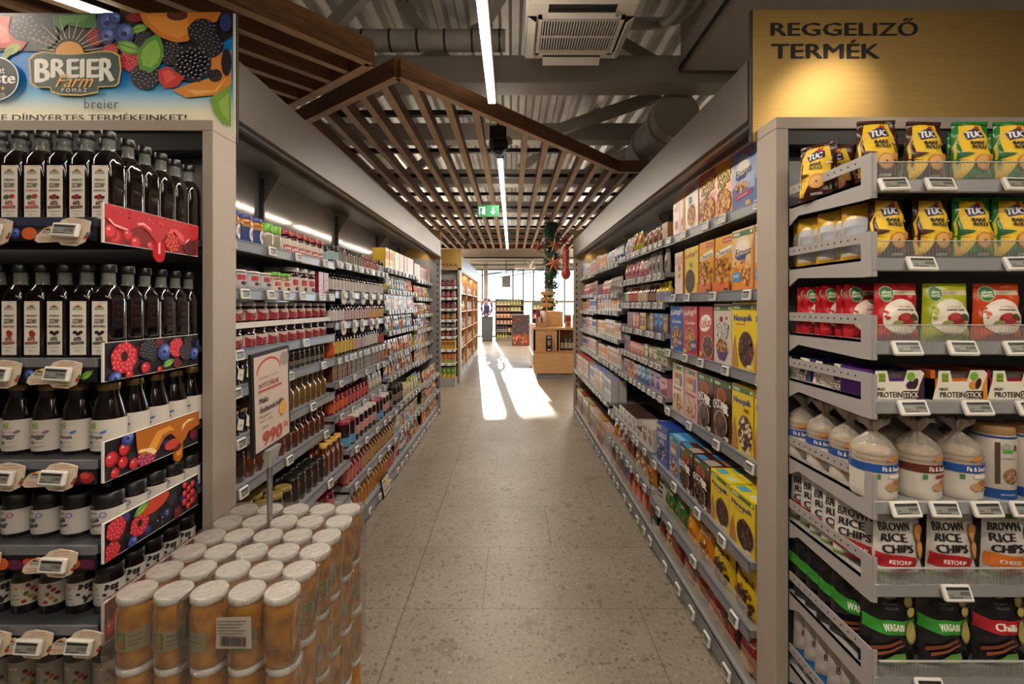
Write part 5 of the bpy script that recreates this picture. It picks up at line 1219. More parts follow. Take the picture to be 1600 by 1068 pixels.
# ================================================================ breakfast rack, first bay: cereals
K1 = ink('#1c1715'); CW = ink('#e8e2d8')
CER = [ink(c) for c in ('#b06a24', '#d79a48', '#8a4a1c', '#e2b468')]; CHO = [ink(c) for c in ('#3a2018', '#54301f', '#6e4430', '#2a1612')]
def green_tab(a, w, h, g='#3f6a34'): a.rect(-w * .47, h * .885, w * .47, h * .965, ink(g)); a.rect(-w * .42, h * .90, -w * .12, h * .95, ink('#b8c4a8')); a.ell(w * .40, h * .925, w * .04, h * .03, ink('#d8dcc8'), 10)
def bowl(a, u, v, ru, rv, mats, rim='#d8cfc4', n=60, sz=.008): a.ell(u, v, ru * 1.08, rv * 1.06, ink(rim), 20); a.ell(u, v, ru, rv, mats[0], 20); a.scatter(u, v, ru * .94, rv * .94, mats, n, sz)
def a_fit(bg2, arc, banner):
    def f(a, w, h):
        a.poly([(-w * .49, h * .01), (w * .49, h * .01), (w * .49, h * .30), (-w * .49, h * .42)], ink(bg2)); a.ell(0, h * .72, w * .34, h * .17, ink(arc), 22); a.ell(0, h * .70, w * .28, h * .12, ink('#e6dccb'), 22)
        a.text('Fitness', .004, h * .63, w * .72, h * .12, K1, .05, .02, .25); a.poly([(-w * .35, h * .56), (w * .2, h * .6), (w * .1, h * .52), (-w * .2, h * .50)], ink('#2a3c74'))
        a.scatter(-w * .08, h * .40, w * .3, h * .09, CER, 40, .009)
        if banner: a.poly([(-w * .32, h * .18), (w * .4, h * .22), (w * .36, h * .30), (-w * .34, h * .27)], ink(banner)); a.text('CSOKOLÁDÉ', 0, h * .242, w * .4, h * .03, CW, .04, .02); a.rect(w * .12, h * .06, w * .34, h * .13, ink('#d8a43c')); a.rect(w * .04, h * .90, w * .48, h * .97, ink('#a8304c')); a.text('ÚJ RECEPT', w * .26, h * .935, w * .34, h * .03, CW)
        else:
            green_tab(a, w, h); a.text('Fiber', .004, h * .52, w * .3, h * .05, ink('#3a4a8c'), 0, 0, .2); a.poly([(-w * .3, h * .42), (w * .25, h * .46), (w * .18, h * .36), (-w * .2, h * .35)], ink('#e0922c')); a.rect(-w * .46, h * .16, -w * .08, h * .31, ink('#2a8ac4')); a.text('ROST', -w * .27, h * .25, w * .28, h * .05, CW, 0, .03)
            a.scatter(w * .22, h * .25, w * .2, h * .16, CER, 40, .011); a.poly([(w * .34, h * .01), (w * .49, h * .01), (w * .49, h * .86), (w * .42, h * .7)], ink('#d8842c'))
    return f
def a_corn(c2, tab):
    def f(a, w, h):
        a.rect(-w * .49, h * .90, w * .1, h * .97, ink(tab))
        for du, col in ((.006, '#3a2a14'), (0, '#e6cf6a')): a.text('CORN', du, h * .78 - du * .6, w * .78, h * .14, ink(col), .1, .05); a.text('FLAKES', du, h * .645 - du * .6, w * .7, h * .09, ink(col), .1, .05)
        a.poly([(-w * .4, h * .46), (w * .1, h * .60), (w * .14, h * .56), (-w * .3, h * .40)], ink('#6a8a2c')); a.ell(0, h * .26, w * .44, h * .24, ink(c2), 20); a.scatter(0, h * .27, w * .43, h * .22, CER + [ink('#e8c05a')], 90, .010); a.ell(-w * .35, h * .08, w * .1, h * .05, ink('#c8b04a')); a.ell(w * .3, h * .05, w * .14, h * .03, ink('#2a3044'))
    return f
def a_kell(txt, mats, script='#a8202c', green=True, sub=None):
    def f(a, w, h):
        a.text("Kellogg's", 0, h * .86, w * .92, h * .14, ink(script), .1, .04, .4)
        if green: a.rect(-w * .2, h * .58, w * .05, h * .70, ink('#3a5a34')); a.text(txt, -w * .07, h * .64, w * .2, h * .05, CW)
        else: a.text(txt, 0, h * .66, w * .7, h * .07, CW, 0, .03)
        bowl(a, 0, h * .32, w * .32, h * .22, mats, '#c9b894', 70, .009)
        if sub: a.poly([(w * .1, h * .06), (w * .46, h * .12), (w * .46, h * .34), (w * .1, h * .28)], ink(sub)); a.text('MEGA', w * .28, h * .2, w * .3, h * .08, CW, .1, .03)
        a.rect(-w * .46, h * .02, -w * .2, h * .09, ink('#c8c04a'))
    return f
def a_cheer(a, w, h):
    a.rect(-w * .02, h * .87, w * .46, h * .96, ink('#c04a1c')); a.text('MULTIGRAIN', w * .22, h * .915, w * .38, h * .03, CW); a.poly([(-w * .46, h * .62), (w * .46, h * .70), (w * .46, h * .82), (-w * .46, h * .74)], ink('#e8e2cc')); a.text('Cheerios', 0, h * .72, w * .84, h * .10, K1, .085, .02)
    q = random.Random(8)
    for k in range(60): u, v = w * q.uniform(-.38, .42), h * q.uniform(.2, .62); a.ell(u, v, .010, .008, CER[k % 4], 8); a.ell(u, v, .0035, .003, ink('#5a2c10'), 6)
    a.poly([(-w * .49, 0.001), (w * .49, 0.001), (w * .49, h * .2), (0, h * .14), (-w * .49, h * .22)], ink('#c8641c')); a.text('MÉZES', w * .1, h * .16, w * .3, h * .05, ink('#b02a20'), .1, .03); a.rect(w * .2, h * .03, w * .42, h * .07, K1)
def a_yel(a, w, h): a.text("Kellogg's", 0, h * .84, w * .9, h * .13, ink('#8c2424'), .1, .04, .4); a.ell(0, h * .62, w * .1, h * .06, ink('#5a7a3c')); bowl(a, -w * .1, h * .28, w * .34, h * .24, CHO, '#3a2a24', 60, .010)
def a_nesq(mix):
    def f(a, w, h):
        green_tab(a, w, h); a.text('Nesquik', 0, h * .75, w * .80, h * .115, ink('#24308a'), .02, .05)
        if mix: a.text('MIX', w * .22, h * .64, w * .26, h * .06, ink('#8c3a1c'), 0, .05)
        else: a.rect(-w * .3, h * .66, w * .1, h * .675, ink('#a0601c'))
        bowl(a, w * .14, h * .30, w * .32, h * .26, CHO if not mix else CHO + [ink('#d8b884'), ink('#e2cfa8')], '#b08a5c', 90, .010)
        a.poly([(-w * .49, h * .01), (-w * .2, h * .01), (-w * .26, h * .2), (-w * .36, h * .5), (-w * .46, h * .3)], ink('#b07838')); a.ell(w * .3, h * .05, w * .12, h * .03, ink('#d8c8ac'))
    return f
def a_cookie(a, w, h):
    green_tab(a, w, h); a.ell(-w * .05, h * .74, w * .1, h * .05, ink('#7a2a24')); a.ell(w * .25, h * .76, w * .06, h * .03, ink('#8c3428'))
    for dx in (.004, 0): a.text('Cookie', dx, h * .62, w * .7, h * .12, K1 if dx else ink('#f2ece2'), .05, .09 if dx else .02); a.text('CRISP', dx, h * .48, w * .64, h * .12, K1 if dx else ink('#f2ece2'), .05, .09 if dx else .02)
    bowl(a, 0, h * .26, w * .34, h * .14, CER + CHO[:2], '#d8c8b4', 60, .009); a.poly([(-w * .3, h * .2), (w * .3, h * .2), (w * .16, h * .06), (-w * .16, h * .06)], ink('#4a2a68'))
def a_kit(a, w, h):
    a.rect(-w * .49, h * .90, w * .49, h * .999, ink('#b02a2c')); a.ell(-w * .02, h * .68, w * .42, h * .16, ink('#efe6de'), 24, .2); a.text('KitKat', -w * .02, h * .68, w * .72, h * .17, ink('#b4161c'), .12, .03, .1); bowl(a, w * .16, h * .24, w * .34, h * .2, CHO + [ink('#7a5030')], '#d8c8b0', 80, .010); a.rect(-w * .42, h * .03, -w * .2, h * .12, ink('#d0a84a'))
def a_choc(a, w, h):
    green_tab(a, w, h); a.ell(-w * .05, h * .72, w * .26, h * .14, ink('#b8642c'), 14); a.ell(-w * .05, h * .74, w * .18, h * .1, ink('#8a4420'), 12)
    for q, dx in enumerate((.005, 0)):
        for i, ch in enumerate('CHOCAPIC'): a.text(ch, -w * .38 + w * .108 * i + dx, h * (.54 + .05 * math.sin(i * .45 + .3)), w * .12, h * .15, K1 if q == 0 else ink('#efe8de'), .1, .12 if q == 0 else .04)
    bowl(a, w * .0, h * .25, w * .34, h * .22, CHO, '#e0d4c4', 80, .011); a.ell(w * .36, h * .06, w * .1, h * .04, ink('#d8c8ac'))
def a_cini(c):
    def f(a, w, h):
        green_tab(a, w, h); a.rect(-w * .3, h * .56, w * .38, h * .82, ink('#d8a03c')); a.text('CINI', -w * .08, h * .75, w * .4, h * .09, ink(c), 0, .05); a.text('MINIS', -w * .0, h * .64, w * .5, h * .09, CW, 0, .05); a.rect(w * .2, h * .56, w * .38, h * .82, ink('#5a78b4')); a.rect(-w * .36, h * .46, w * .36, h * .50, ink('#a83444')); a.scatter(0, h * .22, w * .38, h * .18, [ink('#c88a4c'), ink('#e0b47a'), ink('#a8642c'), ink('#d8c8b0')], 60, .012)
    return f
def a_oreo(a, w, h): a.rect(-w * .46, h * .88, -w * .1, h * .95, ink('#d8c83c')); a.text('OREO', 0, h * .74, w * .8, h * .13, CW, .1, .04); a.text("O's", 0, h * .58, w * .4, h * .1, CW, .1, .04); a.scatter(0, h * .28, w * .4, h * .18, [ink('#1a1a20'), ink('#d8d4d0'), ink('#3a3a44')], 40, .011)
def box(desc, w, d, h, col, art, side=None, top=None, topart=None, name='cereal_box'): return carton(name, 'box', desc, 'cereal boxes', w, d, h, col, art, side, top, .3, topart)
def t_nesq(a, w, d): a.rect(-w * .42, -d * .3, -w * .1, d * .25, ink('#4aa0c4')); a.rect(w * .08, -d * .3, w * .40, d * .25, ink('#c8cf9a'))
def t_choc(a, w, d): a.rect(-w * .46, -d * .4, -w * .06, d * .1, ink('#3a8ac0')); a.poly([(-w * .02, -d * .4), (w * .46, -d * .4), (w * .4, d * .4), (w * .02, d * .3)], ink('#a89888'))
B_fit = box('blue flake cereal box', .183, .06, .262, '#7388b4', a_fit('#4f6aa4', '#9aa8c8', '#a8245c'), '#9ab0d4')
B_corO = box('orange corn flake box', .165, .06, .262, '#cf7a1c', a_corn('#b4501c', '#d8962c'), '#c8501c')
B_corR = box('red corn flake box', .20, .06, .272, '#b8301e', a_corn('#8c2c1c', '#cf5a58'), '#c43a1e', '#d84a1e')
B_gran = box('white granola box', .19, .06, .272, '#b9aa9c', a_kell('BIO', CER, '#8c2030'), '#cfc0b0')
B_turn = box('orange-sided cereal box', .085, .17, .25, '#c9a085', lambda a, w, h: (a.rect(w * .1, h * .02, w * .48, h * .98, ink('#d69a2a')), a.ell(-w * .1, h * .3, w * .2, h * .1, ink('#b8704c'))), '#d8942c')
B_pale = box('pale pink cereal box', .11, .12, .24, '#c4a48e', lambda a, w, h: (a.ell(0, h * .7, w * .3, h * .1, ink('#d8bda8')), a.ell(0, h * .3, w * .3, h * .12, ink('#b07a5c'))), '#d8862c')
B_fib = box('orange-and-white flake box', .18, .06, .272, '#d8b98a', a_fit('#d8842c', '#e2cfae', None), '#cf7a24')
B_chr = box('golden ring-cereal box', .172, .06, .268, '#d99a22', a_cheer, '#c8861c')
B_yel = box('yellow chocolate-cereal box', .2, .07, .262, '#d8c01e', a_yel, '#c8721c', '#d8b41e')
B_wht = box('white-and-peach cereal box', .13, .12, .255, '#dccbbd', lambda a, w, h: (a.rect(-w * .48, h * .7, w * .48, h * .9, ink('#c8a090')), a.ell(w * .1, h * .62, w * .2, h * .08, ink('#b87438')), a.ell(w * .1, h * .45, w * .2, h * .06, ink('#c88a4c'))), '#c8721c')
B_nes = box('yellow cocoa-ball box', .183, .065, .292, '#dfc413', a_nesq(False), '#cdb010')
B_nem = box('yellow mixed cocoa-ball box', .183, .065, .292, '#dcc016', a_nesq(True), '#b8741c')
B_cook = box('white cookie cereal box', .183, .06, .285, '#c8bcb2', a_cookie, '#d8cfc4')
B_kit = box('red wafer cereal box', .186, .06, .272, '#a81a20', a_kit, '#8c1418')
B_kr = box('red cookie cereal box', .20, .06, .272, '#b4363c', a_kell('Cookie', CER + CHO[:1], '#efe4dc', False, '#4a3c8c'), '#8c2428')
B_kb = box('blue cookie cereal box', .20, .06, .272, '#1f62ac', a_kell('Cookie', CER + CHO[:1], '#efe4dc', False, '#5a4aa0'), '#1a4c8c')
B_cho = box('brown chocolate-shell box', .178, .065, .285, '#4a2c22', a_choc, '#3a1a14', None, None)
B_cin = box('pink cinnamon-square box', .195, .06, .285, '#cf9a9c', a_cini('#a83444'), '#b87a80')
B_ciw = box('white cinnamon-square box', .185, .06, .285, '#cdbba8', a_cini('#8c2c24'), '#d8c8b8')
b_nes = box('small yellow cocoa-ball box', .186, .075, .215, '#dfc413', a_nesq(False), '#b89c14', '#e0c81e', t_nesq)
b_cho = box('small brown chocolate-shell box', .182, .075, .215, '#4a2c22', a_choc, '#3a1a14', '#4a241a', t_choc)
b_cin = box('small blue cinnamon-square box', .165, .075, .22, '#4a88c0', a_cini('#a83444'), '#7aa0c8', '#3a8ac4', lambda a, w, d: a.rect(-w * .4, -d * .3, w * .4, d * .1, ink('#8ac0dc')))
b_ore = box('dark blue cookie-ring box', .20, .075, .235, '#1f4894', a_oreo, '#3a5a9c', '#1e3c9c')
fill(1, 0, 0, [(B_fit, 2), (B_corO, 1), (B_corR, 1), (B_gran, 1), (B_turn, 1), (B_pale, 1)], 1.705)
fill(1, 0, 1, [(B_fib, 2), (B_chr, 2), (B_yel, 1), (None, .01), (B_wht, 1)], 1.703, gap=.012)
fill(1, 0, 2, [(B_nes, 2), (B_cook, 1), (B_kit, 1), (B_kr, 1), (B_kb, 1)], 1.703, rows=2, gap=.009)
fill(1, 0, 3, [(B_nem, 2), (B_cho, 2), (B_cin, 1), (B_ciw, 1)], 1.71, gap=.009)
fill(1, 0, 4, [(b_nes, 2), (b_cho, 2), (b_cin, 1), (b_ore, 1)], 1.712, rows=3, gap=.009)
def a_bag(t, tc, mats, band=None):
    def f(a, w, h):
        if band: a.rect(-w * .49, h * .78, w * .49, h * .96, ink(band))
        if t: a.text(t, 0, h * .70, w * .74, h * .13, ink(tc), -.05, .05)
        if mats: a.scatter(0, h * .32, w * .36, h * .24, mats, 40, .012)
    return f
def P(desc, w, h, d, col, art=None, pl='bags', name='cereal_bag', crimp=None): return pouch(name, 'bag', desc, pl, w, h, d, col, art, None, 8, 9, .28, crimp)
G_nes = P('yellow cocoa-ball bag', .19, .20, .06, '#cfae14', a_bag('Nesquik', '#1c1a18', CHO)); G_ora = P('orange muesli bag', .16, .20, .06, '#c87a1c', a_bag('Müsli', '#e8d8a8', CER, '#5a3a1c'))
G_grn = P('green muesli bag', .17, .20, .06, '#2f6a2e', a_bag('Natur', '#d8d8a8', [ink('#7a3a2c'), ink('#4a8a3c'), ink('#9a5a3c')])); G_wht = P('white oat flake bag with black print', .12, .20, .055, '#b4b0a8', lambda a, w, h: [a.rect(-w * .3, h * (.2 + .15 * k), w * .3, h * (.28 + .15 * k), K1) for k in range(4)])
G_yel = P('golden flake bag', .13, .20, .06, '#cf8a14', a_bag(None, '', [ink('#e2a83c'), ink('#b8641c')])); G_mix = P('clear bag of fruit muesli', .14, .19, .06, '#a48468', a_bag(None, '', [ink('#7a2c24'), ink('#d8c8b0'), ink('#b0602c')]))
fill(1, 0, 5, [(G_nes, 2), (G_ora, 1), (G_yel, 1), (G_grn, 2), (G_wht, 2), (G_yel, 1)], 1.71)
D_red = P('red-topped flour tortilla bag', .15, .17, .05, '#9a7a68', lambda a, w, h: (a.rect(-w * .49, h * .5, w * .49, h * .96, ink('#a01c26')), a.text('Knusper', 0, h * .72, w * .7, h * .12, CW, -.05, .04), a.ell(0, h * .25, w * .34, h * .18, ink('#b8885a'))), 'red snack bags', 'snack_bag')
D_brn = P('brown chocolate snack bag', .13, .17, .05, '#4a2a20', a_bag(None, '', [ink('#7a4a2c'), ink('#a83424')]), 'brown snack bags', 'snack_bag'); D_cer = P('clear bag of cereal squares', .13, .17, .05, '#a87c54', a_bag(None, '', CER), 'cereal bags', 'snack_bag')
fill(1, 0, 6, [(D_red, 1), (D_brn, 1), (D_red, 3), (D_brn, 1), (D_cer, 1), (D_brn, 1)], 1.71)

# ---------------------------------------------------------------- breakfast rack, further bays
def two(c1, c2, k=0):
    def f(a, w, h):
        if k == 0: a.rect(-w * .49, h * .45, w * .49, h * .85, ink(c2)); a.ell(0, h * .25, w * .25, h * .14, ink(c2), 10)
        elif k == 1: a.poly([(-w * .49, 0.001), (w * .49, 0.001), (w * .49, h * .5), (-w * .49, h * .25)], ink(c2)); a.rect(-w * .3, h * .62, w * .3, h * .78, ink(c2))
        elif k == 2: a.ell(0, h * .35, w * .36, h * .24, ink(c2), 12); a.rect(-w * .36, h * .68, w * .36, h * .82, ink(c2))
        else: a.rect(-w * .3, h * .2, w * .3, h * .8, ink(c2)); a.rect(-w * .2, h * .55, w * .2, h * .65, ink(c1))
    return f
def bx(desc, c1, c2, w=.09, d=.10, h=.13, k=0, top=None, name='drink_powder_box'): return carton(name, 'box', desc, desc.split()[-1] + ' boxes', w, d, h, c1, two(c1, c2, k), None, top)
def pk(desc, c1, c2, w=.11, h=.15, d=.045, k=0, name='food_pouch'): return pouch(name, 'bag', desc, 'pouches', w, h, d, c1, two(c1, c2, k), None, 6, 6)
def bo(desc, c1, cap, lab, r=.03, h=.14, name='sauce_bottle', sh=.55): return bottle(name, 'bottle', desc, 'bottles', r, h, c1, cap, lab, (.12, sh - .04), None, sh, .36, .1, 10)
def ja(desc, c1, lid, lab, r=.038, h=.11, name='spread_jar', z=(.18, .66)): return jar(name, 'jar', desc, 'jars', r, h, c1, lid, lab, z, None, .018, .95, 12, .6, .9, False)
def tub(desc, c1, c2, w=.10, h=.10): return carton('drink_carton', 'carton', desc, 'cartons', w, .07, h, c1, two(c1, c2, 1), None, c2)
br = pk('brown paper baking bag', '#9a6434', '#6a3c1c', .12, .13, .07, 2); wb = pk('white flour bag', '#c8c4bc', '#8a8c98', .12, .16, .07, 0, 'flour_bag'); gl = pk('lime-and-red baking pack', '#a8b42a', '#b8382c', .12, .17, .06, 0)
blk = pk('dark blue sugar bag', '#3a4a68', '#c8c8cc', .1, .16, .06, 0, 'sugar_bag'); pn = pk('pink muffin mix pouch', '#c48a8c', '#8c3044', .11, .15, .05, 2); wpn = pk('white muffin mix pouch', '#cfc4b8', '#a8505c', .10, .15, .05, 1)
gry = pk('silver powder pouch', '#9a948c', '#5a4a44', .09, .16, .04, 3)
tl = bo('small teal syrup bottle', '#3a6a6c', '#c8d0c8', '#5a9090'); rd_ = bo('small red syrup bottle', '#8c3c34', '#cfc4b4', '#b86a5c'); yl = bo('small yellow squeeze bottle', '#d2b01c', '#d8cc3c', '#8a84a8'); bg_ = bo('beige topping bottle', '#b49a84', '#d8cfc0', '#c8b4a0'); br_ = bo('dark topping bottle', '#4a2c22', '#c8beb0', '#8a6a58')
bl = bx('blue cocoa box', '#3f78b8', '#1c2a58', k=1); bb_ = bx('brown cocoa box', '#6a4c38', '#b89468', k=2); yb = bx('yellow cocoa box', '#c89a2a', '#3a2418', k=3); rb = bx('red tea box', '#a8343a', '#d8a08c', k=0); pb = bx('dark plum tea box', '#4a2834', '#8a5a68', k=1)
rb2 = bx('red-lidded fruit tea box', '#b84a48', '#d8b0a0', .10, .10, .09, 0, '#8c1c24'); gb = bx('green tea box', '#3a7a58', '#c8d8b8', .10, .10, .1, 2); wgb = bx('cream tea box', '#b8ac8c', '#5a6a44', .1, .1, .1, 0, '#8a8468'); dk = bx('black coffee box', '#2c2826', '#8a7048', .09, .1, .11, 3)
pu = bx('lilac chocolate drink box', '#9a84a8', '#5a3c68', .12, .1, .13, 2, '#4a3440'); lb = bx('light blue drink box', '#6aa4c4', '#2c4a74', .1, .1, .13, 1); pk_ = bx('pink drink box', '#c8949c', '#8c4a58', .12, .1, .12, 1, '#5a3c3c'); ob = bx('orange drink box', '#c8883c', '#8c3c1c', .09, .1, .13, 0)
gy = tub('pale green oat drink carton', '#a8ac94', '#d0ccc0'); gy2 = tub('dark green coffee carton', '#2c5a3c', '#c8c0b0', .1, .11); tr = carton('bar_box', 'box', 'white display box of bars', 'bar boxes', .125, .16, .055, '#c8c2ba', two('#c8c2ba', '#8a8480', 3), None, '#3a2c26'); mlk = carton('milk_carton', 'carton', 'white milk carton with violet top', 'milk cartons', .072, .072, .20, '#cfcbc8', two('#cfcbc8', '#8a90b0', 0), None, '#8a8cb4')
clr = carton('clear_tub', 'box', 'clear plastic box of biscuits', 'clear boxes', .12, .12, .14, '#b8b0a8', two('#b8b0a8', '#8a6a58', 2), None, '#c0bab4')
fill(1, 1, 0, [(bx('leaning tan cardboard box', '#8a6a48', '#a8885c', .1, .12, .12, 1, name='cardboard_box'), 1), (br, 4), (None, .05), (gl, 2), (wb, 3), (blk, 3)], rows=1)
fill(1, 1, 1, [(gry, 1), (None, .06), (gry, 3), (None, .03), (wpn, 2), (pn, 4), (wpn, 2)])
fill(1, 1, 2, [(yl, 4), (br_, 3), (bg_, 4), (rd_, 4), (bg_, 2), (tl, 2)], gap=.006)
fill(1, 1, 3, [(bb_, 1), (bl, 2), (bb_, 1), (dk, 1), (yb, 2), (rb, 2), (pb, 2)], rows=2)
fill(1, 1, 4, [(wgb, 2), (gb, 1), (rb2, 1), (gb, 1), (rb2, 4), (pb, 2)], rows=2)
fill(1, 1, 5, [(pk_, 1), (pu, 2), (lb, 3), (pk_, 1), (ob, 2), (pu, 1)], rows=2)
fill(1, 1, 6, [(clr, 2), (tr, 7)], rows=2); fill(1, 1, 6, [(None, .40), (tr, 4)], z=.656, note='upper row, ')
fill(1, 1, 7, [(G_ora, 1), (G_mix, 2), (D_brn, 2), (G_mix, 2), (G_yel, 1)]); fill(1, 1, 8, [(P('green pasta bag', .15, .19, .06, '#3a5c3a', two('', '#8a3c2c', 2), 'pasta bags', 'pasta_bag'), 1), (P('bright red pasta bag', .13, .2, .06, '#b8382c', two('', '#d88a6c', 2), 'pasta bags', 'pasta_bag'), 3), (bx('red-and-blue rice box', '#a04a44', '#4a5a8c', .08, .1, .2, 0, name='rice_box'), 4), (bx('golden rice box', '#a88444', '#6a4c24', .07, .1, .22, 1, name='rice_box'), 2)])
for b in (2, 3):
    A = [wb, blk, gry] if b == 2 else [mlk, wb, pn]
    wht = carton('milk_carton', 'carton', 'white milk carton %s' % ('with brown print' if b == 2 else 'with red print'), 'milk cartons', .07, .07, .17, '#c4beb6', two('#c4beb6', '#a87a54' if b == 2 else '#b84a44', b), None, '#a8a098')
    ogn = carton('drink_carton', 'carton', 'white drink carton with %s panel' % ('orange' if b == 2 else 'blue'), 'drink cartons', .065, .07, .15, '#c9bfb4', two('#c9bfb4', '#d08a48' if b == 2 else '#3a5a9c', 0))
    tall = carton('milk_carton', 'carton', 'tall carton with %s roof' % ('violet' if b == 2 else 'red'), 'tall cartons', .072, .08, .22, '#c9c3bb', two('#c9c3bb', '#b89060' if b == 2 else '#b05a50', b), None, '#7a7cac' if b == 2 else '#a83c3c')
    pack = bx('tall %s six-pack' % ('kraft' if b == 2 else 'red-and-navy'), '#a8884c' if b == 2 else '#8c3c30', '#8a3c3c' if b == 2 else '#2c3c68', .10, .12, .27, b - 1, name='carton_pack')
    pack2 = bx('tall %s six-pack' % ('pale pink' if b == 2 else 'cream'), '#b89a94' if b == 2 else '#a89c7c', '#5a7a5c' if b == 2 else '#6a5434', .09, .12, .26, 3, name='carton_pack')
    fill(1, b, 0, [(blk, 3), (wb, 3), (ogn, 5), (wht, 6)] if b == 2 else [(wht, 5), (wb, 4), (mlk, 5)])
    fill(1, b, 1, [(gry, 3), (A[2], 2), (wpn, 4), (pk('blue-and-red %s pouch' % ('pudding' if b == 2 else 'cream'), '#3c4c84', '#b83c34', .08, .13, .04, 0), 4), (gl, 1)])
    fill(1, b, 2, [(ogn, 6), (wht, 4), (bx('peach baby-food box', '#c89c74', '#8c5a3c', .07, .1, .12, 2, name='food_box'), 6)])
    fill(1, b, 3, [(ogn, 4), (wht, 6), (ogn, 6)]); fill(1, b, 4, [(wht, 8), (pack2 if b == 9 else ogn, 7)])
    fill(1, b, 5, [(mlk, 4), (tall, 7), (mlk, 4)] if b == 2 else [(tall, 13)], rows=2); fill(1, b, 6, [(pack2, 4), (pack, 3), (pack2, 4), (pack, 3)])

# ================================================================ spread rack, first bay
def a_pin(a, r, h, z0, z1): a.rect(-r, z0, r, z0 + (z1 - z0) * .55, ink('#a8242a')); a.text('pindur', 0, z0 + (z1 - z0) * .3, r * 1.7, (z1 - z0) * .3, CW, .05, .04)
def a_nut(a, r, h, z0, z1): a.rect(-r * .8, z0 + (z1 - z0) * .45, r * .8, z0 + (z1 - z0) * .85, ink('#b04048')); a.ell(0, z0 + (z1 - z0) * .22, r * .5, (z1 - z0) * .16, ink('#4a2418'), 10)
def a_red(a, r, h, z0, z1): a.poly([(-r, z0), (r, z0), (r, z1 - .01), (0, z0 + .018), (-r, z1 - .006)], ink('#8c1c28')); a.text('nutella', 0, z0 + (z1 - z0) * .6, r * 1.3, (z1 - z0) * .26, ink('#8c1c24'), 0, .05); a.ell(r * .2, z0 + .016, r * .3, .009, ink('#4a2418'), 9)
def a_blue(a, r, h, z0, z1): a.ell(r * .2, (z0 + z1) / 2, r * .5, (z1 - z0) * .42, ink('#d8d4cc'), 12); a.ell(r * .2, (z0 + z1) / 2, r * .25, (z1 - z0) * .2, ink('#8a6a5c'), 10); a.rect(-r, z1 - .012, r, z1, ink('#b0783c'))
jb = jar('peanut_butter_jar', 'jar', 'blue-lidded peanut butter jar', 'peanut butter jars', .043, .132, '#a86c30', '#1c3c9c', '#233c78', (.06, .66), a_blue); jg = jar('peanut_butter_jar', 'jar', 'pale jar with green lid', 'green-lidded jars', .040, .125, '#9c9684', '#5aa81c', None, lidh=.04)
jr = jar('chocolate_spread_jar', 'jar', 'red-lidded chocolate jar', 'red-lidded jars', .039, .122, '#2a1410', '#8c1a22', '#d0c4b8', (.04, .62), a_pin, lidh=.026, lidr=1.0)
jk = jar('spread_jar', 'jar', 'black-lidded pale blue jar', 'black-lidded jars', .032, .11, '#2a2420', '#1c1c1e', '#94b0bc', (.1, .6), None)
jw = jar('chocolate_spread_jar', 'jar', 'white square-labelled cream jar', 'cream jars', .045, .088, '#b8b4b0', '#c8c4be', '#b0b4ba', (.2, .85), a_nut, lidh=.008, lidr=1.02); jgl = jar('chocolate_spread_jar', 'jar', 'green-lidded nut spread jar', 'nut spread jars', .041, .098, '#8a6a48', '#5aa41e', '#cfc2b0', (.05, .6), a_nut)
jwl = jar('chocolate_spread_jar', 'jar', 'large white-lidded chocolate jar', 'large chocolate jars', .045, .138, '#2c1610', '#c4bfb8', '#ccc4bc', (.03, .62), a_nut, lidh=.024, lidr=1.0)
strp = carton('wafer_tube_box', 'box', 'tall red-striped wafer box', 'wafer boxes', .07, .07, .135, '#8c2430', lambda a, w, h: [a.poly([(-w * .49, h * (.1 + k * .2)), (w * .49, h * (.25 + k * .2)), (w * .49, h * (.3 + k * .2)), (-w * .49, h * (.15 + k * .2))], ink('#c89aa0')) for k in range(3)], None, '#b8b2ac')
bst = carton('biscuit_box', 'box', 'small stacked brown biscuit pack', 'biscuit packs', .07, .07, .075, '#a88460', lambda a, w, h: (a.rect(-w * .49, h * .7, w * .49, h * .98, ink('#5a3020')), a.rect(-w * .3, h * .2, w * .3, h * .5, ink('#d8b088'))))
jt = jar('chocolate_spread_jar', 'jar', 'glass chocolate spread jar with red label', 'glass chocolate spread jars', .046, .088, '#2a1411', '#2c1a16', '#bfb0a8', (.05, .62), a_red, lidh=.016, lidr=.92)
jtt = jar('chocolate_spread_jar', 'jar', 'white-lidded chocolate spread jar with red label', 'white-lidded chocolate spread jars', .046, .108, '#2a1411', '#c0bab2', '#b8a8a0', (.24, .7), a_red, lidh=.018, lidr=.96)
fill(-1, 0, 0, [(jb, 5), (jg, 2), (jr, 7), (jk, 1)], 1.715, gap=.006)
fill(-1, 0, 1, [(bst, 2), (jw, 3), (jgl, 2), (jwl, 3), (strp, 3)], 1.78, gap=.012); fill(-1, 0, 1, [(bst, 2)], 1.78, z=1.692, note='top pack, ')
fill(-1, 0, 2, [(jt, 12)], 1.72, gap=.006); fill(-1, 0, 2, [(jtt, 12)], 1.72, z=1.455, gap=.006, note='upper tier, ')
m = MB(); m.box(-1.163, 1.72, 1.4485, -1.262, 2.90, 1.4545, M('#cfcac2', .5)); m.box(-1.158, 1.72, 1.449, -1.163, 2.90, 1.474, M('#cfcac2', .5)); tag(obj('cardboard_tray', m), 'long white cardboard tray between the two tiers of chocolate spread jars', 'tray')
AMB = M('#6a4a1c', .1, coat=.8); AMB2 = M('#54240f', .1, coat=.8); DKJ = M('#1c1610', .12, coat=.7)
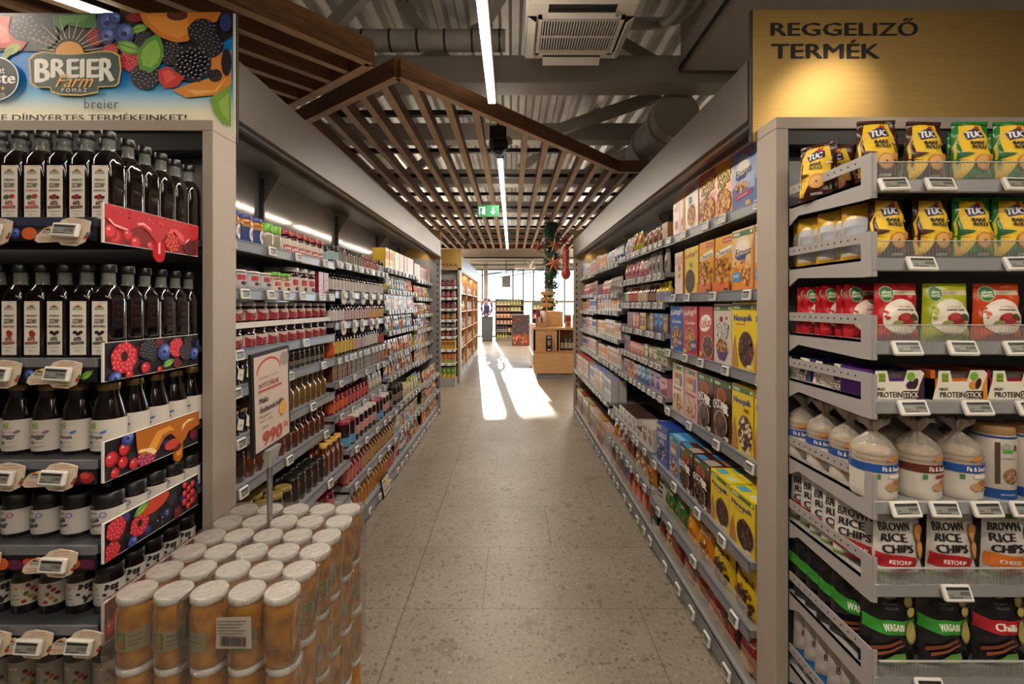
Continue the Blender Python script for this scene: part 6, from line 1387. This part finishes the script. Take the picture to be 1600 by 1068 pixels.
def tagged(desc, name, col):
    b = MB(); b.lathe([(.028, 0), (.03, .01), (.03, .065), (.022, .08), (.022, .09)], M(col, .15, coat=.6), 14); l = MB(); l.lathe([(.024, .088), (.024, .102), (.02, .104)], M('#6a5430', .4, .5), 14)
    q = MB(); q.quad((-.02, -.034, .03), (.014, -.038, .018), (.026, -.036, .062), (-.008, -.032, .074), M('#cfcabf', .6)); a = Art(q, lambda u, v, l: (u, -.0375 - l, v)); a.rect(-.004, .042, .008, .046, ink('#4a4a44'))
    return Kind(name, 'jar', desc, 'tagged jars', b, [('lid', l), ('paper_tag', q)], .062, .062, .104)
jtag = tagged('dark jar with a white paper tag', 'honey_jar', '#1e1814'); jtag2 = tagged('violet-dark jar with a white paper tag', 'honey_jar', '#1a1626')
jhn = jar('honey_jar', 'jar', 'small dark honey jar', 'dark honey jars', .03, .098, DKJ, '#5a4a24', '#5a5448', (.2, .45), None, parts=False); jor = jar('jam_jar', 'jar', 'orange-labelled jam jar', 'orange jam jars', .036, .11, '#a0481c', '#b8451c', '#c0551e', (.2, .75), None, parts=False)
hb = bottle('honey_bottle', 'bottle', 'amber honey bottle', 'amber honey bottles', .033, .165, AMB, '#6a5a34', '#5a4424', (.2, .3), None, .5, .5, .1, 14); hb2 = bottle('honey_bottle', 'bottle', 'dark amber honey bottle', 'dark amber honey bottles', .033, .16, AMB2, '#4a2c18', '#3c2010', (.2, .3), None, .5, .5, .1, 14)
hgy = bottle('honey_bottle', 'bottle', 'honey bottle with yellow cap', 'yellow-capped honey bottles', .034, .185, AMB2, '#c89c3a', None, (.2, .3), None, .55, .55, .13, 14); hgd = jar('honey_jar', 'jar', 'dark jar with golden lid', 'golden-lidded jars', .042, .12, DKJ, '#8a7638', '#2c241a', (.2, .6), None, neck=.95, parts=False); hdk = jar('honey_jar', 'jar', 'dark jar with black lid', 'black-lidded honey jars', .036, .13, M('#2a1810', .1, coat=.8), '#17140f', '#2c1c14', (.2, .6), None, neck=.95, parts=False)
fill(-1, 0, 3, [(jtag, 6), (None, .1), (jhn, 10)], 1.72); fill(-1, 0, 4, [(jtag2, 6), (hb, 12)], 1.72, rows=2); fill(-1, 0, 5, [(hdk, 4), (hb2, 12)], 1.72, rows=2); fill(-1, 0, 6, [(hgd, 6), (hdk, 5), (hgy, 4)], 1.715, rows=3); fill(-1, 0, 7, [(ja('red-labelled jam jar', '#3a0f10', '#8c1c20', '#b05a58'), 13)], 1.72)
# second bay
smb = bo('small dark sauce bottle', '#1c1412', '#141212', '#8a7c70', .024, .115, sh=.6); smr = bo('small sauce bottle with red cap', '#4a1c12', '#a0242a', '#a85a3c', .024, .10, sh=.6); yb2 = bx('yellow cracker box', '#c8a82c', '#b8602c', .05, .12, .15, 0, name='cracker_box')
w1 = bo('small white-labelled syrup bottle', '#1a1212', '#141214', '#bfb8b4', .028, .13, 'syrup_bottle', .68); w2 = bo('small pink-labelled syrup bottle', '#2a1416', '#141214', '#b49a9a', .028, .13, 'syrup_bottle', .68); w3 = bo('small amber-labelled syrup bottle', '#6a4218', '#1c1814', '#bf9458', .028, .13, 'syrup_bottle', .68)
fill(-1, 1, 0, [(jk, 2), (smb, 10), (smr, 8), (jk, 2)]); fill(-1, 1, 0, [(None, .55), (yb2, 10)], set_back=.16, note='rear of ')
fill(-1, 1, 1, [(w1, 20)]); fill(-1, 1, 2, [(w1, 4), (w2, 9), (w3, 8)])
y1_ = bo('yellow-labelled vinegar bottle', '#2a1a12', '#2a1c16', '#c0a040', .03, .185, 'vinegar_bottle', .6); p1_ = bo('pale-labelled vinegar bottle', '#2a1414', '#161414', '#b09aa4', .03, .18, 'vinegar_bottle', .6); k1_ = bo('black oil bottle with white label', '#141212', '#121212', '#bdb9b2', .028, .19, 'oil_bottle', .6); r1_ = bo('dark red sauce bottle', '#3a1416', '#1c1414', '#a0403c', .03, .15, 'sauce_bottle', .6)
fill(-1, 1, 3, [(jor, 1), (y1_, 6), (p1_, 4), (k1_, 5), (r1_, 4)]); tb = bx('slim brown sauce carton', '#5a3420', '#9a6a3c', .042, .06, .13, 0, name='sauce_carton'); tb2 = bx('slim grey-brown sauce carton', '#5c5044', '#8a8074', .042, .06, .13, 0, name='sauce_carton')
fill(-1, 1, 4, [(tb, 8), (tb2, 12), (tb, 6)])
rj = ja('orange-red pepper jar', '#7a1c12', '#8c1c1c', '#c0582c', .037, .115, 'sauce_jar'); rj2 = ja('red pepper jar', '#6a1414', '#7a1418', '#b04844', .037, .115, 'sauce_jar'); wp = pk('white dried-herb pouch', '#bdb8ac', '#8a8478', .09, .14, .04, 1)
fill(-1, 1, 5, [(rj, 4), (rj2, 6), (wp, 5)], rows=2); mj = jar('cherry_jar', 'jar', 'big cherry jar with crimson lid', 'big preserve jars', .046, .175, '#250a0c', '#8c2034', '#5a94bc', (.1, .42), None, neck=.95); mj2 = jar('cherry_jar', 'jar', 'big cherry jar with white lid', 'big preserve jars', .046, .175, '#2a0b0c', '#bdb8b2', '#b88a84', (.25, .6), None, neck=.95); mj3 = jar('plum_jar', 'jar', 'big plum jar with dark lid', 'big preserve jars', .046, .17, '#1c0c0e', '#2c2424', '#7a6a64', (.25, .6), None, neck=.95)
fill(-1, 1, 6, [(mj, 2), (mj2, 5), (mj, 2), (mj2, 2), (mj3, 2)], rows=2); kb = bo('brown mustard bottle with red cap', '#8a5a24', '#8c1c20', '#a8844c', .031, .16, 'mustard_bottle', .62); kb2 = bo('red ketchup bottle', '#8a1c1c', '#7a1418', '#b0645c', .031, .16, 'ketchup_bottle', .62)
fill(-1, 1, 7, [(kb2, 5), (kb, 13)], rows=2); mu = bo('yellow mustard bottle with white cap', '#b88a24', '#c8c2b8', '#a86c2c', .033, .16, 'mustard_bottle', .66); mu2 = bo('pink-labelled sauce bottle', '#a87a3c', '#c4b8ac', '#b85a58', .033, .15, 'sauce_bottle', .66)
fill(-1, 1, 8, [(mu2, 4), (mu, 9), (mu2, 4)])
# third and fourth bay: sweets, biscuits and boxes
SW = [('#c8b43c', '#4a5a8c', 'yellow'), ('#d0ccc4', '#3a84a8', 'white-and-blue'), ('#3a84b4', '#d8d4cc', 'sky blue'), ('#b8442c', '#d8a85c', 'red-orange'), ('#c87a34', '#6a2c1c', 'orange'), ('#4a3a5c', '#c8b88c', 'violet'), ('#b8b0a4', '#8c2c34', 'beige-and-red'), ('#8c9a3c', '#d8d0b0', 'lime'), ('#7a3a30', '#d0b088', 'russet'), ('#5a6a8c', '#c8a84c', 'slate blue')]
pops = [pk('%s sweet pouch' % n, c1, c2, .10, .145, .04, i % 4, 'sweet_pouch') for i, (c1, c2, n) in enumerate(SW)]
bxs = [bx('slim %s sweet box' % n, c1, c2, .05, .10, .15, i % 4, name='sweet_box') for i, (c1, c2, n) in enumerate(SW)]
pkb = bx('pink-topped pastel tea box', '#c8a49a', '#c4beb8', .062, .12, .19, 2, '#c08a88', 'tea_box'); lim = bx('lime pastel tea box', '#b4b848', '#d8d4b4', .062, .12, .19, 2, '#c0c04c', 'tea_box'); yel = bx('yellow tea box', '#cfae34', '#c8782c', .062, .12, .19, 0, None, 'tea_box')
fill(-1, 2, 0, [(yel, 4), (lim, 3), (pkb, 11)]); fill(-1, 3, 0, [(pkb, 5), (bx('salmon tea box', '#b87468', '#5c5a5c', .062, .12, .17, 3, None, 'tea_box'), 8), (pkb, 2)])
def mixfill(b, i, kinds, order, rows=1):
    q = random.Random(b * 31 + i); fill(-1, b, i, [(kinds[k % len(kinds)], q.choice((1, 1, 2))) for k in order for _ in (0,)], rows=rows)
mixfill(2, 1, pops, [0, 1, 7, 0, 2, 2, 5, 6, 3, 1]); mixfill(3, 1, pops, [3, 4, 0, 4, 3, 6, 8, 0])
mixfill(2, 2, bxs, [1, 6, 8, 9, 7, 3, 1, 6, 8, 5, 3, 1, 8, 6, 3]); mixfill(3, 2, pops, [6, 4, 0, 8, 5, 8, 6, 4])
mixfill(2, 3, pops, [2, 0, 4, 1, 6, 3, 1, 2, 6, 9]); mixfill(3, 3, pops, [5, 9, 5, 2, 6, 5, 9, 8])
mixfill(2, 4, pops, [4, 8, 6, 1, 3, 4, 6, 8, 3, 0]); mixfill(3, 4, bxs, [0, 4, 8, 6, 0, 7, 6, 8, 0, 4, 8, 6])
mixfill(2, 5, pops, [1, 3, 9, 6, 2, 4, 8, 6, 1, 9]); mixfill(3, 5, bxs, [8, 6, 5, 6, 8, 9, 6, 8, 5, 6, 8, 9])
cr1 = carton('biscuit_box', 'box', 'cream biscuit box', 'biscuit boxes', .12, .14, .11, '#c4b48c', two('#c4b48c', '#7a6a4c', 3), None, '#b8aa84')
fill(-1, 2, 6, [(mj3, 3), (cr1, 3), (pops[7], 3), (pops[9], 2)], rows=2); mixfill(3, 6, pops, [8, 6, 3, 8, 5, 6, 8, 4])
mixfill(2, 7, bxs, [1, 9, 6, 0, 8, 6, 1, 2, 6, 8, 3, 6, 0]); mixfill(3, 7, pops, [0, 4, 8, 3, 6, 0, 8, 4]); mixfill(2, 8, pops, [6, 8, 1, 6, 4, 8, 6, 3, 9]); mixfill(3, 8, pops, [3, 6, 4, 8, 0, 3, 8])
# ================================================================ the far shop floor
WOODP = wood('pale_oak_panel', '#b98a58', '#d2a673', (2, 2, 14), .5)
OAKD = wood('mid_oak_panel', '#946a40', '#b0854f', (2, 2, 14), .5)
FE = thing('end_shelving', 'narrow grey end shelves with golden sign beyond the spread rack', 'shelving unit', (-1.5, 9, 0))
m = MB(); m.box(-1.075, 9.0, 0, -1.03, 9.3, 2.28, TAUPE); m.box(-2.05, 9.0, 0, -2.0, 9.3, 2.28, TAUPE); m.box(-2.05, 9.0, 2.24, -1.03, 9.3, 2.28, TAUPE); m.box(-2.0, 9.26, .1, -1.075, 9.29, 2.24, paint('pale_grey_panel', '#b4b2ad', .5)); wobj('frame', m, FE)
m = MB(); m.box(-2.0, 8.66, 0, -1.08, 9.25, .15, STEEL); wobj('base', m, FE)
FZ = [1.90, 1.69, 1.48, 1.27, 1.11, .95, .70, .44]
fk = [ja('dark red preserve jar', '#4a1618', '#3a1a1a', '#8c4a44', .045, .13), ja('red preserve jar', '#6a1c1c', '#4a1c1c', '#a0645c', .045, .13), ja('maroon preserve jar', '#4a1418', '#2c1414', '#8a4044', .045, .13), ja('amber preserve jar', '#7a4a1c', '#4a3420', '#a8804c', .045, .12), ja('black preserve jar', '#241c1c', '#1c1a1a', '#7a7474', .045, .11), ja('deep red preserve jar', '#4a1c1c', '#3a1c1c', '#8c5450', .045, .10), bx('yellow noodle box', '#c8a444', '#8a5c24', .07, .12, .17, 0, name='noodle_box'), bx('red-and-green noodle box', '#b85a3c', '#8aa04c', .07, .12, .17, 1, name='noodle_box')]
for i, z in enumerate(FZ):
    m = MB(); m.box(-2.0, 8.7, z - .03, -1.08, 9.25, z, STEEL); m.box(-2.0, 8.688, z - .05, -1.08, 8.70, z, WHITE); sh = wobj('shelf', m, FE)
    for j in range(7): new('price_tag', TAGF, sh, (-1.13 - j * .13, 8.686, z - .025))
    k = fk[i]; n = int(.9 / (k.w + .006))
    for j in range(n): k.put((-1.085 - k.w / 2 - j * (k.w + .006), 8.70 + k.d / 2 + .01, z), 0, '%s, %s from the post on the far golden-signed end shelves' % (k.desc, ORD[j]), '%s on the far end shelves' % k.plural)
gk = bx('green-and-yellow snack box', '#4a8a3c', '#c8a43c', .075, .12, .2, 1, name='snack_box')
for j in range(10): gk.put((-1.125 - j * .085, 8.78, .152), 0, '%s, %s from the post at the foot of the far end shelves' % (gk.desc, ORD[j]), 'green-and-yellow snack boxes')
m = MB(); m.box(-2.1, 9.302, 2.22, -1.03, 9.325, 2.69, GOLD); Art(m, front(9.302)).text('BIOTÉKA', -1.37, 2.37, .52, .075, M('#17130e', .5), 0, .01)
tag(obj('category_sign', m), 'golden sign ending in OTÉKA over the far end shelves', 'sign')
t = thing('wooden_shelving', 'long oak-sided shelf rack behind the golden OTÉKA sign', 'shelving unit', (-1.08, 12, 0))
m = MB(); m.box(-1.6, 9.33, .1, -1.57, 14.5, 2.3, OAKD)
for y in (9.33, 11.0, 12.75, 14.46): m.box(-1.57, y, 0, -1.08, y + .04, 2.26, WOODP)
wobj('oak_sides', m, t); m = MB(); m.box(-1.09, 9.33, 2.26, -1.05, 14.5, 2.58, BEIGEF); m.box(-1.6, 9.33, 2.24, -1.06, 14.5, 2.26, WOODP); wobj('canopy_fascia', m, t)
m = MB(); m.box(-1.57, 9.38, 0, -1.09, 14.5, .16, STEEL); wobj('base_shelf', m, t)
area('lamp', (-1.13, 11.9, 2.23), .03, 5.0, P_SHELF * 6, (1, .78, .55), (0, .5, 0), t)
ok = [bx('orange spice box', '#c8782c', '#8a4a1c', .1, .12, .22, 1, name='gift_box'), bo('amber syrup bottle', '#7a4a1c', '#3a2c1c', '#c09a5c', .045, .26, 'syrup_bottle'), ja('honey-coloured jar', '#a86c24', '#8a7438', '#c8a46c', .055, .16, 'honey_jar'), bx('brown chocolate box', '#5a3420', '#c8944c', .1, .12, .2, 2, name='gift_box'), pk('kraft tea pouch', '#b48a58', '#6a4a2c', .12, .22, .06, 0, 'tea_pouch'), bx('cream gift box', '#c8b48c', '#a0703c', .11, .12, .2, 0, name='gift_box')]
q = random.Random(12); OSN = ['lowest', 'second-lowest', 'third', 'fourth', 'top']
for i, z in enumerate((.16, .62, 1.02, 1.42, 1.82)):
    if i: m = MB(); m.box(-1.57, 9.38, z - .03, -1.10, 14.46, z, WOODP); wobj('shelf', m, t)
    y = 9.42; n = 0
    while y < 14.3 and n < 27:
        k = ok[q.randrange(6)]
        for e in (11.0, 12.75):
            if y < e + .05 and y + k.w > e - .01: y = e + .06
        k.put((-1.13 - k.d / 2, y + k.w / 2, z), PI / 2, '%s, %s along the %s shelf of the oak-sided rack' % (k.desc, ORD[n], OSN[i]), '%s on the oak-sided rack' % k.plural); y += k.w + .05; n += 1
# stepped oak display table with Christmas gifts
t = thing('display_table', 'stepped oak display table with Christmas gifts on the far shop floor', 'display table', (1.1, 10.8, 0))
m = MB(); m.box(.52, 9.56, 0, 1.75, 11.9, .12, M('#8d8d8a', .5)); wobj('plinth', m, t)
m = MB(); m.box(.46, 9.5, .12, 1.8, 12.0, .54, WOODP); m.box(.46, 9.5, .54, 1.8, 12.0, .57, OAKD); wobj('lower_cabinet', m, t)
m = MB(); m.box(.46, 9.72, .57, .50, 12.0, 1.02, WOODP); m.box(.46, 9.72, .57, .98, 9.76, 1.02, WOODP); m.box(.96, 9.72, .57, 1.0, 12.0, 1.02, WOODP); m.box(1.0, 10.3, .57, 1.8, 10.34, 1.02, OAKD); m.box(.44, 9.70, 1.02, 1.8, 12.0, 1.06, WOODP); m.box(.98, 9.72, .57, 1.02, 10.3, 1.02, WOODP); wobj('upper_cabinet', m, t)
m = MB(); m.box(.74, 10.2, 1.06, 1.14, 12.0, 1.40, WOODP); wobj('riser', m, t)
sp = MB()
for z in (.30,): sp.box(.44, 9.6, z, .46, 12.0, z + .02, OAKD)
wobj('side_ledge', sp, t)
wp_ = carton('gift_pack', 'box', 'small pale gift pack', 'gift packs', .09, .02, .16, '#cfc8bc', two('#cfc8bc', '#a83c34', 2))
for j in range(18): wp_.put((.448, 9.7 + j * .125, .32), PI / 2, 'small pale gift pack, %s along the ledge of the oak display table' % ORD[j], 'gift packs on the display ledge')
m = MB(); m.lathe([(.06, 0), (.065, .005), (.065, .33), (.06, .335)], M('#1e1a1c', .35), 16, .0, 0); a = Art(m, cyl(.0652), .02); a.ell(0, .18, .035, .06, ink('#8a7a6c')); a.rect(-.04, .28, .04, .31, ink('#b8a890')); a.rect(-.04, .02, .04, .05, ink('#b8a890'))
tag(obj('gift_canister', m, None, (.78, 9.62, .57)), 'dark decorated canister standing on the lower step of the oak table', 'canister')
wb_ = bo('dark wine bottle', '#141016', '#3a1418', '#b8b0a0', .04, .32, 'wine_bottle', .55)
for j in range(6): wb_.put((1.08 + j * .09, 9.9, .57), 0, 'dark wine bottle, %s of the row in the oak table niche' % ORD[j], 'wine bottles in the table niche')
m = MB(); m.loft([[(r * math.cos(k * PI / 8), r * math.sin(k * PI / 8), z) for k in range(16)] for r, z in ((.11, 0), (.13, .06), (.14, .1))], M('#b8946c', .6)); b_ = thing('gift_basket', 'wicker gift basket with wrapped red and white sweets on the oak table', 'basket', (.64, 9.95, 1.06)); obj('basket', m, b_)
m = MB(); qq = random.Random(4)
for j in range(16): x, y, z = qq.uniform(-.09, .09), qq.uniform(-.09, .09), qq.uniform(.10, .12); h_ = qq.uniform(.08, .3); m.tube([(x, y, z), (x * 1.3, y * 1.3, z + h_)], .022, M(('#d8d0c4', '#a8283a', '#c8b088', '#8c1c30')[j % 4], .4), 7)
obj('wrapped_sweets', m, b_)
gb_ = bx('red-and-wood wine gift bag', '#b8946c', '#a01c2c', .12, .1, .28, 0, '#a01c2c', 'gift_bag')
for j in range(3): gb_.put((1.22 + j * .16, 9.9, 1.06), 0, 'red-and-wood gift bag, %s from the riser on top of the oak table' % ORD[j], 'gift bags on the oak table')
# decorated column
CX, CY = 1.02, 12.6
m = MB(); m.box(CX - .11, CY - .11, 0, CX + .11, CY + .11, 4.2, paint('column_grey', '#7c7870', .6)); tag(obj('square_column', m), kind='structure')
GRN_ = M('#24402c', .7); GR2 = M('#3a5a44', .7); qq = random.Random(9)
def garland(cx, cy, z0, z1, rr, n, L0, L1, w, turns, label, nb):
    t = thing('christmas_garland', label, 'garland', (cx, cy, (z0 + z1) / 2)); m = MB()
    for j in range(n):
        h_ = qq.random(); z = z0 + (z1 - z0) * h_; an = h_ * turns + qq.gauss(0, 1.4); r = rr * (.2 + abs(qq.gauss(0, .5))); x, y = cx + r * math.cos(an), cy + r * math.sin(an)
        d = Vector((math.cos(an) + qq.uniform(-.8, .8), math.sin(an) + qq.uniform(-.8, .8), qq.uniform(-1.1, .7))).normalized(); L = qq.uniform(L0, L1); p = Vector((x, y, z)); u = d.cross(Vector((.3, .2, 1))).normalized() * w; v_ = d.cross(u).normalized() * w
        m.add([p + u, p - u * .5 + v_, p - u * .5 - v_, p + d * L], [(0, 1, 3), (1, 2, 3), (2, 0, 3), (0, 2, 1)], GR2 if qq.random() < .4 else GRN_)
    m.tube([(cx, cy, z0 + .05), (cx, cy, z1)], rr * .25, GRN_, 8); wobj('needles', m, t); m = MB()
    for j in range(nb): h_ = qq.random(); an = h_ * 40; m.sphere((cx + rr * 1.1 * math.cos(an), cy + rr * 1.1 * math.sin(an), z0 + (z1 - z0) * h_), rr * .16, M('#c8b070', .3, .6), 8, 6)
    wobj('baubles', m, t)
GX, GY = .60, 6.9
garland(GX, GY, 1.80, 2.80, .10, 2600, .03, .075, .006, 26, 'thick dark green Christmas garland hanging from the slats before the far end of the aisle', 14)
garland(CX, CY - .25, 1.2, 1.9, .2, 900, .06, .14, .012, 12, 'bushy green garland round the foot of the far column behind the oak table', 6)
def star(c, r, col, label, depth=.03, n=7, rot=0):
    m = MB(); mt = M(col, .5); pts = [(r * (1 if k % 2 == 0 else .34) * math.sin(rot + k * PI / n), r * (1 if k % 2 == 0 else .34) * math.cos(rot + k * PI / n)) for k in range(2 * n)]
    for s_ in (-1, 1):
        vs = [(x, 0, z) for x, z in pts] + [(0, s_ * depth, 0)]; m.add(vs, [((k, (k + 1) % (2 * n), 2 * n) if s_ < 0 else ((k + 1) % (2 * n), k, 2 * n)) for k in range(2 * n)], mt)
    o = thing('paper_star', label, 'star decoration', c); obj('star_body', m, o); m = MB(); m.tube([(0, 0, r * .9), (0, 0, 2.81 - c[2])], .002, BLACK, 5); obj('string', m, o)
star((.615, 6.72, 2.165), .155, '#a8623e', 'largest copper paper star, hanging before the middle of the green garland'); star((.63, 6.70, 2.43), .125, '#9a5436', 'copper paper star above the largest one, on the green garland'); star((.40, 6.9, 2.42), .10, '#7a2c24', 'small dark red paper star hanging left of the garland'); star((.79, 6.85, 2.52), .10, '#8c2420', 'small dark red paper star hanging right of the garland'); star((.50, 6.95, 2.46), .085, '#8c3028', 'smallest red paper star tucked close to the garland')
t = thing('hanging_ornament', 'long red dotted ornament hanging by the far end of the breakfast rack', 'ornament', (.80, 6.75, 2.02))
m = MB(); m.lathe([(.01, -.095), (.05, -.075), (.072, -.02), (.068, .03), (.042, .07), (.055, .2), (.05, .34), (.02, .40), (.005, .41)], M('#a03a22', .4), 16); obj('ornament_body', m, t); m = MB()
for j in range(26): an = j * 2.4; z = .06 + j * .012; m.sphere((.052 * math.cos(an), .052 * math.sin(an), z), .006, WHITE, 6, 5)
obj('white_dots', m, t); m = MB(); m.tube([(0, 0, .41), (0, 0, .79)], .002, BLACK, 5); obj('string', m, t)
t = thing('wooden_signpost', 'small wooden arrow signpost leaning by the garlanded column', 'signpost', (.93, 12.2, 0)); m = MB(); m.box(-.03, -.02, 1.07, .03, .02, 2.0, WOODP); m.box(-.02, -.02, 0, .02, .02, 1.07, WOODP); obj('post', m, t)
for z, s_ in ((1.86, 1), (1.70, -1), (1.55, 1)): m = MB(); m.prism([(-.16 * s_, z - .05), (.12 * s_, z - .05), (.2 * s_, z), (.12 * s_, z + .05), (-.16 * s_, z + .05)][::s_], -.04, -.022, WOODP); obj('arrow_board', m, t)
# kiosks by the windows
def kiosk(x0, x1, y, h, zs, label, cols, nm):
    t = thing('display_shelf', label, 'display shelf', ((x0 + x1) / 2, y, 0)); m = MB(); m.box(x0, y + .38, 0, x1, y + .4, h, M('#5c5a55', .5)); m.box(x0, y, 0, x0 + .03, y + .4, h, M('#77736c', .5)); m.box(x1 - .03, y, 0, x1, y + .4, h, M('#77736c', .5)); m.box(x0, y + .02, 0, x1, y + .4, .12, M('#77736c', .5)); wobj('carcass', m, t)
    for i, z in enumerate(zs):
        m = MB(); m.box(x0 + .03, y, z - .03, x1 - .03, y + .4, z, M('#8a857c', .5)); wobj('shelf', m, t); x = x0 + .06; n = 0
        while x < x1 - .14:
            k = cols[(i + n // 4) % len(cols)]; k.put((x + k.w / 2, y + .02 + k.d / 2, z), 0, '%s, %s along %s tier, %s' % (k.desc, ORD[n], ORD[i], nm), '%s on the %s' % (k.plural, nm)); x += k.w + .02; n += 1
kc = [bx('red sweets box', '#9a3428', '#c8a488', .13, .1, .16, 0, name='sweet_box'), bx('olive snack box', '#7a8450', '#c8b48c', .13, .1, .16, 1, name='snack_box'), bo('dark drink bottle', '#2a2420', '#a8a498', '#8a8a80', .05, .2, 'drink_bottle'), bo('yellow-green drink bottle', '#8a8a3c', '#c8c4a0', '#b8a84c', .05, .2, 'drink_bottle'), bx('brown wafer box', '#6a4c3c', '#c89c7c', .13, .1, .15, 2, name='wafer_box')]
kiosk(-.72, .52, 19.4, 1.80, (.14, .42, .75, 1.02, 1.30, 1.55), 'grey display shelf full of drinks standing below the windows', [kc[3], kc[2], kc[4], kc[0], kc[4], kc[1]], 'shelf below the windows')
kiosk(.85, 1.6, 19.4, 1.75, (.2, .6, 1.0, 1.38), 'smaller display shelf behind the poster-clad counter', [kc[1], kc[0], kc[4]], 'smaller display shelf')
m = MB(); m.box(0.0, 17.2, 0, .68, 17.9, 1.14, M('#4a2a22', .5)); a = Art(m, front(17.2), None, .0006); a.rect(.02, .45, .66, 1.12, ink('#3c3034')); a.rect(.02, .02, .66, .45, ink('#6a3424'))
qq = random.Random(6)
for j in range(26): a.ell(.05 + .58 * qq.random(), .05 + .36 * qq.random(), .03, .05, ink(('#a85c3c', '#8a3c2c', '#c08058')[j % 3]), 8)
for j in range(16): a.ell(.05 + .58 * qq.random(), .5 + .58 * qq.random(), .035, .05, ink(('#6a3c34', '#4a5464', '#54302c')[j % 3]), 8)
m.box(-.02, 17.18, 1.14, .7, 17.92, 1.18, M('#5c5650', .4)); tag(obj('promo_counter', m), 'counter clad in a dark reddish poster standing before the drinks shelf', 'counter')
t = thing('planter_bin', 'dark grey slatted square bin left of the drinks shelf', 'bin', (-1.05, 19.4, 0)); m = MB(); m.box(-1.28, 19.2, 0, -.82, 19.62, 1.02, M('#3c3f42', .5))
for j in range(8): m.box(-1.27 + j * .057, 19.19, .04, -1.235 + j * .057, 19.2, .98, M('#4c5053', .5))
wobj('body', m, t); m = MB(); m.box(-1.3, 19.18, 1.02, -.8, 19.64, 1.06, M('#2c2e30', .5)); wobj('rim', m, t)
t = thing('festive_ring', 'red-and-blue striped festive ring standing on the grey bin', 'decoration', (-1.08, 19.4, 1.06)); m = MB()
for k in range(24):
    a0 = 2 * PI * k / 24; a1 = 2 * PI * (k + 1.02) / 24; P_ = lambda an: (.22 * math.sin(an), 0, .40 - .34 * math.cos(an))
    m.tube([P_(a0), P_((a0 + a1) / 2), P_(a1)], .055, M(('#8a2c34', '#3c4a8c', '#b8a89c')[k % 3], .4), 8)
obj('ring', m, t); m = MB()
for j in range(5): m.lathe([(.03, .06), (.03, .42), (.012, .52), (.012, .56)], M('#2a3058', .3), 8, -.1 + j * .05, 0)
obj('bottles_inside', m, t)
m = MB(); m.box(-1.24, 19.9, 0, -1.06, 20.08, 4.2, paint('pale_column', '#a8a49c', .7)); tag(obj('square_column', m), kind='structure')
m = MB(); m.box(-1.78, 19.0, 1.6, -1.48, 19.04, 2.42, M('#c8a02c', .5)); a = Art(m, front(19.0), None, .0008); a.rect(-1.76, 2.15, -1.5, 2.4, ink('#b8382c')); a.rect(-1.76, 1.62, -1.5, 1.85, ink('#b8382c')); m.box(-1.65, 19.01, 0, -1.61, 19.03, 1.6, M('#6a665f')); tag(obj('promo_board', m), 'yellow and red promotional board on a post by the far column', 'sign')
# lamps, tracks and an air cassette near the far windows
for y, z in ((14.2, 3.0), (17.0, 3.02)): m = MB(); m.box(-6, y, z, 6, y + .04, z + .04, BLACK); [m.tube([(x, y + .02, z), (x, y + .02, 4.2)], .004, BLACK, 5) for x in (-5, -2, 2, 5)]; tag(obj('lighting_track', m), 'black lighting track across the far shop floor, %s' % ('nearer to the camera' if y < 15 else 'closer to the windows'), 'lighting track')
for p, q_ in (((-1.45, 24.6, 3.22), (3.1, 24.6, 3.82)), ((-.72, 23.9, 2.99), (3.6, 23.9, 3.65)), ((-1.8, 24.2, 3.1), (.7, 24.2, 3.38))): m = MB(); m.bar(p, q_, .06, .06, FR); tag(obj('ceiling_beam', m), kind='structure')
m = MB(); m.tube([(.62, 14.2, 2.92), (.50, 13.9, 2.68)], .055, WHITE, 12); m.tube([(.62, 14.22, 3.0), (.62, 14.2, 2.9)], .012, BLACK, 8); tag(obj('track_spotlight', m), 'white cylindrical spotlight on the far lighting track', 'spotlight')
m = MB(); m.box(.1, 16.2, 2.86, .85, 16.9, 2.98, ACW, .03); m.box(.2, 16.3, 2.853, .75, 16.8, 2.86, M('#77736c')); m.tube([(.47, 16.55, 2.98), (.47, 16.55, 4.2)], .02, GREYC, 8); tag(obj('ceiling_air_conditioner', m), 'far square air conditioner hanging near the windows', 'air conditioner')
m = MB(); m.box(-.40, 18.2, 2.25, -.06, 18.4, 2.7, M('#77767a', .5)); m.tube([(-.23, 18.3, 2.7), (-.23, 18.3, 4.2)], .015, BLACK, 6); tag(obj('projector_box', m), 'grey box unit hanging under the ceiling by the windows', 'projector')
# trees outside
for i, (x, y, h_) in enumerate(((-.75, 34, 2.1), (.0, 36, 1.9))):
    t = thing('street_tree', 'pale leafy tree outside the glazed front, %s of the two' % ('left' if i == 0 else 'right'), 'tree', (x, y, 0), 0, 'trees outside the windows'); m = MB(); m.tube([(0, 0, 0), (0, 0, h_ * .8)], .07, M('#8a8078', .8), 8); obj('trunk', m, t); m = MB(); qq = random.Random(i)
    for j in range(22): m.sphere((qq.gauss(0, .3), qq.gauss(0, .3), h_ * .85 + qq.gauss(0, .22)), qq.uniform(.1, .22), M('#b4c6c4', .9), 7, 5)
    obj('crown', m, t)
